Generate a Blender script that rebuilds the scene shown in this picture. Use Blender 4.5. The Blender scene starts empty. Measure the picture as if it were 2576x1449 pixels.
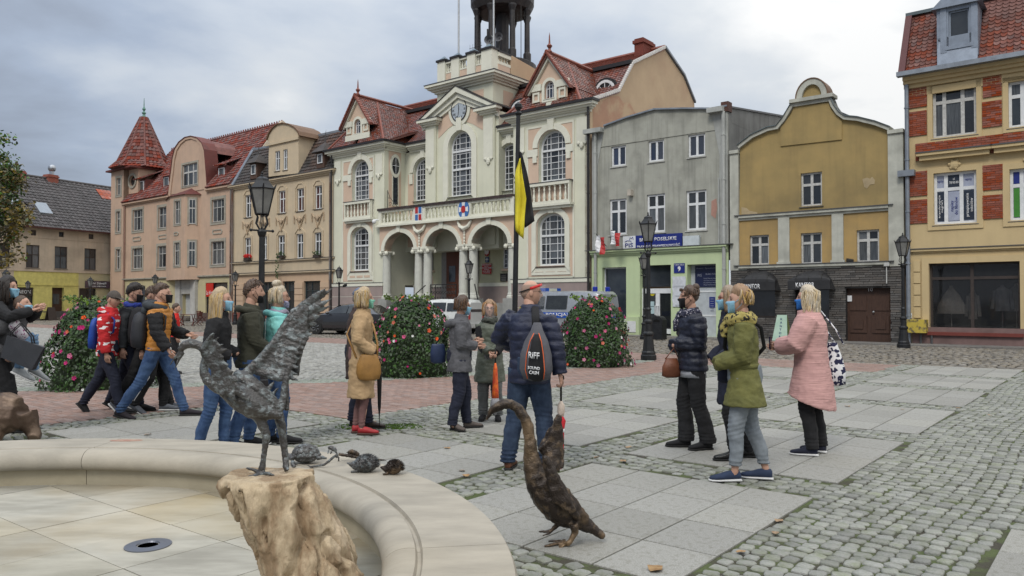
import bpy, bmesh, math, random
import numpy as np
from mathutils import Vector, Matrix, noise as mnoise
from mathutils.geometry import tessellate_polygon
rnd = random.Random(7)
R = math.radians
SC = bpy.context.scene
COL = SC.collection
# ---------------------------------------------------------------- camera
F, YH, CAMH = 1935.0, 760.0, 1.52          # focal length and horizon row in a 2576 px wide picture
PIT = math.atan((YH - 724.5) / F)
cam = bpy.data.objects.new('camera', bpy.data.cameras.new('camera'))
COL.objects.link(cam)
cam.location = (0, 0, CAMH)
cam.rotation_euler = (R(90) + PIT, 0, 0)
cam.data.sensor_width = 36
cam.data.lens = 36 * F / 2576
cam.data.clip_end = 3000
cam.data.clip_start = 0.05
SC.camera = cam
# ---------------------------------------------------------------- sky and sun
SUN_EL, SUN_AZ = 48, 205
w = bpy.data.worlds.new('World'); SC.world = w; w.use_nodes = True
nt = w.node_tree; nt.nodes.clear()
def N(t, **k):
    n = nt.nodes.new(t)
    for a, b in k.items(): setattr(n, a, b)
    return n
def LK(a, b): nt.links.new(a, b)
out = N('ShaderNodeOutputWorld'); bg = N('ShaderNodeBackground'); LK(bg.outputs[0], out.inputs[0])
bg.inputs[1].default_value = 0.1
sky = N('ShaderNodeTexSky'); sky.sky_type = 'NISHITA'; sky.sun_disc = False
sky.sun_elevation = R(SUN_EL); sky.sun_rotation = R(SUN_AZ)
tc = N('ShaderNodeTexCoord'); sx = N('ShaderNodeSeparateXYZ'); LK(tc.outputs['Generated'], sx.inputs[0])
def MA(op, a, b=None, c=None, clamp=False):
    n = N('ShaderNodeMath', operation=op); n.use_clamp = clamp
    for i, v in enumerate((a, b, c)):
        if v is None: continue
        if isinstance(v, (int, float)): n.inputs[i].default_value = v
        else: LK(v, n.inputs[i])
    return n.outputs[0]
zc = MA('MAXIMUM', sx.outputs[2], 0.0)
den = MA('ADD', zc, 0.22)
cb = N('ShaderNodeCombineXYZ'); LK(MA('DIVIDE', sx.outputs[0], den), cb.inputs[0]); LK(MA('DIVIDE', sx.outputs[1], den), cb.inputs[1])
LK(MA('MULTIPLY', zc, 1.5), cb.inputs[2])
n1 = N('ShaderNodeTexNoise'); LK(cb.outputs[0], n1.inputs['Vector']); n1.inputs['Scale'].default_value = 1.35; n1.inputs['Detail'].default_value = 9; n1.inputs['Roughness'].default_value = 0.52; n1.inputs['Distortion'].default_value = 0.15
n2 = N('ShaderNodeTexNoise'); LK(cb.outputs[0], n2.inputs['Vector']); n2.inputs['Scale'].default_value = 0.42; n2.inputs['Detail'].default_value = 3
az = MA('MULTIPLY', sx.outputs[0], 0.40)
low = MA('MULTIPLY', MA('SUBTRACT', MA('ABSOLUTE', MA('SUBTRACT', zc, 0.10)), 0.10), 0.25)
val = MA('ADD', MA('ADD', MA('MULTIPLY', n1.outputs[0], 1.1), MA('MULTIPLY', n2.outputs[0], 0.45)), MA('ADD', MA('ADD', az, low), -0.28), None, True)
cr = N('ShaderNodeValToRGB'); LK(val, cr.inputs[0])
E = cr.color_ramp.elements
E[0].position = 0.20; E[0].color = (2.5, 2.85, 3.5, 1)
E[1].position = 0.80; E[1].color = (8.2, 8.2, 8.1, 1)
for p, c in ((0.38, (3.5, 4.1, 5.1, 1)), (0.52, (4.9, 5.4, 6.1, 1)), (0.66, (6.1, 6.4, 6.7, 1))):
    e = E.new(p); e.color = c
gain = MA('ADD', MA('MULTIPLY', MA('MULTIPLY', zc, zc), 1.7), 0.95)
mulc = N('ShaderNodeMix', data_type='RGBA', blend_type='MULTIPLY'); mulc.inputs[0].default_value = 1
LK(cr.outputs[0], mulc.inputs[6]); gc = N('ShaderNodeCombineColor'); [LK(gain, gc.inputs[i]) for i in range(3)]; LK(gc.outputs[0], mulc.inputs[7])
mixs = N('ShaderNodeMix', data_type='RGBA'); mixs.inputs[0].default_value = 0.93
LK(sky.outputs[0], mixs.inputs[6]); LK(mulc.outputs[2], mixs.inputs[7]); LK(mixs.outputs[2], bg.inputs[0])
sl = bpy.data.lights.new('sun', 'SUN'); sl.energy = 1.5; sl.angle = R(18); sl.color = (1, 0.95, 0.86)
so = bpy.data.objects.new('sun', sl); COL.objects.link(so)
_a = R(SUN_AZ)
so.rotation_euler = Vector((math.sin(_a) * math.cos(R(SUN_EL)), math.cos(_a) * math.cos(R(SUN_EL)), math.sin(R(SUN_EL)))).to_track_quat('Z', 'Y').to_euler()
SC.view_settings.view_transform = 'Standard'; SC.view_settings.look = 'None'
SC.view_settings.exposure = 0.2; SC.view_settings.gamma = 1; SC.view_settings.use_curve_mapping = False
SC.cycles.max_bounces = 5; SC.cycles.diffuse_bounces = 2; SC.cycles.glossy_bounces = 2; SC.cycles.transparent_max_bounces = 6
# ---------------------------------------------------------------- places: rays through picture points measured on the photograph
TH = R(39); CT, ST = math.cos(TH), math.sin(TH)          # the square's own axes: u along the house fronts, v towards them
def ray(x, y):
    dx = (x - 1288) / F; dz = (724.5 - y) / F
    return (dx, math.cos(PIT) - dz * math.sin(PIT), math.sin(PIT) + dz * math.cos(PIT))
def G(x, y, z=0):
    d = ray(x, y); t = (z - CAMH) / d[2]; return (d[0] * t, d[1] * t, z)
def P(x, y, Y):
    d = ray(x, y); t = Y / d[1]; return (d[0] * t, Y, CAMH + d[2] * t)
V0 = 31.06
def FU(x, y, v=V0):
    d = ray(x, y); t = v / (d[0] * ST + d[1] * CT); return (d[0] * t * CT - d[1] * t * ST, CAMH + d[2] * t)
def toXY(u, v): return (u * CT + v * ST, -u * ST + v * CT)
def toUV(x, y): return (x * CT - y * ST, x * ST + y * CT)
def Zm(ox, oy, s): return lambda x, y: ((ox + x / s) / 1.5652, (oy + y / s) / 1.5652)
# ---------------------------------------------------------------- materials
MATS = {}
def mat(name, c, rough=0.8, c2=None, ns=6, det=4, bump=0.0, bs=60, rand=0.0, isl=False, metal=0, streak=0.0, spec=0.4, dirt=0.12, dc=None, ramp=(0.35, 0.65), stretch=(1, 1, 1), coat=0, alpha=1):
    if name in MATS: return MATS[name]
    m = bpy.data.materials.new(name); m.use_nodes = True; t = m.node_tree; b = t.nodes['Principled BSDF']
    def n_(ty, **k):
        q = t.nodes.new(ty)
        for a, v in k.items(): setattr(q, a, v)
        return q
    l = t.links.new
    b.inputs['Roughness'].default_value = rough; b.inputs['Metallic'].default_value = metal
    b.inputs['Specular IOR Level'].default_value = spec; b.inputs['Coat Weight'].default_value = coat
    if alpha < 1: b.inputs['Alpha'].default_value = alpha
    tcn = n_('ShaderNodeTexCoord'); mp = n_('ShaderNodeMapping'); l(tcn.outputs['Object'], mp.inputs[0]); mp.inputs['Scale'].default_value = stretch
    nz = n_('ShaderNodeTexNoise'); l(mp.outputs[0], nz.inputs['Vector']); nz.inputs['Scale'].default_value = ns; nz.inputs['Detail'].default_value = det; nz.inputs['Roughness'].default_value = .6
    rp = n_('ShaderNodeMapRange'); l(nz.outputs[0], rp.inputs[0]); rp.inputs[1].default_value = ramp[0]; rp.inputs[2].default_value = ramp[1]
    mx = n_('ShaderNodeMix', data_type='RGBA'); l(rp.outputs[0], mx.inputs[0])
    c2 = c2 or tuple(v * 0.86 for v in c)
    mx.inputs[6].default_value = (*c, 1); mx.inputs[7].default_value = (*c2, 1)
    cur = mx.outputs[2]
    if dirt:
        nd = n_('ShaderNodeTexNoise'); l(tcn.outputs['Object'], nd.inputs['Vector']); nd.inputs['Scale'].default_value = ns * .17 + .25; nd.inputs['Detail'].default_value = 6
        rd = n_('ShaderNodeMapRange'); l(nd.outputs[0], rd.inputs[0]); rd.inputs[1].default_value = .5; rd.inputs[2].default_value = .75; rd.inputs[4].default_value = dirt * 2.2
        md = n_('ShaderNodeMix', data_type='RGBA'); l(rd.outputs[0], md.inputs[0]); l(cur, md.inputs[6]); md.inputs[7].default_value = (*(dc or tuple(v * .45 for v in c)), 1); cur = md.outputs[2]
    if streak:
        ms = n_('ShaderNodeMapping'); l(tcn.outputs['Object'], ms.inputs[0]); ms.inputs['Scale'].default_value = (3.2, 3.2, .22)
        n3 = n_('ShaderNodeTexNoise'); l(ms.outputs[0], n3.inputs['Vector']); n3.inputs['Scale'].default_value = 1.6; n3.inputs['Detail'].default_value = 7
        r3 = n_('ShaderNodeMapRange'); l(n3.outputs[0], r3.inputs[0]); r3.inputs[1].default_value = .5; r3.inputs[2].default_value = .78; r3.inputs[4].default_value = streak
        m3 = n_('ShaderNodeMix', data_type='RGBA'); l(r3.outputs[0], m3.inputs[0]); l(cur, m3.inputs[6]); m3.inputs[7].default_value = (*(dc or tuple(v * .4 for v in c)), 1); cur = m3.outputs[2]
    if rand:
        if isl: g = n_('ShaderNodeNewGeometry'); ro = g.outputs['Random Per Island']
        else: g = n_('ShaderNodeObjectInfo'); ro = g.outputs['Random']
        rr = n_('ShaderNodeMapRange'); l(ro, rr.inputs[0]); rr.inputs[3].default_value = 1 - rand; rr.inputs[4].default_value = 1 + rand
        hs = n_('ShaderNodeHueSaturation'); l(rr.outputs[0], hs.inputs['Value']); l(cur, hs.inputs['Color'])
        fr = n_('ShaderNodeMath', operation='FRACT'); mu = n_('ShaderNodeMath', operation='MULTIPLY'); l(ro, mu.inputs[0]); mu.inputs[1].default_value = 7.31; l(mu.outputs[0], fr.inputs[0])
        r4 = n_('ShaderNodeMapRange'); l(fr.outputs[0], r4.inputs[0]); r4.inputs[3].default_value = 1 - rand * 1.2; r4.inputs[4].default_value = 1 + rand * 1.2; l(r4.outputs[0], hs.inputs['Saturation'])
        cur = hs.outputs[0]
    l(cur, b.inputs['Base Color'])
    if bump:
        nb = n_('ShaderNodeTexNoise'); l(mp.outputs[0], nb.inputs['Vector']); nb.inputs['Scale'].default_value = bs; nb.inputs['Detail'].default_value = 5
        bp = n_('ShaderNodeBump'); l(nb.outputs[0], bp.inputs['Height']); bp.inputs['Strength'].default_value = min(1, bump); bp.inputs['Distance'].default_value = .02
        l(bp.outputs[0], b.inputs['Normal'])
    MATS[name] = m; return m
# ---------------------------------------------------------------- objects
ORG = {}
def meta(o, label=None, cat=None, group=None, kind=None):
    if label: o['label'] = label
    if cat: o['category'] = cat
    if group: o['group'] = group
    if kind: o['kind'] = kind
    return o
def thing(name, label, cat, loc=(0, 0, 0), rz=0.0, group=None, org=None):
    o = bpy.data.objects.new(name, None); COL.objects.link(o); o.empty_display_size = .3
    o.location = loc; o.rotation_euler = (0, 0, rz); meta(o, label, cat, group); ORG[o.name] = org or (0, 0, 0); return o
def tthing(name, label, cat, u, v, z=0, group=None):      # a thing in the square's axes
    x, y = toXY(u, v); return thing(name, label, cat, (x, y, z), -TH, group, (u, v, z))
def linkmesh(name, me, parent=None, loc=(0, 0, 0), kind=None, label=None):
    o = bpy.data.objects.new(name, me); COL.objects.link(o)
    if parent is not None: o.parent = parent; ORG[o.name] = ORG.get(parent.name, (0, 0, 0))
    o.location = loc
    if kind: o['kind'] = kind
    if label: o['label'] = label
    return o
class MB:
    def __init__(s): s.v = []; s.f = []; s.m = []; s.mi = 0
    def add(s, vs, fs):
        b = len(s.v); s.v += [tuple(q) for q in vs]; s.f += [tuple(b + i for i in f) for f in fs]; s.m += [s.mi] * len(fs); return s
    def box(s, a, b):      # two corners
        x0, y0, z0 = (min(a[i], b[i]) for i in range(3)); x1, y1, z1 = (max(a[i], b[i]) for i in range(3))
        return s.add([(x0, y0, z0), (x1, y0, z0), (x1, y1, z0), (x0, y1, z0), (x0, y0, z1), (x1, y0, z1), (x1, y1, z1), (x0, y1, z1)],
                     [(0, 3, 2, 1), (4, 5, 6, 7), (0, 1, 5, 4), (1, 2, 6, 5), (2, 3, 7, 6), (3, 0, 4, 7)])
    def hexa(s, q): return s.add(q, [(0, 3, 2, 1), (4, 5, 6, 7), (0, 1, 5, 4), (1, 2, 6, 5), (2, 3, 7, 6), (3, 0, 4, 7)])
    def prism(s, poly, a, b, ax='y'):      # polygon (p,q) extruded from a to b
        n = len(poly)
        f = {'y': lambda p, q, t: (p, t, q), 'z': lambda p, q, t: (p, q, t), 'x': lambda p, q, t: (t, p, q)}[ax]
        vs = [f(p, q, a) for p, q in poly] + [f(p, q, b) for p, q in poly]
        fs = []
        for tri in tessellate_polygon([[Vector((p, q, 0)) for p, q in poly]]): fs.append(tri); fs.append(tuple(i + n for i in reversed(tri)))
        for i in range(n): j = (i + 1) % n; fs.append((i, j, j + n, i + n))
        return s.add(vs, fs)
    def sheet(s, outer, holes, y, depth=0, th=0):      # a wall face with openings, its reveals and its edges
        polys = [outer] + list(holes); flat = [p for q in polys for p in q]
        s.add([(p, y, q) for p, q in flat], [t for t in tessellate_polygon([[Vector((p, q, 0)) for p, q in poly] for poly in polys])])
        if depth:
            for h in holes:
                n = len(h); s.add([(p, y, q) for p, q in h] + [(p, y + depth, q) for p, q in h], [(i, (i + 1) % n, (i + 1) % n + n, i + n) for i in range(n)])
        if th:
            n = len(outer); s.add([(p, y, q) for p, q in outer] + [(p, y + th, q) for p, q in outer], [(i, (i + 1) % n, (i + 1) % n + n, i + n) for i in range(n)])
        return s
    def ring(s, o, i, y0, y1):      # a band between two matching outlines
        n = len(o); vs = [(p, y0, q) for p, q in o] + [(p, y0, q) for p, q in i] + [(p, y1, q) for p, q in o] + [(p, y1, q) for p, q in i]; fs = []
        for k in range(n):
            j = (k + 1) % n; fs += [(k, j, n + j, n + k), (k, 2 * n + k, 2 * n + j, j), (n + k, n + j, 3 * n + j, 3 * n + k), (2 * n + k, 3 * n + k, 3 * n + j, 2 * n + j)]
        return s.add(vs, fs)
    def band(s, o, i, y0, y1):      # open band (first and last point not joined)
        n = len(o)
        for k in range(n - 1):
            a, b, c, d = o[k], o[k + 1], i[k + 1], i[k]
            s.hexa([(a[0], y0, a[1]), (b[0], y0, b[1]), (c[0], y0, c[1]), (d[0], y0, d[1]), (a[0], y1, a[1]), (b[0], y1, b[1]), (c[0], y1, c[1]), (d[0], y1, d[1])])
        return s
    def tube(s, pts, rad, n=8, cap=True, flat=1.0):
        pts = [Vector(p) for p in pts]; k = len(pts)
        if isinstance(rad, (int, float)): rad = [rad] * k
        up = None; rings = []
        for i, p in enumerate(pts):
            t = (pts[min(i + 1, k - 1)] - pts[max(i - 1, 0)]).normalized()
            if up is None: up = Vector((0, 0, 1)) if abs(t.z) < .9 else Vector((1, 0, 0))
            a = t.cross(up)
            if a.length < 1e-6: a = t.orthogonal()
            a.normalize(); b = a.cross(t).normalized(); up = b
            r = rad[i]; ra, rb = (r if isinstance(r, (tuple, list)) else (r, r * flat))
            rings.append([p + a * (ra * math.cos(2 * math.pi * j / n)) + b * (rb * math.sin(2 * math.pi * j / n)) for j in range(n)])
        return s.loft(rings, cap)
    def loft(s, rings, cap=True):
        n = len(rings[0]); vs = [v for r in rings for v in r]; fs = []
        for i in range(len(rings) - 1):
            for j in range(n): k = (j + 1) % n; fs.append((i * n + j, i * n + k, (i + 1) * n + k, (i + 1) * n + j))
        if cap: fs.append(tuple(reversed(range(n)))); fs.append(tuple((len(rings) - 1) * n + j for j in range(n)))
        return s.add(vs, fs)
    def lathe(s, prof, c=(0, 0, 0), n=12, sx=1, sy=1, rot=0):
        return s.loft([[(c[0] + r * sx * math.cos(rot + 2 * math.pi * j / n), c[1] + r * sy * math.sin(rot + 2 * math.pi * j / n), c[2] + z) for j in range(n)] for r, z in prof])
    def ball(s, c, r, n=10, m=7):
        r = (r, r, r) if isinstance(r, (int, float)) else r
        return s.loft([[(c[0] + r[0] * math.sin(t) * math.cos(2 * math.pi * j / n), c[1] + r[1] * math.sin(t) * math.sin(2 * math.pi * j / n), c[2] - r[2] * math.cos(t)) for j in range(n)] for t in [max(.06, min(math.pi - .06, math.pi * i / m)) for i in range(m + 1)]])
    def build(s, name, mats, parent=None, smooth=False, kind=None, label=None, org=None):
        o = org if org is not None else (ORG.get(parent.name, (0, 0, 0)) if parent is not None else (0, 0, 0))
        me = bpy.data.meshes.new(name)
        me.from_pydata([(a - o[0], b - o[1], c - o[2]) for a, b, c in s.v], [], s.f)
        for m in (mats if isinstance(mats, (list, tuple)) else [mats]): me.materials.append(m)
        if any(s.m): me.polygons.foreach_set('material_index', s.m)
        if smooth: me.polygons.foreach_set('use_smooth', [True] * len(s.f))
        me.update()
        bm = bmesh.new(); bm.from_mesh(me); bmesh.ops.recalc_face_normals(bm, faces=bm.faces); bm.to_mesh(me); bm.free()
        return linkmesh(name, me, parent, kind=kind, label=label)
def npmesh(name, verts, quads, mats, smooth=False):
    me = bpy.data.meshes.new(name); k = quads.shape[1]
    me.vertices.add(len(verts)); me.vertices.foreach_set('co', np.asarray(verts, np.float32).ravel())
    me.loops.add(quads.size); me.loops.foreach_set('vertex_index', quads.astype(np.int32).ravel())
    me.polygons.add(len(quads)); me.polygons.foreach_set('loop_start', np.arange(0, quads.size, k, dtype=np.int32)); me.polygons.foreach_set('loop_total', np.full(len(quads), k, np.int32))
    for m in (mats if isinstance(mats, (list, tuple)) else [mats]): me.materials.append(m)
    if smooth: me.polygons.foreach_set('use_smooth', np.ones(len(quads), bool))
    me.update(calc_edges=True); me.validate(); return me
FONT = None
def text(parent, s, c, h, m, width=None, rz=0.0, vert=False, name='lettering', ext=.006, spacing=1, bold=0.0, shear=0.0, axis='town'):
    """lettering centred at c (u,v,z); reads along +u, faces -v"""
    cu = bpy.data.curves.new(name, 'FONT'); cu.body = s; cu.size = 1; cu.extrude = 0; cu.align_x = 'CENTER'; cu.align_y = 'CENTER'; cu.space_character = spacing; cu.offset = bold; cu.shear = shear; cu.resolution_u = 2
    ob = bpy.data.objects.new(name, cu); COL.objects.link(ob)
    me = bpy.data.meshes.new_from_object(ob.evaluated_get(bpy.context.evaluated_depsgraph_get()))
    bpy.data.objects.remove(ob); bpy.data.curves.remove(cu)
    co = np.array([v.co[:] for v in me.vertices]).reshape(-1, 3)
    if not len(co): return None
    co[:, :2] -= (co[:, :2].max(0) + co[:, :2].min(0)) / 2
    ext2 = co[:, :2].max(0) - co[:, :2].min(0)
    k = h / max(ext2[1], 1e-6); kx = (width / ext2[0]) if width else k
    X = co[:, 0] * kx; Z = co[:, 1] * k
    if vert: X, Z = -Z, X
    org = ORG.get(parent.name, (0, 0, 0)) if parent is not None else (0, 0, 0)
    ca, sa = math.cos(rz), math.sin(rz)
    for v, a, b in zip(me.vertices, X, Z):
        v.co = (c[0] + a * ca - org[0], c[1] + a * sa - org[1], c[2] + b - org[2])
    me.materials.clear(); me.materials.append(m)
    bm = bmesh.new(); bm.from_mesh(me); r = bmesh.ops.extrude_face_region(bm, geom=bm.faces[:]); nv = [g for g in r['geom'] if isinstance(g, bmesh.types.BMVert)]
    bmesh.ops.translate(bm, verts=nv, vec=(sa * ext, -ca * ext, 0)); bmesh.ops.recalc_face_normals(bm, faces=bm.faces); bm.to_mesh(me); bm.free()
    me.name = name
    return linkmesh(name, me, parent)
# ================================================================ GROUND
m_slab = mat('granite slab', (.32, .315, .292), .75, (.19, .188, .172), ns=70, det=3, bump=.15, bs=120, rand=.12, dirt=.45, dc=(.17, .165, .14), ramp=(.36, .64))
m_slab2 = mat('granite slab field', (.33, .34, .325), .75, (.245, .25, .24), ns=95, det=3, bump=.15, bs=120, rand=.07, isl=True, dirt=.12, ramp=(.3, .7))
m_cob = mat('mossy cobble', (.25, .248, .23), .8, (.2, .21, .18), ns=38, bump=.5, bs=70, rand=.22, dirt=.25, dc=(.12, .14, .06))
m_cobi = mat('mossy cobble field', (.25, .248, .23), .8, (.2, .21, .18), ns=38, bump=.5, bs=70, rand=.22, isl=True, dirt=.25, dc=(.12, .14, .06))
m_light = mat('light street cobble', (.30, .295, .275), .7, (.24, .24, .22), ns=22, bump=.3, bs=40, rand=.2, isl=True, dirt=.15)
m_dark = mat('brown street cobble', (.21, .19, .165), .75, (.14, .125, .1), ns=12, bump=.3, bs=40, rand=.28, isl=True, dirt=.2)
m_kerbc = mat('kerb strip cobble', (.27, .29, .26), .8, (.2, .22, .18), ns=22, bump=.3, rand=.12, isl=True)
m_brick = mat('red paver', (.26, .175, .145), .85, (.21, .15, .13), ns=30, bump=.3, bs=90, rand=.16, dirt=.15)
m_bricki = mat('red paver field', (.26, .175, .145), .85, (.21, .15, .13), ns=30, bump=.3, bs=90, rand=.16, isl=True, dirt=.15)
m_bed = mat('mossy joint bed', (.075, .095, .035), .95, (.05, .045, .033), ns=5, det=9, bump=.8, bs=60, dirt=.35, dc=(.06, .085, .02), ramp=(.42, .56))
m_bed2 = mat('earth joint bed', (.13, .115, .095), .95, (.09, .08, .065), ns=5, det=6, bump=.5)
# one sheet to the horizon, then the paving laid on it
gm = MB()
gs = [-900, -80, -20, 0, 20, 80, 900]; gy = [-60, -3, 3, 12, 30, 90, 1500]
gm.v = [(x, y, -.042) for y in gy for x in gs]; gm.f = [(j * 7 + i, j * 7 + i + 1, j * 7 + i + 8, j * 7 + i + 7) for j in range(6) for i in range(6)]; gm.m = [0] * 36
ground = gm.build('ground', m_bed2, kind='structure')
pav = bpy.data.objects.new('pavement', None); COL.objects.link(pav); pav['kind'] = 'structure'; ORG['pavement'] = (0, 0, 0)
bm_ = MB(); bm_.v = [(*toXY(u, v), -.03) for u, v in ((-13, -2), (13, -2), (13, 20.8), (-13, 20.8))]; bm_.v = [(a, b, -.013) for a, b, c in bm_.v]; bm_.f = [(0, 1, 2, 3)]; bm_.m = [0]
bm_.build('joint_bed', m_bed, pav)
FC = (-3.12, 2.93); FRO = 3.147
COLS = [(-4.01, -1.96), (-6.69, -4.58), (-9.98, -7.93), (-.67, 1.4), (1.95, 4.0)]
ROWS = [(3.79, 6.15), (6.78, 9.2), (9.87, 12.25), (12.83, 15.07), (15.65, 17.75), (18.3, 20.66), (.8, 3.2), (-2.1, .25)]
def panel_ok(c, r):
    if c == 2: return ROWS[r][0] < 4.5
    if c in (3, 4): return ROWS[r][0] < 4.5
    if c == 1: return r < 5 or r > 5
    return True
PAN = []
for ci in range(5):
    for ri in range(8):
        if panel_ok(ci, ri):
            a, b = ROWS[ri]
            if ci == 2: a, b = a - .2, b - .17
            PAN.append((*COLS[ci], a, b))
LX = [-40, -20, -8.27, -3.18, 0, 3.1, 5, 30]; LY = [4.6, 9.9, 13.16, 14.68, 16.4, 19.2, 21.6, 47]
def limit(x): return np.interp(x, LX, LY)
def in_fount(x, y, mrg=.02): return (x - FC[0]) ** 2 + (y - FC[1]) ** 2 < (FRO - mrg) ** 2
def in_panel(u, v, g=0.0):
    r = np.zeros(u.shape, bool)
    for a, b, c, d in PAN: r |= (u > a - g) & (u < b + g) & (v > c - g) & (v < d + g)
    return r
def brick_zone(u, v):
    x, y = u * CT + v * ST, -u * ST + v * CT
    near = (((v < 6.45) & (u < -10.55)) | ((v >= 6.45) & (v < 18) & (u < -8.03))) & (y < limit(x))
    far = (v >= 18) & (v < 20.45) & (u < -4.45)
    return near | far
def seen(x, y, m=1.0): return (y > 1.0) & (np.abs(x) < .80 * y + m) & (y < 75)
def facing(x, y): return np.abs(x) < .66 * y
# stones: a few worn shapes, shared
def stone(n, sx, sy, h, dome, seed, sq=3.2):
    r = random.Random(seed); rings = []
    ang = [2 * math.pi * (i + r.uniform(-.18, .18)) / n for i in range(n)]
    def outl(k, z, j=0): return [(k * sx * math.copysign(abs(math.cos(a)) ** (2 / sq), math.cos(a)) * w_, k * sy * math.copysign(abs(math.sin(a)) ** (2 / sq), math.sin(a)) * w_, z) for a, w_ in zip(ang, ws)]
    ws = [r.uniform(.88, 1.04) for _ in ang]
    vs = outl(.97, -h) + outl(1, -dome * 1.6) + outl(.86, -dome * .25)
    vs.append((0, 0, r.uniform(-.001, .002)))
    q = []
    for L_ in (0, 1):
        for i in range(n): j = (i + 1) % n; q.append((L_ * n + i, L_ * n + j, (L_ + 1) * n + j, (L_ + 1) * n + i))
    for i in range(0, n, 2): q.append((2 * n + i, 2 * n + (i + 1) % n, 2 * n + (i + 2) % n, 3 * n))
    return np.array(vs), np.array(q)
def scatter(name, us, vs, rot, sc, var, m_ind, m_field, keep=300, nlow=None, z=0.0, zj=.004):
    """the nearest stones in view one by one, the others joined"""
    x = us * CT + vs * ST; y = -us * ST + vs * CT
    d = np.hypot(x, y) + np.where(facing(x, y), 0, 500)
    d = d + np.where((y < 2.6), 300, 0)
    order = np.argsort(d); n = len(order); rg = np.random.RandomState(5)
    zz = z + rg.uniform(-zj, zj, n); tl = rg.uniform(-.03, .03, (n, 2))
    vi = rg.randint(0, len(var), n)
    if keep:
        mes = []
        for V, Q in var:
            me = bpy.data.meshes.new(name); me.from_pydata(V.tolist(), [], Q.tolist()); me.materials.append(m_ind); me.update(); mes.append(me)
        for k in order[:keep]:
            o = bpy.data.objects.new(name, mes[vi[k]]); COL.objects.link(o); o.parent = pav
            o.location = (x[k], y[k], zz[k]); o.rotation_euler = (tl[k, 0], tl[k, 1], rot[k] - TH); o.scale = (sc[k, 0], sc[k, 1], 1)
    rest = order[keep:]; AV = []; AQ = []; base = 0
    for i, (V, Q) in enumerate(var):
        s = rest[vi[rest] == i]
        if not len(s): continue
        c, sn = np.cos(rot[s] - TH)[:, None], np.sin(rot[s] - TH)[:, None]
        vx = V[None, :, 0] * sc[s, 0:1]; vy = V[None, :, 1] * sc[s, 1:2]
        X = vx * c - vy * sn + x[s][:, None]; Y = vx * sn + vy * c + y[s][:, None]; Z = V[None, :, 2] + zz[s][:, None] + V[None, :, 0] * tl[s, 0:1] + V[None, :, 1] * tl[s, 1:2]
        AV.append(np.stack([X, Y, Z], -1).reshape(-1, 3))
        AQ.append((Q[None] + (np.arange(len(s)) * len(V))[:, None, None] + base).reshape(-1, 4)); base += len(s) * len(V)
    if AV: linkmesh(name + '_field', npmesh(name + '_field', np.concatenate(AV), np.concatenate(AQ), m_field), pav, kind='stuff')
rg = np.random.RandomState(11)
def rows_grid(u0, u1, v0, v1, du, dv, wav=0.0, jit=.1, along='u'):
    nv = int((v1 - v0) / dv); U = []; V = []
    for i in range(nv):
        nu = int((u1 - u0) / du); off = rg.uniform(0, du)
        a = u0 + off + np.arange(nu) * du + rg.uniform(-jit, jit, nu) * du
        U.append(a); V.append(np.full(nu, v0 + (i + .5) * dv) + rg.uniform(-jit, jit, nu) * dv * .7 + wav * np.sin(a * 1.1 + i * .05))
    U, V = np.concatenate(U), np.concatenate(V)
    return (U, V) if along == 'u' else (V, U)
# small mossy cobbles between the slab panels, laid in wavy rows
stones = [stone(10, .0535, .0465, .03, .0045, i, 4.6) for i in range(12)]
U, V = rows_grid(-2, 21, -13, 13, .112, .100, wav=.05, along='v')
x, y = U * CT + V * ST, -U * ST + V * CT
k = seen(x, y, 1.6) & ~in_panel(U, V, .045) & ~brick_zone(U, V) & ~in_fount(x, y, .03) & (y < limit(x) - .05) & (V < 20.6)
U, V = U[k], V[k]
sc = np.stack([rg.uniform(.8, 1.12, len(U)), rg.uniform(.8, 1.15, len(U))], 1)
scatter('cobble', U, V, rg.normal(0, .17, len(U)), sc, stones, m_cob, m_cobi, zj=.006)
# kerb strip and light cobbles of the roadway beyond it
big = [stone(6, .085, .072, .03, .016, 40 + i, 3.6) for i in range(8)]
U, V = rows_grid(-60, 2, 2, 18, .175, .148, wav=.04, jit=.12)
x, y = U * CT + V * ST, -U * ST + V * CT
lim = limit(x); k = seen(x, y, 1.5) & (y > lim + .75) & ~brick_zone(U, V) & (V < 18)
sc = np.stack([rg.uniform(.88, 1.1, k.sum()), rg.uniform(.88, 1.1, k.sum())], 1)
scatter('street_cobble', U[k], V[k], rg.normal(0, .08, k.sum()), sc, big, m_light, m_light, keep=0)
U, V = rows_grid(-60, 2, 2, 20, .13, .11, jit=.1); x, y = U * CT + V * ST, -U * ST + V * CT; lim = limit(x)
k = seen(x, y, 1.5) & (y > lim) & (y < lim + .75) & ~brick_zone(U, V) & (V < 18)
sm = [stone(6, .062, .052, .03, .008, 60 + i, 4) for i in range(6)]
scatter('kerb_cobble', U[k], V[k], rg.normal(0, .1, k.sum()), np.ones((k.sum(), 2)), sm, m_kerbc, m_kerbc, keep=0)
# darker cobbles along the house fronts
U, V = rows_grid(-75, 14, 20.5, 29.6, .2, .165, wav=.05, jit=.12); x, y = U * CT + V * ST, -U * ST + V * CT
k = seen(x, y, 2)
scatter('old_cobble', U[k], V[k], rg.normal(0, .1, k.sum()), np.stack([rg.uniform(.95, 1.2, k.sum()), rg.uniform(.95, 1.15, k.sum())], 1), big, m_dark, m_dark, keep=0, zj=.012)
U, V = rows_grid(-4.4, 14, 17.8, 20.5, .2, .165, wav=.05, jit=.12); x, y = U * CT + V * ST, -U * ST + V * CT
k = seen(x, y, 2) & ((V > 20.7) | (U > -1.9)) & ~in_panel(U, V, .05)
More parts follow.
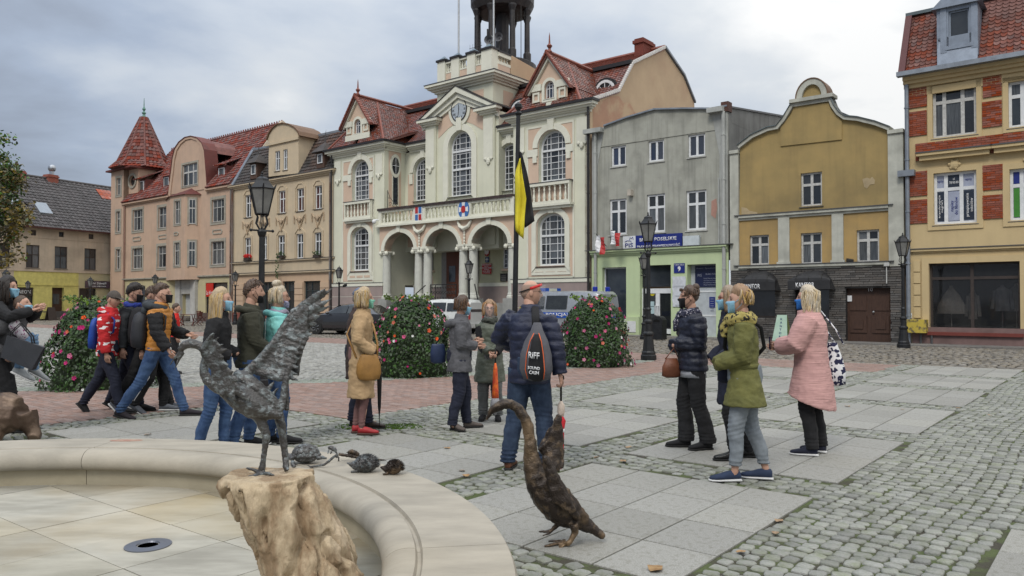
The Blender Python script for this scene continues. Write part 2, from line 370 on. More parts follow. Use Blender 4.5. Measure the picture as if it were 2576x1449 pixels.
# red clay pavers
bs_ = MB(); a, b = .096, .046
pv = np.array([(-a, -b, -.03), (a, -b, -.03), (a, b, -.03), (-a, b, -.03), (-a, -b, -.004), (a, -b, -.004), (a, b, -.004), (-a, b, -.004), (-a + .006, -b + .006, 0), (a - .006, -b + .006, 0), (a - .006, b - .006, 0), (-a + .006, b - .006, 0)])
pq = np.array([(0, 1, 5, 4), (1, 2, 6, 5), (2, 3, 7, 6), (3, 0, 4, 7), (4, 5, 9, 8), (5, 6, 10, 9), (6, 7, 11, 10), (7, 4, 8, 11), (8, 9, 10, 11)])
us, vs = [], []
for i, vv in enumerate(np.arange(-1, 20.4, .1)):
    uu = np.arange(-60 + (i % 2) * .1, -4.4, .2); us.append(uu); vs.append(np.full(len(uu), vv + .05))
U, V = np.concatenate(us), np.concatenate(vs); x, y = U * CT + V * ST, -U * ST + V * CT
k = brick_zone(U, V) & seen(x, y, 1.5); U, V = U[k], V[k]
scatter('brick', U, V, np.zeros(len(U)), np.ones((len(U), 2)), [(pv, pq)], m_brick, m_bricki, zj=.002)
# granite slabs, each its own piece
cube = MB(); c_ = .006; cube.v = [(-.5, -.5, -.03), (.5, -.5, -.03), (.5, .5, -.03), (-.5, .5, -.03), (-.5, -.5, -.003), (.5, -.5, -.003), (.5, .5, -.003), (-.5, .5, -.003), (-.494, -.494, 0), (.494, -.494, 0), (.494, .494, 0), (-.494, .494, 0)]
cube.f = [tuple(q) for q in pq]
slab_me = bpy.data.meshes.new('slab'); slab_me.from_pydata(cube.v, [], cube.f); slab_me.materials.append(m_slab); slab_me.update()
cand = []
for a, b, c, d in PAN:
    nu = 4
    for i in range(4):
        for j in range(4):
            su, sv = (b - a) / 4, (d - c) / 4; u, v = a + (i + .5) * su, c + (j + .5) * sv; x, y = toXY(u, v)
            if y > 1.5 and abs(x) < .75 * y + .8 and math.hypot(x - FC[0], y - FC[1]) > FRO - .45: cand.append((math.hypot(x, y), x, y, su, sv))
cand.sort()
for d, x, y, su, sv in cand[:300]:
    o = linkmesh('slab', slab_me, pav, (x, y, rnd.uniform(-.0015, .0015))); o.rotation_euler = (0, 0, -TH); o.scale = (su - .013, sv - .013, 1)
# flagged footway in front of the houses
fw = MB()
for i in range(int(90 / .55)):
    for j in range(3):
        u = -76 + i * .55; v = 29.6 + j * .47
        P8 = []
        for zz, g in ((-.03, .005), (.03, .005)):
            for p, q in ((u + g, v + g), (u + .55 - g, v + g), (u + .55 - g, v + .47 - g), (u + g, v + .47 - g)): P8.append((*toXY(p, q), zz))
        fw.hexa(P8)
m_foot = mat('footway flag', (.2, .19, .175), .85, (.14, .13, .12), ns=8, bump=.2, rand=.15, isl=True, dirt=.2)
fw.build('footway_flags', m_foot, pav, kind='stuff')
# fallen leaves
m_leafy = mat('dry leaf', (.33, .23, .13), .7, (.24, .14, .07), ns=30, rand=.12, dirt=0)
lfm = []
for s in range(3):
    q = MB(); r = random.Random(s + 3); n = 9
    pts = [(.03 * math.sin(2 * math.pi * i / n) * (1 + .35 * (i % 2)), .045 * math.cos(2 * math.pi * i / n), r.uniform(0, .014)) for i in range(n)]
    q.add([(0, 0, .004)] + pts, [(0, i + 1, (i + 1) % n + 1) for i in range(n)]); q.add([(p[0] * .98, p[1] * .98, p[2] - .002) for p in [(0, 0, .004)] + pts], [(0, (i + 1) % n + 1, i + 1) for i in range(n)])
    me = bpy.data.meshes.new('fallen_leaf'); me.from_pydata(q.v, [], q.f); me.materials.append(m_leafy); lfm.append(me)
LV = [(1649, 1431, 'largest dry leaf on the slab panel at the very front edge'), (1865, 1388, 'dry leaf at the slab panel corner near the blue sneakers, lower one'), (1950, 1341, 'dry leaf on the cobbles just right of the front slab panel'), (1960, 1310, 'small dry leaf on the wide cobble strip beyond the front panel'),
      (1580, 1125, 'small orange leaf on cobbles left of the black boots'), (1567, 1161, 'small leaf on the slab corner behind the swan sculpture'), (1376, 1120, 'leaf on cobbles beside the swan wing tip'), (1162, 1184, 'curled leaf on cobbles near the brown boot'), (1172, 1197, 'dark brown curled leaf close to the stone basin'),
      (1125, 1127, 'leaf on the cobble strip left of the man in jeans'), (940, 1060, 'orange leaf by the green moss patch'), (2410, 1027, 'leaf at the far corner of a slab panel on the right'), (2132, 1022, 'orange leaf between the green coat and the pink cardigan'), (372, 1093, 'tiny leaf on the slabs behind the basin rim'), (2490, 1045, 'faint leaf on the wide cobbles at the right edge'), (2270, 1030, 'leaf near the middle of a far slab panel'), (1500, 1150, 'leaf on slabs beyond the swan tail')]
for i, (x, y, lb) in enumerate(LV):
    o = linkmesh('fallen_leaf', lfm[i % 3], None, G(x, y, .006)); meta(o, lb, 'leaf'); o['group'] = 'fallen leaves on the paving'; o.rotation_euler = (0, 0, rnd.uniform(0, 6)); k = rnd.uniform(.8, 1.3) * (1.1 if i == 0 else .75); o.scale = (k, k, k)
# tuft of moss by the red shoes, small round cover
m_moss = mat('bright moss', (.10, .17, .03), 1, (.05, .09, .02), ns=40, dirt=0, rand=.3, isl=True)
ms = MB(); gx, gy_, _ = G(955, 1073)
for i in range(900):
    a = rnd.uniform(0, 6.28); d = rnd.random() ** .6; px, py = gx + .55 * d * math.cos(a), gy_ + .22 * d * math.sin(a) + .05 * math.sin(3 * a); r = rnd.uniform(.004, .016); h = rnd.uniform(.004, .02)
    ms.add([(px - r, py, -.006), (px + r, py + r, -.006), (px, py - r, -.006), (px + rnd.uniform(-r, r), py, h)], [(0, 2, 3), (1, 3, 2), (0, 3, 1)])
meta(ms.build('moss_patch', m_moss, kind='stuff'), 'bright green moss spread over cobbles behind the red shoes', 'moss')
cv = MB(); px, py, _ = G(932, 1085)
cv.lathe([(.11, -.02), (.11, .008), (.095, .012), (.0, .012)], (px, py, 0), 20); cv2 = MB()
t_ = thing('drain_cover', 'small round dark metal cover set in the cobbles by the red shoes', 'drain cover', (px, py, 0), org=(px, py, 0))
m_iron = mat('dark cast iron', (.05, .048, .045), .6, (.03, .03, .03), ns=30, metal=.5, bump=.2)
cv.build('cover_plate', m_iron, t_)
for i in range(5): cv2.box((px - .07 + i * .032, py - .05, .012), (px - .06 + i * .032, py + .05, .017))
cv2.build('cover_ribs', m_iron, t_)
# ================================================================ BUILDINGS
m_glass=mat('window glass dark',(.018,.022,.028),.06,(.03,.035,.04),ns=2,rand=.5,dirt=0,spec=.7)
m_glass2=mat('window glass pale curtain',(.13,.14,.15),.12,(.045,.05,.055),ns=5,stretch=(9,9,.3),rand=.35,dirt=0,spec=.6)
m_glass3=mat('window glass blue',(.03,.04,.07),.07,(.04,.05,.07),ns=2,rand=.3,dirt=0,spec=.7)
m_white=mat('white window frame',(.72,.73,.74),.5,(.62,.63,.64),ns=8,dirt=.1)
m_greyf=mat('weathered white frame',(.55,.55,.53),.6,(.42,.41,.39),ns=14,dirt=.25)
m_brownf=mat('dark brown frame',(.055,.04,.035),.6,(.035,.028,.025),ns=10)
m_sill=mat('dark tin sill',(.10,.10,.105),.5,metal=.3)
m_gut=mat('zinc gutter',(.27,.30,.34),.5,(.2,.22,.25),ns=3,metal=.4,bump=.1,dirt=.2)
m_gutd=mat('dark gutter',(.035,.033,.035),.5,metal=.3)
m_rust=mat('rusty drainpipe',(.13,.065,.04),.7,(.2,.2,.2),ns=1.2,stretch=(1,1,.6),dirt=.3)
GL=[m_glass,m_glass,m_glass2]
def rpx(M,Z,x0,y0,x1,y1,v):
 xm,ym=(x0+x1)/2,(y0+y1)/2
 a=M(*Z(x0,ym),v)[0];b=M(*Z(x1,ym),v)[0];t=M(*Z(xm,y0),v)[1];d=M(*Z(xm,y1),v)[1]
 return(a,b,d,t)
def RP(r,g=0):return[(r[0]-g,r[2]-g),(r[1]+g,r[2]-g),(r[1]+g,r[3]+g),(r[0]-g,r[3]+g)]
def AP(r,rise,g=0,n=12):
 c=(r[0]+r[1])/2;hw=(r[1]-r[0])/2+g;zs=r[3]-rise
 return[(r[0]-g,r[2]-g),(r[1]+g,r[2]-g)]+[(c+hw*math.cos(math.pi*i/n),zs+(rise+g)*math.sin(math.pi*i/n))for i in range(n+1)]
def OV(cu,cz,a,b,n=20):return[(cu+a*math.cos(2*math.pi*i/n),cz+b*math.sin(2*math.pi*i/n))for i in range(n)]
CURT=0
def window(par,r,v,dep=.14,cols=(0,.5,1),rows=(0,.66,1),rise=0,fm=None,gl=None,fw=.055,bar=.05,thin=None,sill=True,proud=.05,sm=None,name='window',surround=None,sur_w=.12):
 """frame, panes and sill; opening r=(u0,u1,z0,z1) in the plane v"""
 fm=fm or m_white;y=v+dep;W=r[1]-r[0];H=r[3]-r[2];b=MB()
 if rise:o,i=AP(r,rise),AP((r[0]+fw,r[1]-fw,r[2]+fw,r[3]-fw),rise-fw*.3)
 else:o,i=RP(r),RP(r,-fw)
 b.ring(o,i,y-.05,y+.02)
 c=(r[0]+r[1])/2;hw=W/2-fw*.5;zs=r[3]-rise
 def top(u):
  if not rise:return r[3]-fw*.5
  t=1-((u-c)/hw)**2
  return zs+(rise-fw*.3)*math.sqrt(max(t,0))
 def wide(z):
  if z<=zs:return hw
  t=1-((z-zs)/rise)**2;return hw*math.sqrt(max(t,0))
 def bars():
  for k,f in enumerate(cols[1:-1]):
   u=r[0]+f*W;th=(thin if thin and k not in(thin[1])else(bar,))[0]if thin else bar
   b.box((u-th/2,y-.045+(.006 if th<bar else 0),r[2]+fw*.5),(u+th/2,y+.01,top(u)))
  for k,f in enumerate(rows[1:-1]):
   z=r[2]+f*H;th=(thin if thin and k not in(thin[2])else(bar,))[0]if thin else bar;q=wide(z)
   b.box((c-q,y-.042+(.006 if th<bar else 0),z-th/2),(c+q,y+.012,z+th/2))
 bars();wdw=b.build(name,fm,par)
 for ci in range(len(cols)-1):
  for ri in range(len(rows)-1):
   u0,u1=r[0]+cols[ci]*W,r[0]+cols[ci+1]*W;z0,z1=r[2]+rows[ri]*H,r[2]+rows[ri+1]*H
   if rise and z1>zs:
    n=4;tp=[]
    for k in range(n+1):
     u=u1+(u0-u1)*k/n;tp.append((u,min(z1,max(z0,top(u)))))
    if max(t[1]for t in tp)-z0<.03:continue
    poly=[(u0,z0),(u1,z0)]+tp
    cl=[poly[0]]
    for q in poly[1:]:
     if abs(q[0]-cl[-1][0])+abs(q[1]-cl[-1][1])>1e-4:cl.append(q)
    poly=cl
   else:poly=[(u0,z0),(u1,z0),(u1,z1),(u0,z1)]
   if len(poly)<3:continue
   MB().prism(poly,y-.008,y-.002).build('pane',(gl or rnd.choice(GL))if not isinstance(gl,list)else rnd.choice(gl),wdw)
 if sill:MB().hexa([(r[0]-.06,v-proud,r[2]-.06),(r[1]+.06,v-proud,r[2]-.06),(r[1]+.06,y,r[2]-.03),(r[0]-.06,y,r[2]-.03),(r[0]-.06,v-proud,r[2]-.035),(r[1]+.06,v-proud,r[2]-.035),(r[1]+.06,y,r[2]+.0),(r[0]-.06,y,r[2]+.0)]).build('sill',sm or m_sill,wdw)
 if surround:
  q=sur_w
  if rise:MB().ring(AP(r,rise,q),AP(r,rise,.001),v-.045,v+.01).build('surround',surround,par)
  else:MB().ring(RP(r,q),RP(r,.001),v-.04,v+.01).build('surround',surround,par)
 return wdw
def tiles(par,name,A,B,C,D,tw,th,m,thick=.035,sc=.3,wave=0.0,ind=0):
 A,B,C,D=map(Vector,(A,B,C,D));n=(B-A).cross(D-A).normalized()
 if n.z<0:n=-n
 o=ORG.get(par.name,(0,0,0));ov=Vector(o)
 H=((A+B)/2-(C+D)/2).length;nr=max(1,round(H/th));VS=[];FS=[];base=0
 for i in range(nr):
  t0,t1=i/nr,min(1,(i+1.12)/nr)
  L0,R0=A.lerp(D,t0),B.lerp(C,t0);L1,R1=A.lerp(D,t1),B.lerp(C,t1)
  w_=(R0-L0).length
  nt_=max(1,round(w_/tw));dn=((L0-L1).normalized())*th*sc
  off=.5/nt_ if i%2 and nt_>2 and not wave else 0
  for k in range(nt_):
   a,b=(k+off)/nt_,min(1,(k+1+off)/nt_)
   p,q=L0.lerp(R0,a),L0.lerp(R0,b);p1,q1=L1.lerp(R1,a),L1.lerp(R1,b)
   jz=n*rnd.uniform(0,thick*.25);T=n*thick+jz
   if wave:
    row=[]
    for f,hgt in((.02,.2),(.25,1),(.5,.55),(.75,0),(.99,.1)):
     row.append((p.lerp(q,f)+T+n*wave*hgt,p1.lerp(q1,f)+n*wave*hgt+n*.004,p.lerp(q,f)))
    vs=[x_ for t3 in row for x_ in t3]
    fs=[]
    for s in range(4):fs+=[(3*s,3*s+3,3*s+4,3*s+1),(3*s+2,3*s+5,3*s+3,3*s)]
   else:
    m_=(p+q)/2;e=(q-p)*.03
    pts=[p+e,p.lerp(q,.25)+dn*.75,m_+dn,p.lerp(q,.75)+dn*.75,q-e]
    vs=[x_+T for x_ in pts]+[q1-e,p1+e]+[x_ for x_ in pts]
    fs=[(0,1,2,6),(2,3,4,5),(2,5,6,2)][:2]+[(2,5,6)]+[(s+7,s+8,s+1,s)for s in range(4)]
   if ind>0:
    me=bpy.data.meshes.new('tile');me.from_pydata([tuple(x_-ov)for x_ in vs],[],fs);me.materials.append(m);linkmesh('tile',me,par);ind-=1
   else:
    VS+=[tuple(x_-ov)for x_ in vs];FS+=[tuple(base+x_ for x_ in f)for f in fs];base+=len(vs)
 if VS:
  me=bpy.data.meshes.new(name);me.from_pydata(VS,[],FS);me.materials.append(m);me.update();linkmesh(name,me,par,kind='stuff')
def rooft(par,A,B,C,D,m,tw=.2,th=.17,name='roof',under=None,**k):
 A,B,C,D=map(Vector,(A,B,C,D));n=(B-A).cross(D-A).normalized()
 if n.z<0:n=-n
 lo=n*-.10;up=n*-.004
 o=MB().hexa([A+lo,B+lo,C+lo,D+lo,A+up,B+up,C+up,D+up]).build(name,under or m,par)
 tiles(o,'roof_tiles',A,B,C,D,tw,th,m,**k);return o
def cornice(par,u0,u1,v,z,m,steps=((.10,.12),(.2,.1),(.32,.12)),name='cornice',ends=True,lm=None):
 b=MB();zz=z
 for pr,h in steps:
  e=pr if ends else 0
  b.box((u0-e,v-pr,zz),(u1+e,v+.05,zz+h));zz+=h-.0005
 o=b.build(name,m,par)
 if lm:MB().box((u0-steps[-1][0]-.03,v-steps[-1][0]-.03,zz),(u1+steps[-1][0]+.03,v+.04,zz+.03)).build('flashing',lm,o)
 return o
def body(par,u0,u1,v,vb,z0,z1,m,holes=(),name='wall',outline=None,dep=.14,sm=None,rear=True):
 b=MB();out_=outline or[(u0,z0),(u1,z0),(u1,z1),(u0,z1)]
 b.sheet(out_,holes,v,dep)
 o=b.build(name,m,par)
 s=MB();n=len(out_)
 s.add([(p,v,q)for p,q in out_]+[(p,vb,q)for p,q in out_],[(i,(i+1)%n,(i+1)%n+n,i+n)for i in range(n)]+[tuple(range(n,2*n))])
 s.build('side_walls',sm or m,par)
 return o
def pipe(par,u,v,z0,z1,m,r=.055,name='drainpipe'):
 b=MB().tube([(u,v,z0),(u,v,z1)],r,8)
 z=z0+1
 while z<z1:b.tube([(u,v,z),(u,v,z+.05)],r*1.25,8);z+=1.9
 return b.build(name,m,par,smooth=False)
_bal={}
def baluster(par,u,v,z0,h,m,r=.07):
 key=(round(h,2),m.name)
 if key not in _bal:
  b=MB().lathe([(r,0),(r,.05*h),(r*.55,.09*h),(r*1.0,.22*h),(r*.95,.34*h),(r*.5,.55*h),(r*.42,.66*h),(r*.75,.74*h),(r*.5,.8*h),(r*.62,.9*h),(r,.94*h),(r,h)],n=10)
  me=bpy.data.meshes.new('baluster');me.from_pydata(b.v,[],b.f);me.materials.append(m);me.polygons.foreach_set('use_smooth',[True]*len(b.f));_bal[key]=me
 o=ORG[par.name];return linkmesh('baluster',_bal[key],par,(u-o[0],v-o[1],z0-o[2]))
def balustrade(par,u0,u1,v,z0,z1,n,m,cap=None,ends=True,th=.16):
 h=z1-z0;b=MB();b.box((u0,v-th/2,z0),(u1,v+th/2,z0+h*.13));b.box((u0,v-th/2-.02,z1-h*.14),(u1,v+th/2+.02,z1))
 e_=.09 if ends else .025
 b.box((u0,v-th/2+.003,z0+h*.13),(u0+e_,v+th/2-.003,z1-h*.14));b.box((u1-e_,v-th/2+.003,z0+h*.13),(u1,v+th/2-.003,z1-h*.14))
 o=b.build('balustrade_rails',m,par)
 a,c=(u0+.12,u1-.12)if ends else(u0,u1)
 for i in range(n):baluster(o,a+(i+.5)*(c-a)/n,v,z0+h*.13,h*.73,m,r=min(.075,(c-a)/n*.36))
 return o
zA,zB,zC,zD,zE,zF=Zm(0,450,1.811),Zm(850,450,1.811),Zm(1300,0,1.7045),Zm(2200,350,1.449),Zm(2800,250,1.3175),Zm(3500,0,1.0357)
z5=Zm(1480,750,3.22)
LD=Vector((.4452,.8954));LN=Vector((-.8954,.4452));y0_=760+.02135*(2250-115)
_d=ray(115,y0_);_t=-CAMH/_d[2];LP=Vector((_d[0]*_t,_d[1]*_t))
def FL(x,y,v=0):
 d=ray(x,y);p0=LP+LN*v;t=(p0.x*LN.x+p0.y*LN.y)/(d[0]*LN.x+d[1]*LN.y)
 q=Vector((d[0]*t,d[1]*t))-p0;return(q.dot(LD),CAMH+d[2]*t)
zH,zG=Zm(0,480,2.4154),Zm(0,1050,5.152)
B=thing('long_house','long beige house with grey tiled roof and yellow painted ground floor at far left','house',(LP.x,LP.y,0),math.atan2(LD.y,LD.x))
m_lh=mat('stained beige plaster',(.56,.46,.35),.9,(.46,.385,.30),ns=1.2,bump=.15,streak=.25,dirt=.25)
m_yel=mat('yellow paint',(.68,.61,.20),.85,(.55,.49,.16),ns=3,bump=.15,streak=.1)
m_gt=mat('grey concrete tile',(.085,.078,.08),.6,(.06,.055,.055),ns=3,isl=True,rand=.25,dirt=.15)
sE=FL(*zH(1063,1050))[0];zEv=FL(*zH(650,1020))[1];s0=-26.0;s1=sE+4
zr=FL(*zH(600,563),4.6)[1]
wl,holes=[],[]
for q in((293,1028,346,1080),(560,1046,608,1095),(843,1068,890,1115)):wl.append((rpx(FL,zH,*q,0),'s'))
for q in((248,1170,375,1388),(520,1186,640,1397),(803,1205,914,1408),(1047,1217,1100,1415)):wl.append((rpx(FL,zH,*q,0),'w'))
w0=wl[3][0];dw=wl[4][0][0]-w0[0]
for k in(1,2,3):wl.append(((w0[0]-dw*k,w0[1]-dw*k,w0[2],w0[3]),'w'))
zyel=FL(*zG(900,105))[1]
door=rpx(FL,zG,1055,425,1300,1000,0);shop1=rpx(FL,zG,322,418,680,1010,0);shop2=rpx(FL,zG,1605,440,1950,1000,0)
zl=zyel+.01
body(B,s0,s1,0,9,zl,zEv,m_lh,[RP(r)for r,_ in wl])
for i,(r,t)in enumerate(wl):
 if t=='s':window(B,r,0,.12,(0,1),(0,1),fm=m_brownf,gl=m_glass,sill=False)
 else:window(B,r,0,.12,(0,.5,1),(0,.58,1),fm=m_brownf,gl=[m_glass,m_glass2],surround=None)
sx0=FL(*zG(275,600))[0];sx1=FL(*zG(1590,600))[0]
MB().sheet([(s0,0),(sx0,0),(sx0,zl),(s0,zl)],[],0,0).build('ground_floor_wall',m_lh,B)
MB().sheet([(sx0,0),(sx1,0),(sx1,zl),(sx0,zl)],[RP(shop1),RP((door[0],door[1],.02,door[3]))],0,.35).build('ground_floor_wall',m_yel,B)
m_pal=mat('pale yellow plaster',(.50,.44,.25),.9,(.46,.4,.26),ns=2)
MB().sheet([(sx1,0),(s1,0),(s1,zl),(sx1,zl)],[RP(shop2)],0,.25).build('ground_floor_wall',m_pal,B)
MB().box((s0,-.06,zl+.0),(s1,.0,zl+.07)).build('string_course',m_lh,B)
z_=FL(*zH(650,1125))[1];MB().box((s0,-.05,z_),(s1,0,z_+.1)).build('string_course',m_lh,B)
z_=FL(*zG(900,380))[1];MB().box((sx0,-.05,z_),(sx1,0,z_+.08)).build('string_course',m_yel,B)
m_door=mat('brown wooden door',(.07,.035,.022),.6,(.045,.022,.015),ns=6,stretch=(6,6,.6))
dz=FL(*zG(1170,1000))[1]
dl=MB().box((door[0],.3,dz),(door[1],.36,door[3])).build('door',m_door,B)
MB().box((door[0]+.25,.28,dz+(door[3]-dz)*.42),(door[1]-.25,.3,dz+(door[3]-dz)*.78)).build('pane',m_glass2,dl)
for i in range(4):MB().box((door[0]-.05,-.9+i*.3,0),(door[1]+.1,.35,dz*(i+1)/4-.003*i)).build('step',mat('worn stone step',(.16,.14,.12),.9,rand=.1),B)
window(B,shop1,0,.2,(0,1),(0,.72,1),fm=m_brownf,gl=m_glass,sill=False)
window(B,shop2,0,.2,(0,.55,1),(0,1),fm=m_brownf,gl=m_glass,sill=False)
MB().box((sx0,-.08,-.03),(sx1,-.001,.75)).build('plinth',mat('dark plinth',(.10,.09,.085),.9,dirt=.3),B)
q=rpx(FL,zG,1715,292,2360,435,0);sg=MB().box((q[0],-.16,q[2]),(q[1],-.06,q[3])).build('shop_sign',mat('charcoal sign board',(.05,.045,.055),.5,(.12,.07,.09),ns=1.5,dirt=0),B)
m_txt=mat('white lettering',(.75,.75,.76),.6,dirt=0)
text(sg,'Pani Stivali',((q[0]+q[1])/2-.25*(q[1]-q[0])+.35,-.161,q[2]+.66*(q[3]-q[2])),(q[3]-q[2])*.34,m_txt,width=(q[1]-q[0])*.54,bold=.012)
text(sg,'SALON OBUWIA',((q[0]+q[1])/2-.25*(q[1]-q[0])+.35,-.161,q[2]+.24*(q[3]-q[2])),(q[3]-q[2])*.19,m_txt,width=(q[1]-q[0])*.54)
q=rpx(FL,zG,322,430,680,590,0);MB().box((q[0]+.05,.05,q[2]),(q[1]-.05,.1,q[3])).build('shop_sign',m_brownf,B)
text(B,'NEON',((q[0]+q[1])/2,.049,(q[2]+q[3])/2),.28,m_txt,width=(q[1]-q[0])*.7)
q=rpx(FL,zG,80,205,275,375,0);MB().box((q[0],-.12,q[2]),(q[1],-.0,q[3])).build('shop_sign',m_brownf,B)
q=rpx(FL,zG,800,930,960,1058,0);MB().box((q[0],-.35,q[2]),(q[1],-.0,q[3])).build('meter_box',m_yel,B)
rf=rooft(B,(s0-.3,-.5,zEv-.1),(s1+.3,-.5,zEv-.1),(s1+.3,4.6,zr),(s0-.3,4.6,zr),m_gt,.42,.40,thick=.05,wave=.06)
MB().hexa([(s0-.3,4.6,zr-.1),(s1+.3,4.6,zr-.1),(s1+.3,9.5,zEv),(s0-.3,9.5,zEv),(s0-.3,4.6,zr),(s1+.3,4.6,zr),(s1+.3,9.5,zEv+.1),(s0-.3,9.5,zEv+.1)]).build('roof',m_gt,B)
MB().prism([(0,zEv-.2),(4.6,zr-.15),(9,zEv-.1)],s0,s1,'x').build('gable',m_lh,B)
MB().tube([(s0-.3,4.6,zr+.03),(s1+.3,4.6,zr+.03)],.13,8).build('ridge',m_gt,B)
MB().box((s0-.3,-.62,zEv-.17),(s1+.3,-.5,zEv-.03)).build('gutter',mat('red brown gutter',(.07,.025,.022),.5),B)
for q in((350,855,435,913),(95,830,165,872)):
 sa=FL(*zH((q[0]+q[2])/2+15,(q[1]+q[3])/2),1.2)[0];za=zEv-.1+(zr-zEv+.1)*1.7/5.1
 k=(zr-zEv+.1)/5.1
 MB().hexa([(sa-.55,.7,za-.5*k+.05),(sa+.55,.7,za-.5*k+.05),(sa+.55,1.7,za+.5*k+.05),(sa-.55,1.7,za+.5*k+.05),(sa-.55,.65,za-.5*k+.22),(sa+.55,.65,za-.5*k+.22),(sa+.55,1.65,za+.5*k+.22),(sa-.55,1.65,za+.5*k+.22)]).build('skylight',mat('skylight glass',(.3,.33,.36),.08,spec=.9,metal=.6,dirt=0),B)
m_chim=mat('chimney brick',(.30,.10,.07),.85,(.22,.07,.05),ns=14,bump=.3)
for q,cw in(((137,465,220,530),0),((435,505,530,572),1)):
 r=rpx(FL,zH,*q,4.6);c=MB().box((r[0],4.2,zr-.5),(r[1],5.0,r[3])).box((r[0]-.06,4.14,r[3]-.25),(r[1]+.06,5.06,r[3]-.12)).build('chimney',m_chim,B)
 if cw:u=(r[0]+r[1])/2+.1;MB().tube([(u,4.6,r[3]),(u,4.6,r[3]+.35)],.2,10).ball((u,4.6,r[3]+.62),(.33,.33,.36),12,8).build('cowl',mat('steel cowl',(.4,.42,.45),.3,metal=.9),c)
m_rtile=mat('new red tile',(.38,.12,.08),.7,isl=True,rand=.15)
sa=FL(*zH(1015,700),3.6)[0];k=(zr-zEv+.1)/5.1;b=MB()
for i in range(4):
 for j in range(3):yy=3.1+j*.33;uu=sa-.8+i*.4;za=zEv-.1+(yy+.5)*k+.1;b.hexa([(uu,yy,za),(uu+.37,yy,za),(uu+.37,yy+.33,za+.33*k),(uu,yy+.33,za+.33*k),(uu,yy,za+.05),(uu+.37,yy,za+.05),(uu+.37,yy+.33,za+.33*k+.03),(uu,yy+.33,za+.33*k+.03)])
b.build('patch_tiles',m_rtile,B)
m_pink=mat('pink plaster',(.52,.365,.265),.9,(.47,.335,.25),ns=1.3,bump=.12,streak=.18,dirt=.14)
m_red=mat('red clay roof tile',(.185,.05,.035),.7,(.12,.035,.028),ns=3,isl=True,rand=.3,dirt=.25,dc=(.07,.03,.025))
m_tin=mat('oxblood painted tin',(.14,.035,.028),.6,(.1,.03,.025),ns=2,dirt=.2)
m_sur=mat('grey stone surround',(.38,.35,.29),.9,(.3,.28,.23),ns=12,bump=.3,dirt=.3)
L0=FU(*zA(800,1000))[0];L1=FU(*zA(888,1000))[0];L2=FU(*zA(1655,1000))[0]
zE1=FU(*zA(1205,578))[1];zT=FU(*zA(805,405))[1]
B=tthing('pink_house','pink house with red pointed corner tower, curved gable and bay window','house',L0,V0)
v=V0
ws=[]
for q in((948,680,1018,828),(1130,660,1208,808),(1512,605,1600,765),(945,955,1015,1100),(1125,938,1203,1092),(1508,905,1600,1070)):ws.append(rpx(FU,zA,*q,v))
zg=FU(*zA(1500,1150))[1]
body(B,L1,L2,v,v+9,zg,zE1,m_pink,[RP(r)for r in ws])
for r in ws:window(B,r,v,.14,(0,.33,.67,1),(0,.64,1),fm=m_greyf,gl=[m_glass,m_glass2],surround=m_sur,sur_w=.22)
tws=[rpx(FU,zA,*q,v-.15)for q in((832,455,863,575),(830,692,858,838),(828,962,857,1105))]
body(B,L0,L1+.02,v-.15,v+4,.0,zT,m_pink,[RP(r)for r in tws])
for r in tws:window(B,r,v-.15,.14,(0,.5,1),(0,.64,1),fm=m_greyf,gl=[m_glass,m_glass2],surround=m_sur,sur_w=.2)
tU1=FU(*zA(1010,440),v+.6)[0]
ov=FU(*zA(946,475),v+.3)
tb=MB();tb.sheet([(L1+.02,zE1-.2),(tU1,zE1-.2),(tU1,zT),(L1+.02,zT)],[OV(ov[0],ov[1],.62,.5)],v+.3,.2)
tb.add([(tU1,v+.3,zE1-.2),(tU1,v+4,zE1-.2),(tU1,v+4,zT),(tU1,v+.3,zT)],[(0,1,2,3)]).add([(L1+.02,v-.15,zE1-.2),(L1+.02,v+.3,zE1-.2),(L1+.02,v+.3,zT),(L1+.02,v-.15,zT)],[(0,1,2,3)])
tb.build('tower_wall',m_pink,B)
ow=MB().ring(OV(ov[0],ov[1],.80,.68),OV(ov[0],ov[1],.60,.48),v+.22,v+.31).build('oval_window',m_sur,B);MB().prism(OV(ov[0],ov[1],.6,.48),v+.44,v+.46).build('pane',m_glass,ow)
ap=FU(*zA(985,12),v+1.6);zt=zT;cu=(L0+tU1)/2+.1;cv_=v+1.7;rb=(tU1-L0)/2+.55
def ringp(r,z,n=8):return[(cu+r*math.cos(2*math.pi*(i+.5)/n),cv_+r*math.sin(2*math.pi*(i+.5)/n),z)for i in range(n)]
prof=[(rb*1.05,zt),(rb*.80,zt+(ap[1]-zt)*.13),(rb*.11,ap[1]-.25)]
sp=MB().loft([ringp(r*.97,z)for r,z in prof]).build('spire',m_red,B)
for a in range(2):
 A_,B_=ringp(*prof[a]),ringp(*prof[a+1])
 for i in range(8):j=(i+1)%8;tiles(sp,'roof_tiles',A_[j],A_[i],B_[i],B_[j],.36,.36,m_red,thick=.05,sc=.15,wave=.05)
for i in range(8):MB().tube([ringp(prof[0][0],prof[0][1]+.05)[i],ringp(prof[1][0],prof[1][1]+.05)[i],ringp(prof[2][0],prof[2][1])[i]],.09,6).build('ridge',m_red,sp)
MB().box((L0-.35,v-.5,zt-.16),(tU1+.3,v+4.2,zt-.02)).build('eaves_board',m_tin,B)
MB().lathe([(.22,-.3),(.1,0),(.2,.15),(.06,.3),(.16,.5),(.05,.7),(.02,1.5)],(cu,cv_,ap[1]),8).build('finial',mat('green copper',(.12,.25,.2),.6),B)
gz=FU(*zA(1500,1165))[1]
door=rpx(FU,zA,1303,1285,1375,1435,v);sh=rpx(FU,zA,1465,1200,1622,1420,v);sh3=rpx(FU,zA,960,1222,1035,1400,v)
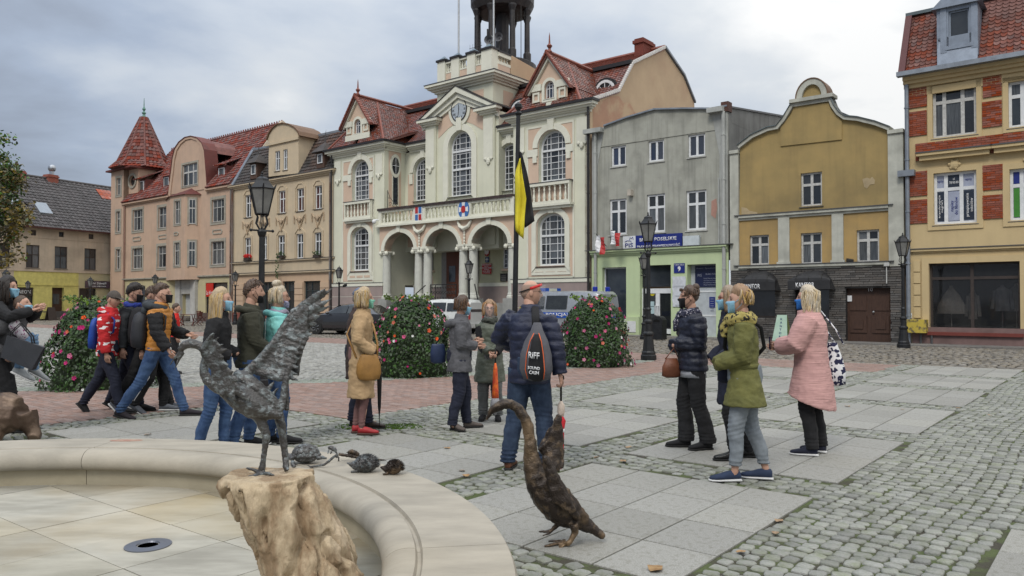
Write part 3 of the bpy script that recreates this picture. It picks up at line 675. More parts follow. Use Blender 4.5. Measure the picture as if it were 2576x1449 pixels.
MB().sheet([(L1,0),(L2,0),(L2,zg),(L1,zg)],[RP(sh),RP((door[0],door[1],.5,door[3])),RP(sh3)],v,.3).build('ground_floor_wall',m_pal,B)
cornice(B,L1,L2,v,zg-.15,m_sur,((.06,.08),(.16,.1)),'string_course')
window(B,sh,v,.15,(0,1),(0,1),fm=m_brownf,gl=m_glass,sill=False)
q=rpx(FU,zA,1470,1205,1520,1300,v);sg=MB().box((q[0],v-.02,q[2]),(q[1],v+.05,q[3])).build('shop_sign',mat('red sign',(.55,.03,.02),.5,dirt=0),B);text(sg,'La Vita',((q[0]+q[1])/2,v-.021,q[2]+.3*(q[3]-q[2])),.3,m_txt,width=(q[1]-q[0])*.85)
window(B,sh3,v,.15,(0,1),(0,1),fm=m_white,gl=m_glass3,sill=False)
dr=MB().box((door[0],v+.25,.45),((door[0]+door[1])/2,v+.3,door[3])).build('door',mat('grey white door',(.45,.46,.46),.6),B);MB().box(((door[0]+door[1])/2,v+.3,.45),(door[1],v+.34,door[3])).build('door',m_brownf,B,label='dark open door leaf')
m_stone=mat('grey white render',(.48,.47,.44),.9,(.4,.39,.37),ns=3,dirt=.2)
for a,b_ in((door[0]-.75,door[0]-.03),(door[1]+.03,door[1]+.75)):MB().box((a,v-.25,0),(b_,v-.001,zg-.3)).build('door_pillar',m_stone,B)
MB().box((door[0]-.03,v-.12,door[3]+.05),(door[1]+.03,v-.001,zg-.3)).build('door_panel',m_stone,B)
MB().box((L1,v-.12,-.03),(door[0]-.8,v-.002,.7)).build('plinth',mat('brown plinth',(.10,.07,.06),.9),B);MB().box((door[1]+.8,v-.12,-.03),(L2,v-.002,.7)).build('plinth',MATS['brown plinth'],B)
for i in range(3):MB().box((door[0]-.1,v-.9+.3*i,0),(door[1]+.1,v-.13,.15*(i+1))).build('step',MATS['worn stone step'],B)
b0,b1=FU(*zA(1206,900),v)[0],FU(*zA(1400,900),v)[0]
zb0,zb1=FU(*zA(1300,1178),v-.9)[1],FU(*zA(1320,570),v-.9)[1]
f0,f1=FU(*zA(1212,900),v-.9)[0],FU(*zA(1318,900),v-.9)[0]
s0_=FU(*zA(1422,900),v-.05)[0];b1=s0_
fw1=[rpx(FU,zA,*q,v-.9)for q in((1247,618,1285,782),(1245,915,1282,1078))]
bb=MB().sheet([(f0,zb0),(f1,zb0),(f1,zb1),(f0,zb1)],[RP(r)for r in fw1],v-.9,.12)
bb.add([(b0-.5,v,zb0),(f0,v-.9,zb0),(f0,v-.9,zb1),(b0-.5,v,zb1)],[(0,1,2,3)])
bb.add([(b0-.5,v,zb0),(f0,v-.9,zb0),(f1,v-.9,zb0),(b1,v,zb0)],[(0,1,2,3)])
bay=bb.build('bay',m_pink,B)
for r in fw1:window(B,r,v-.9,.1,(0,.5,1),(0,.64,1),fm=m_greyf,gl=[m_glass,m_glass2],surround=m_sur,sur_w=.16)
dvec=Vector((b1-f1,.9));ln=dvec.length;dvec/=ln
def sidep(s,y,z):return(f1+dvec.x*s+(-dvec.y)*y*1.0,v-.9+dvec.y*s+dvec.x*y,z)
sw=MB()
def sbox(b,s0,s1,y0,y1,z0,z1):b.hexa([sidep(s0,y0,z0),sidep(s1,y0,z0),sidep(s1,y1,z0),sidep(s0,y1,z0),sidep(s0,y0,z1),sidep(s1,y0,z1),sidep(s1,y1,z1),sidep(s0,y1,z1)])
sbox(sw,0,ln,0,.1,zb0,zb1);sw.build('bay',m_pink,B)
for r in fw1:
 b=MB();sbox(b,ln*.26,ln*.30,-.05,0,r[2],r[3]);sbox(b,ln*.66,ln*.70,-.05,0,r[2],r[3]);sbox(b,ln*.26,ln*.7,-.05,0,r[3],r[3]+.06);sbox(b,ln*.26,ln*.7,-.05,0,r[2]-.06,r[2]);sbox(b,ln*.3,ln*.66,-.04,0,r[2]+.62*(r[3]-r[2]),r[2]+.67*(r[3]-r[2]));sbox(b,ln*.465,ln*.5,-.045,0,r[2],r[3])
 wd=b.build('window',m_greyf,B);b=MB();sbox(b,ln*.3,ln*.66,-.012,-.004,r[2],r[3]);b.build('pane',m_glass,wd)
 b=MB();sbox(b,ln*.16,ln*.25,-.06,0,r[2]-.15,r[3]+.2);sbox(b,ln*.71,ln*.8,-.06,0,r[2]-.15,r[3]+.2);sbox(b,ln*.25,ln*.71,-.06,0,r[3]+.06,r[3]+.2);b.build('surround',m_sur,B)
zt_=FU(*zA(1375,520),v-.2)[1]
MB().add([(b0-.7,v,zb1),(f0-.1,v-1.05,zb1),(f1+.1,v-1.05,zb1),(b1+.2,v,zb1),((f0+b1)/2+.2,v,zt_)],[(0,1,4),(1,2,4),(2,3,4),(0,3,2,1)]).build('bay_roof',m_tin,B)
gpts=[(1205,575),(1216,480),(1228,395),(1238,310),(1255,245),(1285,200),(1325,168),(1368,158),(1410,170),(1445,205),(1463,255),(1470,330),(1478,430),(1484,530)]
gp=[FU(*zA(x,y),v-.05)for x,y in gpts]
gw=rpx(FU,zA,1302,352,1408,505,v-.05)
gb=MB().sheet(gp,[RP(gw)],v-.05,.15);n=len(gp)
gb.add([(p,v-.05,q)for p,q in gp]+[(p,v+.5,q)for p,q in gp],[(i,i+1,i+1+n,i+n)for i in range(n-1)])
gb.build('gable',m_pink,B)
gi=[(p+(gw[0]+gw[1]-2*p)*.05,q-.18)for p,q in gp];MB().band(gp,gi,v-.13,v-.052).build('gable_moulding',m_pink,B)
gt_=[(p+(p-(gw[0]+gw[1])/2)*.03,q+.05)for p,q in gp[1:]];MB().band(gt_,gp[1:],v-.18,v+.9).build('gable_coping',m_tin,B)
window(B,gw,v-.05,.12,(0,.33,.67,1),(0,.62,1),fm=m_greyf,gl=[m_glass,m_glass2],surround=m_sur,sur_w=.15,bar=.13)
bk=[(p,q-.12)for p,q in gp[3:11]];n=len(bk)
MB().add([(p,v+.5,q)for p,q in bk]+[(p,v+4.2,q)for p,q in bk],[(i,i+1,i+1+n,i+n)for i in range(n-1)]).build('roof',m_red,B)
MB().prism([(gp[2][0],zE1-.3),(gp[12][0],zE1-.3),gp[11],gp[10],gp[9],gp[4],gp[3]],v+.48,v+.3).build('gable_back',m_tin,B)
zR=FU(*zA(1600,168),v+4.2)[1]
rooft(B,(L1-.1,v-.3,zE1),(gp[0][0],v-.3,zE1),(gp[0][0],v+4.2,zR),(L1-.1,v+4.2,zR),m_red,.3,.3,thick=.05,wave=.05)
rooft(B,(gp[0][0],v+.5,zE1+.4),(gp[-1][0],v+.5,zE1+.4),(gp[-1][0],v+4.2,zR),(gp[0][0],v+4.2,zR),m_red,.3,.3,thick=.05,wave=.05)
rooft(B,(gp[-1][0],v-.3,zE1),(L2,v-.3,zE1),(L2,v+4.2,zR),(gp[-1][0],v+4.2,zR),m_red,.3,.3,thick=.05,wave=.05)
MB().add([(L1,v+4.2,zR-.05),(L2,v+4.2,zR-.05),(L2,v+9,zE1),(L1,v+9,zE1)],[(0,1,2,3)]).build('roof',m_red,B)
rdg=MB().tube([(L1,v+4.2,zR+.05),(L2,v+4.2,zR+.05)],.1,6)
for i in range(52):uu=L1+(L2-L1)*i/51;rdg.ball((uu,v+4.2,zR+.2),(.07,.07,.1),5,3)
rdg.build('ridge',m_red,B)
cornice(B,L1,gp[0][0],v,zE1-.28,m_pink,((.12,.1),(.25,.12)));cornice(B,gp[-1][0],L2,v,zE1-.28,m_pink,((.12,.1),(.25,.12)))
MB().prism([(v+.1,zE1),(v+4.2,zR+.25),(v+5,zR-.2),(v+5,zE1)],L2-.25,L2+.1,'x').build('fire_wall',m_lh,B)
for q in((990,478,1028,567),(1172,450,1206,548),(1562,383,1603,472)):
 r=rpx(FU,zA,*q,v+.5);c=(r[0]+r[1])/2;d=MB();d.box((r[0]-.25,v+.5,r[2]-.3),(r[1]+.25,v+2.6,r[3]+.15));dm=d.build('dormer',m_tin,B)
 window(dm,r,v+.5,-.01,(0,1),(0,1),gl=m_glass2,sill=False)
 tz=r[3]+.15;tiles(dm,'roof_tiles',(r[0]-.45,v+.2,tz),(r[1]+.45,v+.2,tz),(r[1]+.45,v+3.4,tz+1.5),(r[0]-.45,v+3.4,tz+1.5),.3,.3,m_red,thick=.05,wave=.05)
pipe(B,L1+.15,v-.1,0,zE1-.2,mat('pink pipe',(.3,.18,.14),.6));pipe(B,L2-.05,v-.12,0,zE1-.2,m_rust)
for q in((948,872,1008,905),(1130,858,1193,890),(1515,820,1588,855),(1240,838,1275,865)):
 r=rpx(FU,zA,*q,v if q[0]!=1240 else v-.9);yy=v if q[0]!=1240 else v-.9
 MB().ring([(r[0],(r[2]+r[3])/2),(r[0]+.12,r[2]),(r[1]-.12,r[2]),(r[1],(r[2]+r[3])/2),(r[1]-.12,r[3]),(r[0]+.12,r[3])],[(r[0]+.1,(r[2]+r[3])/2),(r[0]+.2,r[2]+.08),(r[1]-.2,r[2]+.08),(r[1]-.1,(r[2]+r[3])/2),(r[1]-.2,r[3]-.08),(r[0]+.2,r[3]-.08)],yy-.05,yy-.002).build('stucco_panel',m_sur,B)
m_cream=mat('cream plaster',(.56,.45,.31),.9,(.5,.41,.29),ns=1.4,bump=.12,streak=.2,dirt=.16,dc=(.3,.26,.2))
m_slate=mat('dark mansard tile',(.065,.055,.05),.7,(.04,.035,.033),ns=2,isl=True,rand=.3,dirt=.3,dc=(.12,.06,.04))
C0,C1=L2+.12,FU(*zB(838,1000))[0]
B=tthing('cream_house','cream house with dark mansard roof and rounded central gable','house',C0,V0)
zc_=FU(*zB(700,415))[1]
ws=[rpx(FU,zB,*q,v)for q in((208,575,252,735),(328,558,368,720),(447,545,495,705),(577,528,627,690),(704,508,756,675),(205,880,248,1040),(325,870,363,1035),(442,862,490,1015),(573,852,622,1027),(701,842,752,1015))]
zg=FU(*zB(500,1128))[1]
body(B,C0,C1,v,v+9,zg,zc_,m_cream,[RP(r)for r in ws])
m_dkred=mat('dark red curtain glass',(.10,.025,.02),.15,(.04,.02,.02),ns=3,stretch=(8,8,.3),dirt=0,spec=.6)
for i,r in enumerate(ws):
 window(B,r,v,.16,(0,.5,1),(0,.64,1),gl=[m_glass,m_dkred if i<5 else m_glass2],surround=None,fw=.07,bar=.07)
 c=(r[0]+r[1])/2;hw=(r[1]-r[0])/2
 MB().ring([(r[0]-.22,r[2]),(r[1]+.22,r[2]),(r[1]+.22,r[3]+.1),(c+hw*.6,r[3]+.42),(c-hw*.6,r[3]+.42),(r[0]-.22,r[3]+.1)],[(r[0]-.1,r[2]),(r[1]+.1,r[2]),(r[1]+.1,r[3]+.02),(c+hw*.5,r[3]+.3),(c-hw*.5,r[3]+.3),(r[0]-.1,r[3]+.02)],v-.05,v-.002).build('surround',m_cream,B)
 if i<5:
  z0=r[2]-.25;sw=MB()
  sw.tube([(c-.62,v-.04,z0-.55),(c-.62,v-.05,z0),(c-.3,v-.07,z0-.3),(c,v-.08,z0-.15),(c+.3,v-.07,z0-.3),(c+.62,v-.05,z0),(c+.62,v-.04,z0-.55)],.05,5)
  sw.tube([(c-.33,v-.05,z0-.3),(c,v-.08,z0-1.0),(c+.33,v-.05,z0-.3)],.045,5);sw.ball((c,v-.08,z0-.3),(.17,.08,.2),8,5)
  sw.build('garland',mat('stucco garland',(.5,.38,.26),.9),B)
m_pch=mat('peach plaster',(.54,.385,.26),.9,(.5,.36,.25),ns=1.5,bump=.1,streak=.12)
gws=[rpx(FU,zB,*q,v)for q in((475,1190,562,1430),(625,1188,745,1400),(335,1195,410,1430),(200,1205,265,1420))]
MB().sheet([(C0,0),(C1,0),(C1,zg),(C0,zg)],[RP((r[0],r[1],.75,r[3]))for r in gws],v,.25).build('ground_floor_wall',m_pch,B)
for r in gws:window(B,(r[0],r[1],.75,r[3]),v,.2,(0,.4,1),(0,.7,1),fm=mat('dark green frame',(.03,.045,.05),.5),gl=m_glass,fw=.1,sill=False)
edges=sorted([C0]+[x for r in gws for x in(r[0],r[1])]+[C1])
for a,b_ in zip(edges[::2],edges[1::2]):
 for k in range(9):
  z=.78+k*.42
  if z+.4<gws[0][3]+.2:MB().box((a+.04,v-.06,z),(b_-.04,v-.001,z+.38)).build('rusticated_block',m_pch,B)
MB().box((C0,v-.1,-.03),(C1,v-.001,.74)).build('plinth',mat('red brick plinth',(.22,.07,.05),.9,bump=.4,bs=30),B)
for yy,st in((1130,((.08,.07),(.18,.1))),(1042,((.06,.06),(.14,.08)))):z=FU(*zB(500,yy))[1];cornice(B,C0,C1,v,z-.1,m_cream,st,'string_course',lm=m_sill)
cornice(B,C0,C1,v,zc_-.3,m_cream,((.1,.1),(.2,.1),(.3,.1)),lm=m_sill)
zm=FU(*zB(740,148),v+1.6)[1]
g0,g1=FU(*zB(372,300))[0],FU(*zB(590,300))[0]
rooft(B,(C0,v-.1,zc_+.02),(g0,v-.1,zc_+.02),(g0,v+1.6,zm),(C0,v+1.6,zm),m_slate,.3,.28,thick=.045,sc=.1)
rooft(B,(g1,v-.1,zc_+.02),(C1,v-.1,zc_+.02),(C1,v+1.6,zm),(g1,v+1.6,zm),m_slate,.3,.28,thick=.045,sc=.1)
MB().hexa([(C0,v+1.5,zm-.1),(C1,v+1.5,zm-.1),(C1,v+9,zm+.2),(C0,v+9,zm+.2),(C0,v+1.5,zm+.05),(C1,v+1.5,zm+.05),(C1,v+9,zm+.35),(C0,v+9,zm+.35)]).build('flat_roof',m_gut,B)
MB().prism([(v,zc_),(v+1.6,zm),(v+9,zm),(v+9,zc_)],C0+.02,C0+.2,'x').build('fire_wall',m_lh,B);MB().prism([(v-.25,zc_),(v+1.6,zm+.15),(v+2,zm+.15),(v+2,zc_)],C0-.1,C0+.25,'x').build('verge_flashing',m_gut,B)
gpp=[(590,420),(590,300),(588,170),(600,160),(590,128),(560,95),(520,73),(480,66),(440,75),(405,105),(383,140),(368,185),(380,200),(376,300),(376,445)]
gp=[FU(*zB(x,y),v-.04)for x,y in gpp];gw=[rpx(FU,zB,*q,v-.04)for q in((421,262,457,402),(479,250,511,395))]
gb=MB().sheet(gp[::-1],[RP(r)for r in gw],v-.04,.15);n=len(gp);gb.add([(p,v-.04,q)for p,q in gp]+[(p,v+1.9,q)for p,q in gp],[(i,i+1,i+1+n,i+n)for i in range(n-1)]);gb.build('gable',m_cream,B)
for r in gw:window(B,r,v-.04,.12,(0,.5,1),(0,.62,1),gl=m_glass2,fw=.07)
MB().band([(p+(p-(g0+g1)/2)*.05,q+.06)for p,q in gp[3:12]],gp[3:12],v-.15,v+1.95).build('gable_coping',mat('rust tin',(.16,.09,.05),.6),B)
z=gp[2][1];MB().box((g0-.12,v-.16,z-.1),(g1+.12,v-.041,z+.06)).build('gable_cornice',m_cream,B)
for q in((255,360,285,430),(728,283,762,350)):
 r=rpx(FU,zB,*q,v-.05);c=(r[0]+r[1])/2;d=MB().box((r[0]-.16,v-.05,r[2]-.3),(r[1]+.16,v+1.3,r[3]+.1)).build('dormer',mat('brown dormer board',(.09,.05,.035),.7),B)
 window(d,r,v-.05,-.01,(0,1),(0,1),gl=m_glass2,sill=False)
 zt_=r[3]+.1;MB().add([(r[0]-.4,v-.35,zt_),(r[1]+.4,v-.35,zt_),(r[1]+.4,v+1.3,zt_),(r[0]-.4,v+1.3,zt_),(c-.12,v+.3,zt_+.7),(c+.12,v+.3,zt_+.7),(c,v+.4,zt_+1.6)],[(0,1,5,4),(1,2,5),(2,3,4,5),(3,0,4),(4,5,6),(0,3,2,1)]).build('dormer_roof',m_slate,d)
c=rpx(FU,zB,897,65,925,200,v+3);MB().box((C1-.9,v+1.8,zm-.3),(C1-.2,v+2.7,c[3])).build('chimney',mat('brown chimney',(.24,.12,.07),.8),B)
pipe(B,C1-.22,v-.12,0,zc_,m_rust);pipe(B,C0+.1,v-.14,0,zc_,m_rust)
m_gr=mat('window plant',(.05,.10,.03),.8,(.03,.06,.02),ns=30,dirt=0);m_rf=mat('red geranium',(.6,.02,.015),.7,dirt=0)
for(x,y,kind)in((225,1030,'r'),(462,1015,'g'),(722,1010,'d')):
 p=FU(*zB(x,y),v-.2);X,Y=toXY(p[0],v-.2);T=tthing('flower_box',{'r':'flower box of red geraniums on the cream house window sill','g':'window box with a long trailing green plant on the cream house','d':'dark flower box with sparse plants on the rightmost lower sill of the cream house'}[kind],'flower box',p[0],v-.2,p[1]);T.location.z=p[1]
 MB().box((p[0]-.3,v-.32,p[1]-.12),(p[0]+.3,v-.1,p[1]+.08)).build('box',m_brownf,T)
 b=MB()
 for i in range(90 if kind!='d' else 30):
  a=(p[0]+rnd.uniform(-.35,.35),v-.2+rnd.uniform(-.15,.1),p[1]+rnd.uniform(.05,.32))if kind!='g' or i<40 else(p[0]-.2+rnd.uniform(-.18,.18),v-.36+rnd.uniform(-.04,.04),p[1]-rnd.uniform(0,1.5))
  b.ball(a,rnd.uniform(.025,.05),5,3)
 b.build('foliage',m_rf if kind=='r' else m_gr,T,kind='stuff')
# ---------------------------------------------------------------- 4 town hall
m_mint=mat('pale mint plaster',(.67,.665,.53),.88,(.62,.615,.49),ns=1.3,bump=.08,streak=.1,dirt=.08,dc=(.4,.42,.36))
m_salm=mat('salmon plaster',(.63,.47,.355),.9,(.59,.44,.335),ns=1.5,bump=.1,streak=.08,dirt=.08)
m_trim=mat('ivory trim',(.72,.71,.60),.8,(.66,.65,.55),ns=2,dirt=.1,bump=.05)
m_mauve=mat('mauve plinth render',(.33,.26,.24),.9,(.29,.235,.22),ns=2,dirt=.15,streak=.1)
m_colst=mat('column stone',(.56,.565,.5),.8,(.5,.5,.45),ns=4,dirt=.12)
m_htile=mat('glazed brown red tile',(.20,.075,.055),.42,(.14,.055,.042),ns=2.5,isl=True,rand=.28,dirt=.2,dc=(.1,.04,.03),spec=.6)
m_ridge=mat('ridge tile',(.24,.07,.045),.5,(.16,.05,.035),ns=5)
m_copper=mat('black patina metal',(.028,.027,.03),.5,(.045,.04,.04),ns=3,metal=.3,bump=.15,streak=.3,dc=(.07,.065,.06))
HW0,HW1,HW2,HW3=-39.87,-35.05,-25.06,-20.32
ZC=10.75;VR=32.78;HC=(HW0+HW3)/2
B=tthing('town_hall','mint and salmon town hall with clock gable, arcade and black lantern tower','town hall',HC,V0)
zp=FU(*zB(900,1222))[1]
def bay_front(u0,u1,Zf,up,lo,v=V0,nm='wing'):
 """one projecting wing: plinth, wall, framed windows, small balcony"""
 ru=rpx(FU,Zf,*up,v);rl=rpx(FU,Zf,*lo,v);ru=(ru[0],ru[1],ru[2],ru[3]);rl=(rl[0],rl[1],rl[2],rl[3])
 hu=AP(ru,(ru[1]-ru[0])/2*.95);hl=AP(rl,(rl[1]-rl[0])/2*.7)
 body(B,u0,u1,v,v+8,zp,ZC,m_mint,[hu,hl],dep=.3)
 c=(ru[0]+ru[1])/2
 MB().sheet([(u0+.95,zp+.25),(u1-.95,zp+.25),(u1-.95,ZC-.35),(u0+.95,ZC-.35)],[hu,hl],v-.012,.02).build('salmon_field',m_salm,B)
 for x in(u0+.95,u1-.95):MB().box((x-.05,v-.035,zp+.2),(x+.05,v-.013,ZC-.3)).build('moulding',m_trim,B)
 MB().box((u0+.9,v-.036,ZC-.4),(u1-.9,v-.014,ZC-.3)).build('moulding',m_trim,B)
 for r,ri,sw in((ru,.95,.3),(rl,.7,.32)):
  rise=(r[1]-r[0])/2*ri;window(B,r,v,.28,(0,.22,.5-.14,.64,.78,1),[0,.125,.25,.375,.5,.625,.75,.875,1]if r is ru else[0,.14,.28,.42,.56,.70,.85,1],rise=rise,fm=m_white,gl=[m_glass2,m_glass,m_glass2],fw=.1,bar=.032,sm=m_sill,proud=.12)
  MB().box((r[0]+.1,v+.19,r[2]+(.62 if r is ru else .58)*(r[3]-r[2])-.05),(r[1]-.1,v+.29,r[2]+(.62 if r is ru else .58)*(r[3]-r[2])+.05)).build('transom',m_white,B)
  zs=r[3]-rise
  o=AP((r[0],r[1],zs-.05,r[3]),rise,.34)[2:]if r is ru else AP(r,rise,.32)[1:]+[AP(r,rise,.32)[0]]
  i=AP((r[0],r[1],zs-.05,r[3]),rise,.03)[2:]if r is ru else AP(r,rise,.04)[1:]+[AP(r,rise,.04)[0]]
  MB().band(o,i,v-.09,v-.013).build('archivolt',m_trim,B)
  MB().hexa([(c-.15,v-.13,r[3]+.0),(c+.15,v-.13,r[3]+.0),(c+.15,v-.014,r[3]),(c-.15,v-.014,r[3]),(c-.21,v-.15,r[3]+.55),(c+.21,v-.15,r[3]+.55),(c+.21,v-.014,r[3]+.55),(c-.21,v-.014,r[3]+.55)]).build('keystone',m_trim,B)
  if r is ru:
   for a,b_ in((u0+.95,r[0]-.03),(r[1]+.03,u1-.95)):MB().box((a,v-.07,zs-.42),(b_,v-.0135,zs-.06)).build('impost',m_trim,B)
   for x in(r[0]-.2,r[1]+.2):MB().box((x-.12,v-.1,zs-.75),(x+.12,v-.0137,zs-.42)).build('corbel',m_trim,B)
 z1=ru[2]-.1;z0=z1-1.25;a,b_=ru[0]-.42,ru[1]+.42
 balustrade(B,a,b_,v-.2,z0+.18,z1,7,m_trim,ends=True,th=.2);MB().box((a-.1,v-.36,z0+.06),(b_+.1,v-.013,z0+.18)).box((a,v-.26,z0-.06),(b_,v-.0132,z0+.06)).build('balcony_slab',m_trim,B)
 MB().box((a-.06,v-.34,z1),(b_+.06,v-.01,z1+.04)).build('sill',m_sill,B)
 z1=rl[2]-.12;z0=zp+.32
 b=MB();b.box((rl[0]-.35,v-.05,z0),(rl[1]+.35,v-.0131,z1));b.build('apron',m_trim,B)
 W=rl[1]-rl[0]+.7
 for k,(f0,f1)in enumerate(((.1,.32),(.38,.62),(.68,.9))):MB().box((rl[0]-.35+W*f0,v-.062,z0+.15),(rl[0]-.35+W*f1,v-.0505,z1-.18)).build('apron_panel',m_salm,B)
 for k in range(4):
  z=(zp-.06)*k/4;MB().box((u0-.02,v-.14,z+(.0 if k else-.03)),(u1+.02,v-.001,(zp-.06)*(k+1)/4-.03)).build('plinth_course',m_mauve,B)
 MB().box((u0-.04,v-.18,zp-.06),(u1+.04,v-.0012,zp+.12)).box((u0-.02,v-.13,0),(u1+.02,v-.0014,zp-.07)).build('plinth_cap',m_trim,B)
 MB().box((u0-.05,v-.2,zp+.12),(u1+.05,v-.0011,zp+.15)).build('flashing',m_sill,B)
 for x in(u0+.45,u1-.45):
  MB().box((x-.3,v-.05,ZC-1.5),(x+.3,v-.001,ZC-.25)).build('pilaster_head',m_trim,B)
  t=MB().ball((x,v-.08,ZC-1.62),(.12,.06,.16),8,5);t.ball((x-.2,v-.06,ZC-1.5),(.09,.05,.09),7,4);t.ball((x+.2,v-.06,ZC-1.5),(.09,.05,.09),7,4);t.build('drop_ornament',m_trim,B)
 return ru,rl
bay_front(HW0,HW1,zB,(972,325,1094,612),(968,805,1094,1115))
zI=lambda x,y:(x,y)
bay_front(HW2,HW3,zI,(1355,327,1423,455),(1352,536,1421,668))
for uu in(HW1,HW2):
 b=MB();q=FU(*zB(1270,370),V0+.8);s_=1 if uu==HW1 else-1
 b.add([(uu+.002*s_,V0,0),(uu+.002*s_,VR,0),(uu+.002*s_,VR,ZC),(uu+.002*s_,V0,ZC)],[(0,1,2,3)]).build('wing_side',m_mint,B)
zo=FU(*zB(1270,370),V0+.85)[1];zn=FU(*zB(1265,545),V0+.85)[1]
def yz(pts,u0,u1,m,nm,p):return MB().prism(pts,u0,u1,'x').build(nm,m,p)
yz([(V0+.35,zo-2.9),(V0+1.35,zo-2.9),(V0+1.35,zo+1.1),(V0+.35,zo+1.1)],HW1+.003,HW1+.015,m_salm,'salmon_field',B)
e=lambda a,b:[(V0+.85+a*math.cos(t*.3142),zo+b*math.sin(t*.3142))for t in range(20)]
wo=yz(e(.42,.72),HW1+.016,HW1+.08,m_trim,'oval_window',B);yz(e(.29,.52),HW1+.081,HW1+.085,m_glass,'pane',wo)
yz([(V0+.84,zo-.5),(V0+.87,zo-.5),(V0+.87,zo+.5),(V0+.84,zo+.5)],HW1+.086,HW1+.095,m_white,'bar',wo);yz([(V0+.57,zo-.015),(V0+1.13,zo-.015),(V0+1.13,zo+.015),(V0+.57,zo+.015)],HW1+.087,HW1+.094,m_white,'bar',wo)
wn=yz([(V0+.6,zn-.95),(V0+1.15,zn-.95),(V0+1.15,zn+.95),(V0+.6,zn+.95)],HW1+.016,HW1+.03,m_trim,'window',B);yz([(V0+.68,zn-.85),(V0+1.07,zn-.85),(V0+1.07,zn+.85),(V0+.68,zn+.85)],HW1+.031,HW1+.036,m_glass,'pane',wn)
T0,T1=-32.62,-27.30
rw=rpx(FU,zB,1413,312,1546,612,VR);rw2=(2*HC-rw[1],2*HC-rw[0],rw[2],rw[3])
zfl=FU(*zC(400,1400),VR)[1]
body(B,HW1,HW2,VR,VR+6,4.6,ZC,m_mint,[AP(rw,(rw[1]-rw[0])/2),AP(rw2,(rw[1]-rw[0])/2)],dep=.25)
for r in(rw,rw2):
 ri=(r[1]-r[0])/2;zs=r[3]-ri;window(B,r,VR,.24,(0,.22,.36,.64,.78,1),[0,.125,.25,.375,.5,.625,.75,.875,1],rise=ri,gl=[m_glass2,m_glass],fw=.09,bar=.032,proud=.12)
 MB().band(AP((r[0],r[1],zs-.05,r[3]),ri,.32)[2:],AP((r[0],r[1],zs-.05,r[3]),ri,.03)[2:],VR-.08,VR-.001).build('archivolt',m_trim,B)
 MB().box((r[0]-.5,VR-.03,4.9),(r[0]-.01,VR-.001,zs-.1)).box((r[1]+.01,VR-.03,4.9),(r[1]+.5,VR-.001,zs-.1)).build('salmon_field',m_salm,B)
 c=(r[0]+r[1])/2;MB().box((c-.17,VR-.12,r[3]+.02),(c+.17,VR-.002,r[3]+.5)).build('keystone',m_trim,B)
 for x in(r[0]-.2,r[1]+.2):MB().box((x-.14,VR-.1,zs-.7),(x+.14,VR-.032,zs-.08)).build('corbel',m_trim,B)
CS=((.08,.12),(.18,.08),(.3,.1),(.42,.14))
for a,b_,vv in((HW0,HW1,V0),(HW2,HW3,V0)):cornice(B,a,b_,vv,ZC-.05,m_trim,CS);MB().box((a-.5,vv-.52,ZC+.38),(b_+.5,vv+.1,ZC+.5)).build('gutter',m_gutd,B)
for a,b_ in((HW1+.45,T0),(T1,HW2-.45)):cornice(B,a,b_,VR,ZC-.05,m_trim,CS,ends=False);MB().box((a,VR-.5,ZC+.38),(b_,VR+.1,ZC+.5)).build('gutter',m_gutd,B)
for uu,s_ in((HW1,1),(HW2,-1)):
 b=MB();z=ZC-.05
 for pr,h in CS:b.box((uu,V0,z),(uu+s_*pr,VR-pr if False else VR,z+h));z+=h-.0005
 b.build('cornice',m_trim,B);MB().box((uu,V0+.1,ZC+.379),(uu+s_*.5,VR-.5,ZC+.499)).build('gutter',m_gutd,B)
prf=[(V0-.3,11.12),(33.65,12.25),(35.05,14.0),(38.65,15.75),(41.0,14.7),(42.4,13.4),(42.6,11)]
for a,b_ in((HW0-.1,HW1+.35),(HW2-.35,HW3+.05)):rooft(B,(a,prf[0][0],prf[0][1]),(b_,prf[0][0],prf[0][1]),(b_,33.65,12.25),(a,33.65,12.25),m_htile,.2,.17,thick=.03)
for a,b_ in((HW1+.35,T0),(T1,HW2-.35)):rooft(B,(a,VR-.35,11.15),(b_,VR-.35,11.15),(b_,33.65,12.25),(a,33.65,12.25),m_htile,.2,.17,thick=.03)
for a,b_ in((HW0-.1,T0+.5),(T1-.5,HW3+.05)):rooft(B,(a,33.65,12.25),(b_,33.65,12.25),(b_,35.05,14.0),(a,35.05,14.0),m_htile,.2,.17,thick=.03)
MB().box((HW0-.1,34.85,13.97),(HW3+.06,35.1,14.17)).build('mansard_break',m_gutd,B)
rooft(B,(HW0-1.6,35.1,14.1),(HW3+.05,35.1,14.1),(HW3+.05,38.65,15.75),(HW0-1.6,38.65,15.75),m_ridge,.26,.2,thick=.03)
MB().prism([(33.65,12.1),(35.05,13.8),(38.65,15.6),(42.4,13.3),(42.6,9)]+[(33.65,9)],HW0-1.2,HW3-.01,'x').build('roof_body',m_ridge,B)
MB().tube([(HW0-1.6,38.65,15.8),(HW3+.05,38.65,15.8)],.12,6).build('ridge',m_ridge,B)
MB().prism([(V0+.0,0),(V0+.0,ZC+.35)]+[(a,b_-.03)for a,b_ in prf[:1]][:0]+[(V0,11.1),(33.65,12.2),(35.05,13.95),(38.65,15.7),(41.0,14.65),(42.4,13.35),(42.6,0)],HW3-.3,HW3+.005,'x').build('gable_wall',mat('peach gable plaster',(.50,.37,.24),.9,(.44,.32,.21),ns=.8,bump=.15,dirt=.3,dc=(.36,.22,.15)),B)
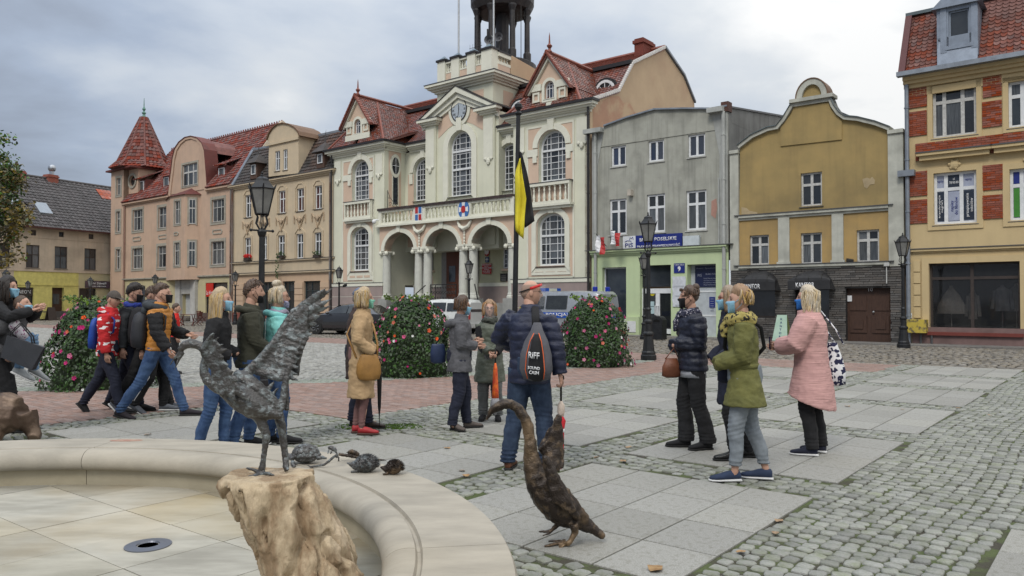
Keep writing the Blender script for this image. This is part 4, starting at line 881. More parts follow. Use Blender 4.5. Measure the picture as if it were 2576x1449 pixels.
q=[(V0+.25,9.2),(V0+.25,11.05),(33.0,11.85),(33.7,12.0),(34.2,11.75),(34.8,11.9),(35.3,11.5),(36.0,11.3),(36.6,11.35),(37.4,10.9),(38.5,10.6),(39,10),(38,9.2)]
MB().prism(q,HW3+.006,HW3+.016,'x').build('bare_render',mat('bare pinkish render',(.42,.25,.165),.95,(.47,.34,.22),ns=1.1,bump=.3,dirt=.35,dc=(.30,.17,.12),ramp=(.45,.6)),B)
vb=MB()
def verge(p,q,k):
 for i in range(k):
  a=Vector(p).lerp(Vector(q),i/k);c=Vector(p).lerp(Vector(q),(i+.48)/k);vb.add([(HW3+.0,a.x,a.y-.04),(HW3+.14,a.x,a.y-.04),(HW3+.14,c.x,c.y-.04),(HW3,c.x,c.y-.04),(HW3+.0,a.x,a.y+.14),(HW3+.14,a.x,a.y+.14),(HW3+.14,c.x,c.y+.14),(HW3,c.x,c.y+.14)],[(0,1,2,3),(4,5,6,7),(0,1,5,4),(1,2,6,5),(2,3,7,6),(3,0,4,7)])
for a,b_,k in((prf[0],prf[1],15),(prf[1],prf[2],13),(prf[2],prf[3],24)):verge(a,b_,k)
vb.build('verge_tiles',mat('white verge tile',(.62,.6,.57),.6),B,kind='stuff')
for a,b_ in zip(prf[3:5],prf[4:6]):MB().hexa([(HW3-.2,a[0],a[1]),(HW3+.12,a[0],a[1]),(HW3+.12,b_[0],b_[1]),(HW3-.2,b_[0],b_[1]),(HW3-.2,a[0],a[1]+.12),(HW3+.12,a[0],a[1]+.12),(HW3+.12,b_[0],b_[1]+.12),(HW3-.2,b_[0],b_[1]+.12)]).build('verge_flashing',m_gut,B)
c=rpx(FU,zI,1607,100,1643,142,38.2);m_chb=mat('dark red chimney brick',(.19,.05,.035),.85,(.13,.035,.025),ns=16,bump=.4,bs=40)
ch=MB().box((c[0],37.7,14.6),(c[1]-.35,38.9,c[3])).box((c[0]-.08,37.62,c[3]-.28),(c[1]-.27,38.98,c[3]-.1)).build('chimney',m_chb,B)
for(x,y,vv)in((1525,218,34.1),(1083,312,33.9),(1310,268,33.9)):
 p=FU(x,y,vv);o=[(p[0]+.62*math.cos(t),p[1]-.3+.62*math.sin(t))for t in[math.pi*i/10 for i in range(11)]]
 i_=[(p[0]+.48*math.cos(t),p[1]-.3+.48*math.sin(t))for t in[math.pi*i/10 for i in range(11)]]
 eb=MB().prism([(a*1.0,b_)for a,b_ in[(p[0]+.8,p[1]-.32)]+[(p[0]+.76*math.cos(t),p[1]-.3+.76*math.sin(t))for t in[math.pi*i/10 for i in range(11)]]+[(p[0]-.8,p[1]-.32)]],vv-.1,vv+1.3).build('eyebrow_dormer',m_gutd,B)
 wn=MB().band(o,i_,vv-.16,vv-.101);wn.box((p[0]-.62,vv-.161,p[1]-.36),(p[0]+.62,vv-.102,p[1]-.28))
 for t in(.785,1.57,2.356):wn.add([(p[0]-.02,vv-.15,p[1]-.3),(p[0]+.02,vv-.15,p[1]-.3),(p[0]+.5*math.cos(t)+.02,vv-.15,p[1]-.3+.5*math.sin(t)),(p[0]+.5*math.cos(t)-.02,vv-.15,p[1]-.3+.5*math.sin(t))],[(0,1,2,3)])
 w_=wn.build('window',m_white,eb);MB().prism(i_,vv-.13,vv-.12).build('pane',m_glass,w_)
for uc,Zf,ax,by,apx,wr in((-37.46,zC,200,935,(200,645),(180,797,211,893)),(-22.69,zC,1487,730,(1487,360),(1480,537,1514,655))):
 za=FU(*Zf(*apx),V0-.05)[1];zb_=FU(*Zf(ax,by),V0-.05)[1];hw=1.1;ze=za-1.6;v=V0-.05
 r=rpx(FU,Zf,*wr,v);dc=uc-(r[0]+r[1])/2;r=(uc-.3,uc+.3,r[2],r[3])
 pts=[(uc-hw,zb_),(uc+hw,zb_),(uc+hw,ze+.05),(uc+hw+.12,ze),(uc,za),(uc-hw-.12,ze),(uc-hw,ze+.05)]
 MB().sheet(pts,[AP(r,.3)],v,.2,0).build('gable',m_salm,B)
 MB().prism([(p,q)for p,q in pts],v+.3,v+1.9).build('gable_body',m_gutd,B)
 window(B,r,v,.18,(0,.33,.67,1),(0,.6,.8,1),rise=.3,gl=m_glass3,fw=.06,bar=.035,surround=m_trim,sur_w=.16)
 for s_ in(-1,1):
  MB().hexa([(uc+s_*(hw+.3),v-.14,ze-.3),(uc+s_*(hw+.12),v-.14,ze-.3),(uc-s_*.0,v-.14,za-.3),(uc,v-.14,za-.08),(uc+s_*(hw+.3),v+.02,ze-.3),(uc+s_*(hw+.12),v+.02,ze-.3),(uc,v+.02,za-.3),(uc,v+.02,za-.08)]).build('raking_moulding',m_trim,B)
  MB().box((uc+s_*.48,v-.1,r[3]-.42),(uc+s_*(hw+.12),v-.001,r[3]-.08)).build('impost',m_trim,B)
  MB().ring([(uc+s_*1.02,zb_+.45),(uc+s_*.6,zb_+.45),(uc+s_*.6,zb_+.95),(uc+s_*1.02,zb_+.95)],[(uc+s_*.93,zb_+.55),(uc+s_*.69,zb_+.55),(uc+s_*.69,zb_+.85),(uc+s_*.93,zb_+.85)],v-.07,v-.001).build('square_ornament',m_trim,B)
  A_,C_=(uc+s_*(hw+.32),v-.25,ze-.28),(uc,v-.25,za+.03)
  D_,E_=(uc,v+2.2,za+.03),(uc+s_*(hw+.32),v+2.2,ze-.28)
  if s_>0:rooft(B,A_,E_,D_,C_,m_htile,.19,.16,thick=.03)
  else:rooft(B,E_,A_,C_,D_,m_htile,.19,.16,thick=.03)
  ex=uc+s_*(2.75 if not(uc>-30 and s_>0)else 2.1);zr2=za-.05
  q4=[(ex,V0-.35,11.13),(ex,V0+5.2,11.2),(uc,V0+6.8,zr2),(uc,V0+1.5,zr2)]
  rooft(B,*(q4 if s_>0 else[q4[1],q4[0],q4[3],q4[2]]),m_htile,.19,.16,thick=.03)
  MB().tube([q4[0],q4[3]],.09,6).build('hip_tiles',m_ridge,B)
  f4=[(uc+s_*.2,V0-.35,11.13),(ex,V0-.35,11.13),(uc+s_*.02,V0+1.5,zr2),(uc,V0+1.49,zr2)]
  rooft(B,*(f4 if s_>0 else[f4[1],f4[0],f4[3],f4[2]]),m_htile,.19,.16,thick=.03)
  tb=MB()
  for i in range(11):a=Vector((uc+s_*(hw+.36),ze-.32)).lerp(Vector((uc,za+.04)),i/11);b2=Vector((uc+s_*(hw+.36),ze-.32)).lerp(Vector((uc,za+.04)),(i+.9)/11);tb.hexa([(a.x,v-.34,a.y-.06),(b2.x,v-.34,b2.y-.06),(b2.x,v-.08,b2.y-.06),(a.x,v-.08,a.y-.06),(a.x,v-.34,a.y+.1),(b2.x,v-.34,b2.y+.07),(b2.x,v-.08,b2.y+.07),(a.x,v-.08,a.y+.1)])
  tb.build('verge_tiles',m_ridge,B,kind='stuff')
 MB().box((uc-hw-.05,v-.06,zb_),(uc+hw+.05,v-.002,zb_+.35)).build('gable_foot',m_trim,B)
 MB().tube([(uc,v-.3,za+.08),(uc,v+6.8,za+.08)],.1,6).build('ridge',m_ridge,B)
 MB().lathe([(.14,0),(.06,.15),(.15,.3),(.05,.42),(.03,.8),(.0,1.0)],(uc,v,za+.12),8).build('finial',m_ridge,B)
v=VR-.35
za=FU(*zC(890,598),v)[1];zl=FU(*zC(760,820),v)[1]
tw=rpx(FU,zC,846,870,1000,1308,v);c=HC
tw=(c-(tw[1]-tw[0])/2,c+(tw[1]-tw[0])/2,tw[2],tw[3]);rise=(tw[1]-tw[0])/2
P0,P1=T0-.1,T1+.1
MB().sheet([(P0,4.5),(P1,4.5),(P1,zl),(c,za-.1),(P0,zl)],[AP(tw,rise)],v,.3,2.0).build('tower_front',m_mint,B)
window(B,tw,v,.28,(0,.2,.36,.64,.8,1),[0,.08,.16,.24,.32,.41,.5,.58,.66,.74,.82,.91,1],rise=rise,gl=[m_glass2,m_glass2,m_glass],fw=.1,bar=.032,proud=.12)
for f in(.42,.70):MB().box((tw[0]+.1,v+.18,tw[2]+f*(tw[3]-tw[2])-.06),(tw[1]-.1,v+.29,tw[2]+f*(tw[3]-tw[2])+.06)).build('transom',m_white,B)
zs=tw[3]-rise
MB().band(AP(tw,rise,.42)[1:]+[AP(tw,rise,.42)[0]],AP(tw,rise,.03)[1:]+[AP(tw,rise,.03)[0]],v-.08,v-.001).build('archivolt',m_trim,B)
MB().box((c-.2,v-.16,tw[3]+.02),(c+.2,v-.002,tw[3]+.75)).build('keystone',m_trim,B)
MB().prism([(c-1.75,tw[3]-.2),(c-.95,tw[3]+.28),(c-.25,tw[3]+.55),(c+.25,tw[3]+.55),(c+.95,tw[3]+.28),(c+1.75,tw[3]-.2),(c+1.75,zl+.3),(c+.2,za-1.05),(c-.2,za-1.05),(c-1.75,zl+.3)],v-.02,v-.0015).build('salmon_field',m_salm,B)
for s_ in(-1,1):
 x=c+s_*2.28;MB().box((x-.42,v-.14,4.7),(x+.42,v-.003,zl-.05)).build('pier',m_mint,B)
 MB().box((x-.34,v-.2,zl-2.6),(x+.34,v-.141,zl-.35)).build('pier_panel',m_trim,B);t=MB().ball((x,v-.2,zl-2.75),(.14,.07,.2),8,5);t.ball((x-.2,v-.18,zl-2.6),(.1,.06,.1),7,4);t.ball((x+.2,v-.18,zl-2.6),(.1,.06,.1),7,4);t.build('drop_ornament',m_trim,B)
 b=MB();z=zl-.12
 for pr,h in((.1,.1),(.2,.1),(.34,.16)):b.box((x-.5-pr,v-.16-pr,z),(x+.5+pr,v-.002,z+h));z+=h-.0005
 b.build('cornice',m_trim,B);MB().box((x-.9,v-.53,z),(x+.9,v,z+.04)).build('flashing',m_sill,B)
 for k,(o1,o2,pr)in enumerate(((.0,-.22,.42),(-.225,-.42,.26),(-.425,-.6,.14))):
  e0,e1=(c+s_*2.95,zl+.28),(c,za+.12)
  b=MB().hexa([(e0[0],v-pr,e0[1]+o2),(e1[0],v-pr,e1[1]+o2*1.5),(e1[0],v,e1[1]+o2*1.5),(e0[0],v,e0[1]+o2),(e0[0],v-pr,e0[1]+o1),(e1[0],v-pr,e1[1]+o1*1.5),(e1[0],v,e1[1]+o1*1.5),(e0[0],v,e0[1]+o1)]);b.build('pediment_moulding',m_trim,B)
 MB().hexa([(e0[0],v-.46,e0[1]+.002),(e1[0],v-.46,e1[1]+.002),(e1[0],v+1.6,e1[1]+.002),(e0[0],v+1.6,e0[1]+.002),(e0[0],v-.46,e0[1]+.05),(e1[0],v-.46,e1[1]+.05),(e1[0],v+1.6,e1[1]+.05),(e0[0],v+1.6,e0[1]+.05)]).build('pediment_flashing',m_gutd,B)
ck=FU(*zC(905,728),v-.1);cr_=.62;ckz=ck[1];cb_=MB();cb_.prism(OV(c,ckz,cr_+.22,cr_+.3,28),v-.1,v-.003);cb_.build('clock_surround',m_trim,B)
clk=MB().ring(OV(c,ckz,cr_,cr_+.06,28),OV(c,ckz,cr_-.05,cr_+.01,28),v-.15,v-.101).build('clock',m_iron,B)
MB().prism(OV(c,ckz,cr_-.05,cr_+.01,28),v-.12,v-.1015).build('clock_face',mat('clock face',(.42,.47,.52),.4,dirt=0),clk)
for i,s in enumerate(['XII','I','II','III','IIII','V','VI','VII','VIII','IX','X','XI']):
 t=math.pi/2-i*math.pi/6;text(clk,s,(c+.44*math.cos(t),v-.121,ckz+.48*math.sin(t)),.13,m_iron,bold=.01,name='numeral')
for ang,L_,w_ in((97,.34,.03),(258,.48,.022)):
 a=R(ang);MB().hexa([(c-w_,v-.135,ckz-.02),(c+w_,v-.135,ckz-.02),(c+L_*math.cos(a)+.012,v-.135,ckz+L_*math.sin(a)),(c+L_*math.cos(a)-.012,v-.135,ckz+L_*math.sin(a)),(c-w_,v-.13,ckz),(c+w_,v-.13,ckz),(c+L_*math.cos(a)+.012,v-.13,ckz+L_*math.sin(a)),(c+L_*math.cos(a)-.012,v-.13,ckz+L_*math.sin(a))]).build('clock_hand',m_iron,clk)
v=VR;K0,K1=-32.3,-27.92;VT=36.4
zc1=FU(*zC(1105,490),v)[1];zc0=zc1-.45
MB().box((K0,v,8),(K1,VT,zc0+.1)).build('tower_block',m_mint,B)
for a,b_,t_ in((.10,.26,1),(.36,.56,.5),(.63,.84,1)):
 w_=K1-K0;MB().box((K0+a*w_,v-.02,zc0-2.9 if t_==1 else zc0-1.3),(K0+b_*w_,v-.001,zc0-.3)).build('salmon_field',m_salm,B)
for a,b_ in((.25,.5),(.68,.9)):MB().box((K1+.001,v+a*3.6,zc0-3.2),(K1+.02,v+b_*3.6,zc0-.3)).build('salmon_field',m_salm,B)
b=MB();z=zc0
for pr,h in((.12,.12),(.26,.1),(.42,.12),(.55,.14)):b.box((K0-pr,v-pr,z),(K1+pr,VT+pr,z+h));z+=h-.0005
b.build('cornice',m_trim,B);MB().box((K0-.58,v-.58,z),(K1+.58,VT+.58,z+.04)).build('flashing',m_sill,B)
zb0=z+.04;zb1=FU(*zC(1095,308),v)[1]
pw=.62
for i,f in enumerate((0,.31,.655,1)):
 x=K0+.06+f*(K1-K0-.12-pw);wd=pw*(1.25 if i==3 else 1);x=x-(wd-pw)
 MB().box((x,v-.06,zb0),(x+wd,v+.5,zb1-.12)).build('parapet_pier',m_trim,B);MB().box((x-.06,v-.14,zb1-.12),(x+wd+.06,v+.56,zb1)).build('pier_cap',m_gutd,B)
 MB().add([(x,v-.06,zb1),(x+wd,v-.06,zb1),(x+wd,v+.5,zb1),(x,v+.5,zb1),(x+wd/2,v+.22,zb1+.28)],[(0,1,4),(1,2,4),(2,3,4),(3,0,4)]).build('pier_point',mat('blue grey zinc',(.16,.21,.25),.5,metal=.3),B)
 if i<3:
  x2=K0+.06+(.31,.655,1)[i]*(K1-K0-.12-pw)-(pw*.25 if i==2 else 0)
  MB().box((x+wd,v+.05,zb0),(x2,v+.3,zb0+.62)).build('salmon_field',m_salm,B);balustrade(B,x+wd,x2,v+.16,zb0+.62,zb1-.2,3,m_trim,ends=False,th=.26);MB().box((x+wd,v-.02,zb1-.2),(x2,v+.4,zb1-.1)).build('parapet_rail',m_gutd,B)
MB().box((K1-.28,v+.5,zb0),(K1-.03,v+1.55,zb0+.62)).build('salmon_field',m_salm,B);MB().box((K1-.3,v+.5,zb1-.42),(K1+.02,v+1.6,zb1-.2)).build('balustrade_rails',m_trim,B);b=MB().box((K1-.28,v+.5,zb0+.62),(K1-.02,v+1.6,zb0+.78)).build('balustrade_rails',m_trim,B)
MB().box((K1-.33,v+.5,zb1-.2),(K1+.05,v+1.6,zb1-.1)).build('parapet_rail',m_gutd,B)
for i in range(4):baluster(b,K1-.16,v+.65+i*.26,zb0+.78,zb1-.42-zb0-.78,m_trim)
MB().hexa([(K0+.5,v+1.6,zb0),(K1-.02,v+1.6,zb0),(K1-.02,v+6.2,zb0-1.2),(K0+.5,v+6.2,zb0-1.2),(K0+.5,v+1.6,zb1-.1),(K1-.02,v+1.6,zb1-.1),(K1-.02,v+6.2,zb1-.6),(K0+.5,v+6.2,zb1-.6)]).build('upper_wall',mat('peach gable plaster',(.5,.37,.24)),B)
lx,ly=c-.05,v+3.5;lz=zb1-.25;LRr=1.85
lan=MB().lathe([(LRr+.25,-.35),(LRr+.25,.3),(LRr+.05,.42),(0,.42)],(lx,ly,lz),28).build('lantern_base',m_copper,B,smooth=False)
lh_=3.55
for i in range(8):
 t=math.pi*2*(i+.35)/8;x,y=lx+(LRr-.2)*math.cos(t),ly+(LRr-.2)*math.sin(t)
 MB().lathe([(.24,.4),(.24,.9),(.17,1.0),(.155,lh_-.3),(.19,lh_-.2),(.26,lh_),(.26,lh_+.1)],(x,y,lz),10).build('lantern_column',m_copper,B)
MB().lathe([(LRr-.45,lh_+.02),(LRr-.1,lh_+.1),(LRr+.1,lh_+.5),(LRr+.12,lh_+1.1),(LRr+.45,lh_+1.5),(LRr+.5,lh_+1.75),(LRr+.1,lh_+2.2),(.9,lh_+3.8),(.15,lh_+5.5),(0,lh_+5.6)],(lx,ly,lz),28).build('lantern_dome',m_copper,B,smooth=False)
MB().tube([(lx,ly,lz+.4),(lx,ly,lz+lh_)],.42,10).build('lantern_stair',m_copper,B)
m_alu=mat('aluminium pole',(.5,.51,.52),.4,metal=.6,dirt=0)
T=tthing('flag_mast','tall bare white mast rising from the town hall tower parapet at left','mast',K0+.9,v+.9,zb0);T.location.z=zb0;MB().tube([(K0+.9,v+.9,zb0),(K0+.9,v+.9,zb1+7)],.055,8).build('mast',m_alu,T)
T=tthing('flag_mast','bare white mast in front of the black lantern, right one of two','mast',K1-.55,v+.7,zb0);T.location.z=zb0;MB().tube([(K1-.55,v+.7,zb0),(K1-.55,v+.7,zb1+7)],.05,8).build('mast',m_alu,T)
for i,(dx,lb)in enumerate(((.55,'left of the two round horn loudspeakers under the black lantern'),(1.3,'right of the two round horn loudspeakers under the black lantern'))):
 T=tthing('horn_speaker',lb,'loudspeaker',lx+dx,ly-1.9,lz+.45,'horn loudspeakers on the tower');T.location.z=lz+.45
 x,y,z=lx+dx+.3,ly-2.2,lz+1.2;ca,sa=.35,-.94
 MB().loft([[(x+sa*0+ca*d+(-sa)*r*math.cos(t),y+sa*d+ca*r*math.cos(t),z+r*math.sin(t))for t in[2*math.pi*k/14 for k in range(14)]]for r,d in((.08,-.3),(.09,-.1),(.16,.1),(.27,.2),(.25,.18),(.1,.0))]).build('horn',mat('grey horn',(.13,.13,.14),.5),T);MB().tube([(x,y,z-.9),(x,y,z)],.03,6).build('bracket',m_iron,T)
T=tthing('antenna_box','pale rectangular mobile antenna standing under the black lantern','antenna',lx+.1,ly-1.8,lz+.4);T.location.z=lz+.4;MB().box((lx+.38,ly-1.95,lz+.8),(lx+.75,ly-1.75,lz+1.6)).build('panel',mat('pale antenna panel',(.4,.43,.4),.6),T);MB().tube([(lx+.35,ly-1.8,lz+.4),(lx+.35,ly-1.8,lz+2.1)],.05,6).build('pole',m_iron,T)
def yagi(u,v_,z,h,lb,rot=0):
 T=tthing('tv_antenna',lb,'antenna',u,v_,z);T.location.z=z;b=MB().tube([(u,v_,z),(u,v_,z+h)],.022,5);b.build('pole',m_iron,T);b=MB();a,s_=math.cos(rot),math.sin(rot)
 b.tube([(u-.5*a,v_-.5*s_,z+h*.8),(u+.5*a,v_+.5*s_,z+h*.8)],.014,4)
 for k in range(5):d=-.45+.22*k;b.tube([(u+d*a,v_+d*s_,z+h*.8-.22),(u+d*a,v_+d*s_,z+h*.8+.22)],.01,4)
 b.build('elements',m_iron,T)
yagi(K1-2.2,v+1.0,zb1-.3,1.2,'thin rooftop antenna beside the left lantern columns');yagi(lx+2.1,ly-.8,lz+.2,3.2,'tall thin antenna at the right edge of the black lantern',.3);yagi(K1+.25,v+4.5,zb1-1.9,.9,'rusty antenna against the peach upper wall beside the tower',1.2)
v=V0-.12;Q0,Q1=FU(955,560,v)[0],2*HC-FU(955,560,v)[0]
zb_=FU(*z5(600,330),v)[1];zt_=FU(*z5(880,400),v)[1];zcap=FU(*z5(640,770),v)[1];zbase=FU(*z5(640,1370),v)[1];zfloor=zbase-.25
aps=[]
for k,(x0,x1,yt)in enumerate(((128,520,520),(665,1090,485),(1250,1705,440))):
 a,b_=FU(*z5(x0,740),v)[0],FU(*z5(x1,740),v)[0];zt2=FU(*z5((x0+x1)/2,yt),v)[1];aps.append((a,b_,zt2))
wv=sum(b_-a for a,b_,_ in aps)/3;zat=sum(t for*_,t in aps)/3
step_=(aps[2][0]+aps[2][1]-aps[0][0]-aps[0][1])/4
aps=[(HC+k*step_-wv/2,HC+k*step_+wv/2)for k in(-1,0,1)]
zsp=zcap+.15
ztop=FU(*z5(880,375),v)[1]
outl=[(Q0,zsp),(aps[0][0],zsp)]
def arc(a,b_):c_=(a+b_)/2;h_=(b_-a)/2;return[(c_-h_*math.cos(math.pi*i/14),zsp+(zat-zsp)*math.sin(math.pi*i/14))for i in range(15)]
outl=[(Q0,zsp)]
for a,b_ in aps:outl+=arc(a,b_)
outl+=[(Q1,zsp),(Q1,ztop),(Q0,ztop)]
MB().prism(outl,v,v+.55).build('arcade_wall',m_salm,B)
for a,b_ in aps:
 i=arc(a,b_);c_=(a+b_)/2;h_=(b_-a)/2;o=[(c_-(h_+.26)*math.cos(math.pi*k/14),zsp+(zat-zsp+.26)*math.sin(math.pi*k/14))for k in range(15)]
 MB().band(o,i,v-.06,v+.56).build('archivolt',m_trim,B);MB().box((c_-.16,v-.12,zat+.02),(c_+.16,v-.0615,ztop)).build('keystone',m_trim,B)
for k in(-.5,.5):
 x=HC+k*step_;g=MB().tube([(x-.5,v-.06,ztop-.15),(x-.3,v-.1,ztop-.45),(x,v-.12,ztop-.58),(x+.3,v-.1,ztop-.45),(x+.5,v-.06,ztop-.15)],[.06,.1,.13,.1,.06],7)
 for j in range(5):g.ball((x,v-.08,ztop-.75-j*.17),(.07,.05,.09),6,4)
 g.build('garland',m_trim,B)
 MB().box((x-.62,v-.05,zsp-.02),(x+.62,v+.57,zsp+.12)).build('impost',m_trim,B)
cols_=[Q0+.35,HC-step_/2-.36,HC-step_/2+.36,HC+step_/2-.36,HC+step_/2+.36,Q1-.35]
for x in cols_:
 b=MB().lathe([(.34,0),(.34,.1),(.29,.16),(.29,.22),(.26,.3),(.265,1.0),(.235,zcap-zbase-.12),(.27,zcap-zbase-.08),(.24,zcap-zbase)],(x,v+.28,zbase),16);b.build('column',m_colst,B,smooth=False)
 b=MB().box((x-.32,v-.02,zcap+.06),(x+.32,v+.58,zsp-.001));
 for s_ in(-1,1):
  for d in(0,.56):b.ball((x+s_*.26,v+d,zcap+.02),(.12,.1,.12),8,6)
 b.lathe([(.25,-.05),(.3,.07)],(x,v+.28,zcap),14);b.build('capital',m_trim,B)
 MB().box((x-.38,v-.1,-.02),(x+.38,v+.66,zbase)).build('pedestal',mat('grey stone pedestal',(.33,.33,.31),.85,dirt=.2),B)
VB=VR+.75
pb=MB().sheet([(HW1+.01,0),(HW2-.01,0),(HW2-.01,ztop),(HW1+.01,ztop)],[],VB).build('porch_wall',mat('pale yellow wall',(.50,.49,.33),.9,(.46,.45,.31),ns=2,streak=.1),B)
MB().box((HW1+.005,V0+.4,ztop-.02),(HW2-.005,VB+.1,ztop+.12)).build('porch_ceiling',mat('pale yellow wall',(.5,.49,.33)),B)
MB().box((HW1+.003,v+.56,0),(HW2-.003,VB-.001,zfloor)).build('porch_floor',mat('grey stone pedestal',(.33,.33,.31)),B)
MB().box((HW1+.02,VB-.04,zfloor),(HW2-.02,VB-.002,zfloor+.95)).build('dado',m_mauve,B);MB().box((HW1+.02,VB-.06,zfloor+.95),(HW2-.02,VB-.0021,zfloor+1.15)).build('dado_rail',m_trim,B)
for x0,x1,y0,y1 in((220,275,745,1010),(515,720,700,1010),(1625,1830,560,985)):
 r=rpx(FU,z5,x0,y0,x1,y1,VB-.05);ri=(r[1]-r[0])/2
 MB().prism(AP(r,ri,.02),VB-.02,VB-.0025).build('window_recess',m_sill,B)
 window(B,r,VB-.1,.06,(0,.25,.5,.75,1)if r[1]-r[0]>1 else(0,.5,1),[0,.14,.28,.42,.56,.7,.85,1],rise=ri,gl=[m_glass,m_glass2],fw=.07,bar=.035,sill=False)
 MB().box((r[0]-.15,VB-.14,r[2]-.14),(r[1]+.15,VB-.003,r[2]-.02)).build('sill',m_salm,B);MB().box((r[0]+.1,VB-.03,r[2]-1.1),(r[1]-.0,VB-.0032,r[2]-.35)).build('salmon_field',m_salm,B)
dx=FU(*z5(1085,900),VB)[0];dh=FU(*z5(1085,690),VB)[1];dr_=(dx-.95,dx+.95,zfloor,dh+.6)
MB().prism(AP(dr_,.95,.45),VB-.25,VB-.004).build('door_arch',mat('mid grey render',(.26,.25,.24),.9),B)  # arch round the porch door in a mid-grey render tone
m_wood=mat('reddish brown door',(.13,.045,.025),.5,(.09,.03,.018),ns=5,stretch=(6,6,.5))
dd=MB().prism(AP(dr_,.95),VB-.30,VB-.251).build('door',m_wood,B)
for a in(-.82,.08):
 MB().box((dx+a,VB-.32,zfloor+.25),(dx+a+.72,VB-.301,zfloor+1.05)).build('door_panel',m_wood,dd);MB().box((dx+a+.1,VB-.315,zfloor+1.25),(dx+a+.62,VB-.3012,zfloor+2.2)).build('pane',m_glass,dd)
zbt=FU(*z5(880,175),v)[1];zb0_=FU(*z5(880,360),v)[1]
MB().box((Q0-.1,v-.16,ztop-.001),(Q1+.1,VR-.01,zb0_)).build('balcony_slab',m_trim,B);MB().box((Q0-.16,v-.24,zb0_-.16),(Q1+.16,v+.5,zb0_-.06)).build('cornice',m_trim,B)
tot=Q1-Q0;segs=[(.045,.315),(.41,.695-.1),(0,0)]
segs=[(HC-step_*1.5+.25,HC-step_/2-.48),(HC-step_/2+.48,HC+step_/2-.48),(HC+step_/2+.48,HC+step_*1.5-.25)]
for a,b_ in segs:balustrade(B,a,b_,v+.05,zb0_,zbt,9,m_trim,ends=False,th=.24)
for a,b_ in((Q0,segs[0][0]),(segs[0][1],segs[1][0]),(segs[1][1],segs[2][0]),(segs[2][1],Q1)):MB().box((a,v-.1,zb0_),(b_,v+.2,zbt)).build('balustrade_pier',m_trim,B)
b=MB();n=26
for i in range(n):b.box((Q0-.05+tot*i/n+.01,v-.18,zbt),(Q0-.05+tot*(i+1)/n-.01,v+.3,zbt+.14))
b.build('coping_tiles',mat('dark brown coping tile',(.05,.035,.033),.6,rand=.2,isl=True),B,kind='stuff')
m_blue=mat('heraldic blue',(.05,.16,.42),.5,dirt=0);m_hred=mat('heraldic red',(.45,.03,.03),.5,dirt=0)
x=HC-step_/2;zq=(zb0_+zbt)/2;sh_=[(x-.3,zq+.45),(x-.3,zq-.25),(x-.2,zq-.42),(x+.2,zq-.42),(x+.3,zq-.25),(x+.3,zq+.45)]
s=MB().prism(sh_,v-.14,v-.101).build('coat_of_arms',m_txt,B)
for a,b_,c_,d_,m in((-.25,-.03,.04,.4,m_hred),(.03,.25,.04,.4,m_blue),(-.25,-.03,-.36,-.03,m_blue),(.03,.25,-.36,-.03,m_hred)):MB().box((x+a,v-.155,zq+c_),(x+b_,v-.1405,zq+d_)).build('quarter',m,s)
x=HC+step_/2;s=MB().prism(OV(x,zq,.4,.5,24),v-.14,v-.101).build('round_emblem',m_blue,B)
for k in range(4):a=R(45*k*2);MB().prism([(x+.36*math.cos(a+.35),zq+.42*math.sin(a+.35)),(x+.36*math.cos(a-.35),zq+.42*math.sin(a-.35)),(x+.06*math.cos(a-1.57),zq+.06*math.sin(a-1.57)),(x+.06*math.cos(a+1.57),zq+.06*math.sin(a+1.57))],v-.152,v-.1405).build('cross_arm',m_txt,s)
MB().prism(OV(x,zq,.16,.2,16),v-.165,v-.1525).build('shield',m_hred,s)
q=rpx(FU,z5,1352,928,1466,1058,VB-.06);pl=MB().box((q[0],VB-.1,q[2]),(q[1],VB-.06,q[3])).build('red_plaque',m_hred,B)
for i,s in enumerate(('RADA MIASTA','WEJHEROWA','PREZYDENT MIASTA','WEJHEROWA','URZĄD MIEJSKI','W WEJHEROWIE')):text(pl,s,((q[0]+q[1])/2,VB-.101,q[3]-(i+.6)*(q[3]-q[2])/6.2),.085 if i%2==0 else .06,m_txt,bold=.01)
q=rpx(FU,z5,1380,728,1440,835,VB-.06);cx,cz_=(q[0]+q[1])/2,(q[2]+q[3])/2;em=MB().prism(OV(cx,cz_,(q[1]-q[0])/2,(q[3]-q[2])/2),VB-.1,VB-.06).build('eagle_plaque',m_hred,B)
eg=MB()
for s_ in(-1,1):eg.prism([(cx,cz_+.05),(cx+s_*.08,cz_+.16),(cx+s_*.16,cz_+.2),(cx+s_*.17,cz_),(cx+s_*.12,cz_-.14),(cx+s_*.05,cz_-.08),(cx,cz_-.2)],VB-.11,VB-.1005)
eg.ball((cx,VB-.11,cz_+.2),(.04,.01,.05),8,5);eg.build('eagle',m_txt,em,kind=None)
q=rpx(FU,z5,1392,843,1434,912,VB-.06);pl=MB().box((q[0],VB-.09,q[2]),(q[1],VB-.06,q[3])).build('city_arms_plaque',mat('deep blue',(.01,.05,.16),.5,dirt=0),B);cx,cz_=(q[0]+q[1])/2,(q[2]+q[3])/2
MB().box((cx-.02,VB-.1,cz_-.12),(cx+.02,VB-.0905,cz_+.12)).box((cx-.1,VB-.1,cz_+.0),(cx+.1,VB-.0906,cz_+.04)).build('cross_mark',m_txt,pl)
for x0,x1 in((1582,1668),(1677,1760)):q=rpx(FU,z5,x0,1052,x1,1152,VB-.06);pl=MB().box((q[0],VB-.1,q[2]),(q[1],VB-.06,q[3])).build('black_plaque',m_iron,B);[MB().box((q[0]+.08,VB-.103,q[3]-.15-k*.09),(q[1]-.08,VB-.1005,q[3]-.135-k*.09)).build('inscription_line',m_greyf,pl)for k in range(5)]
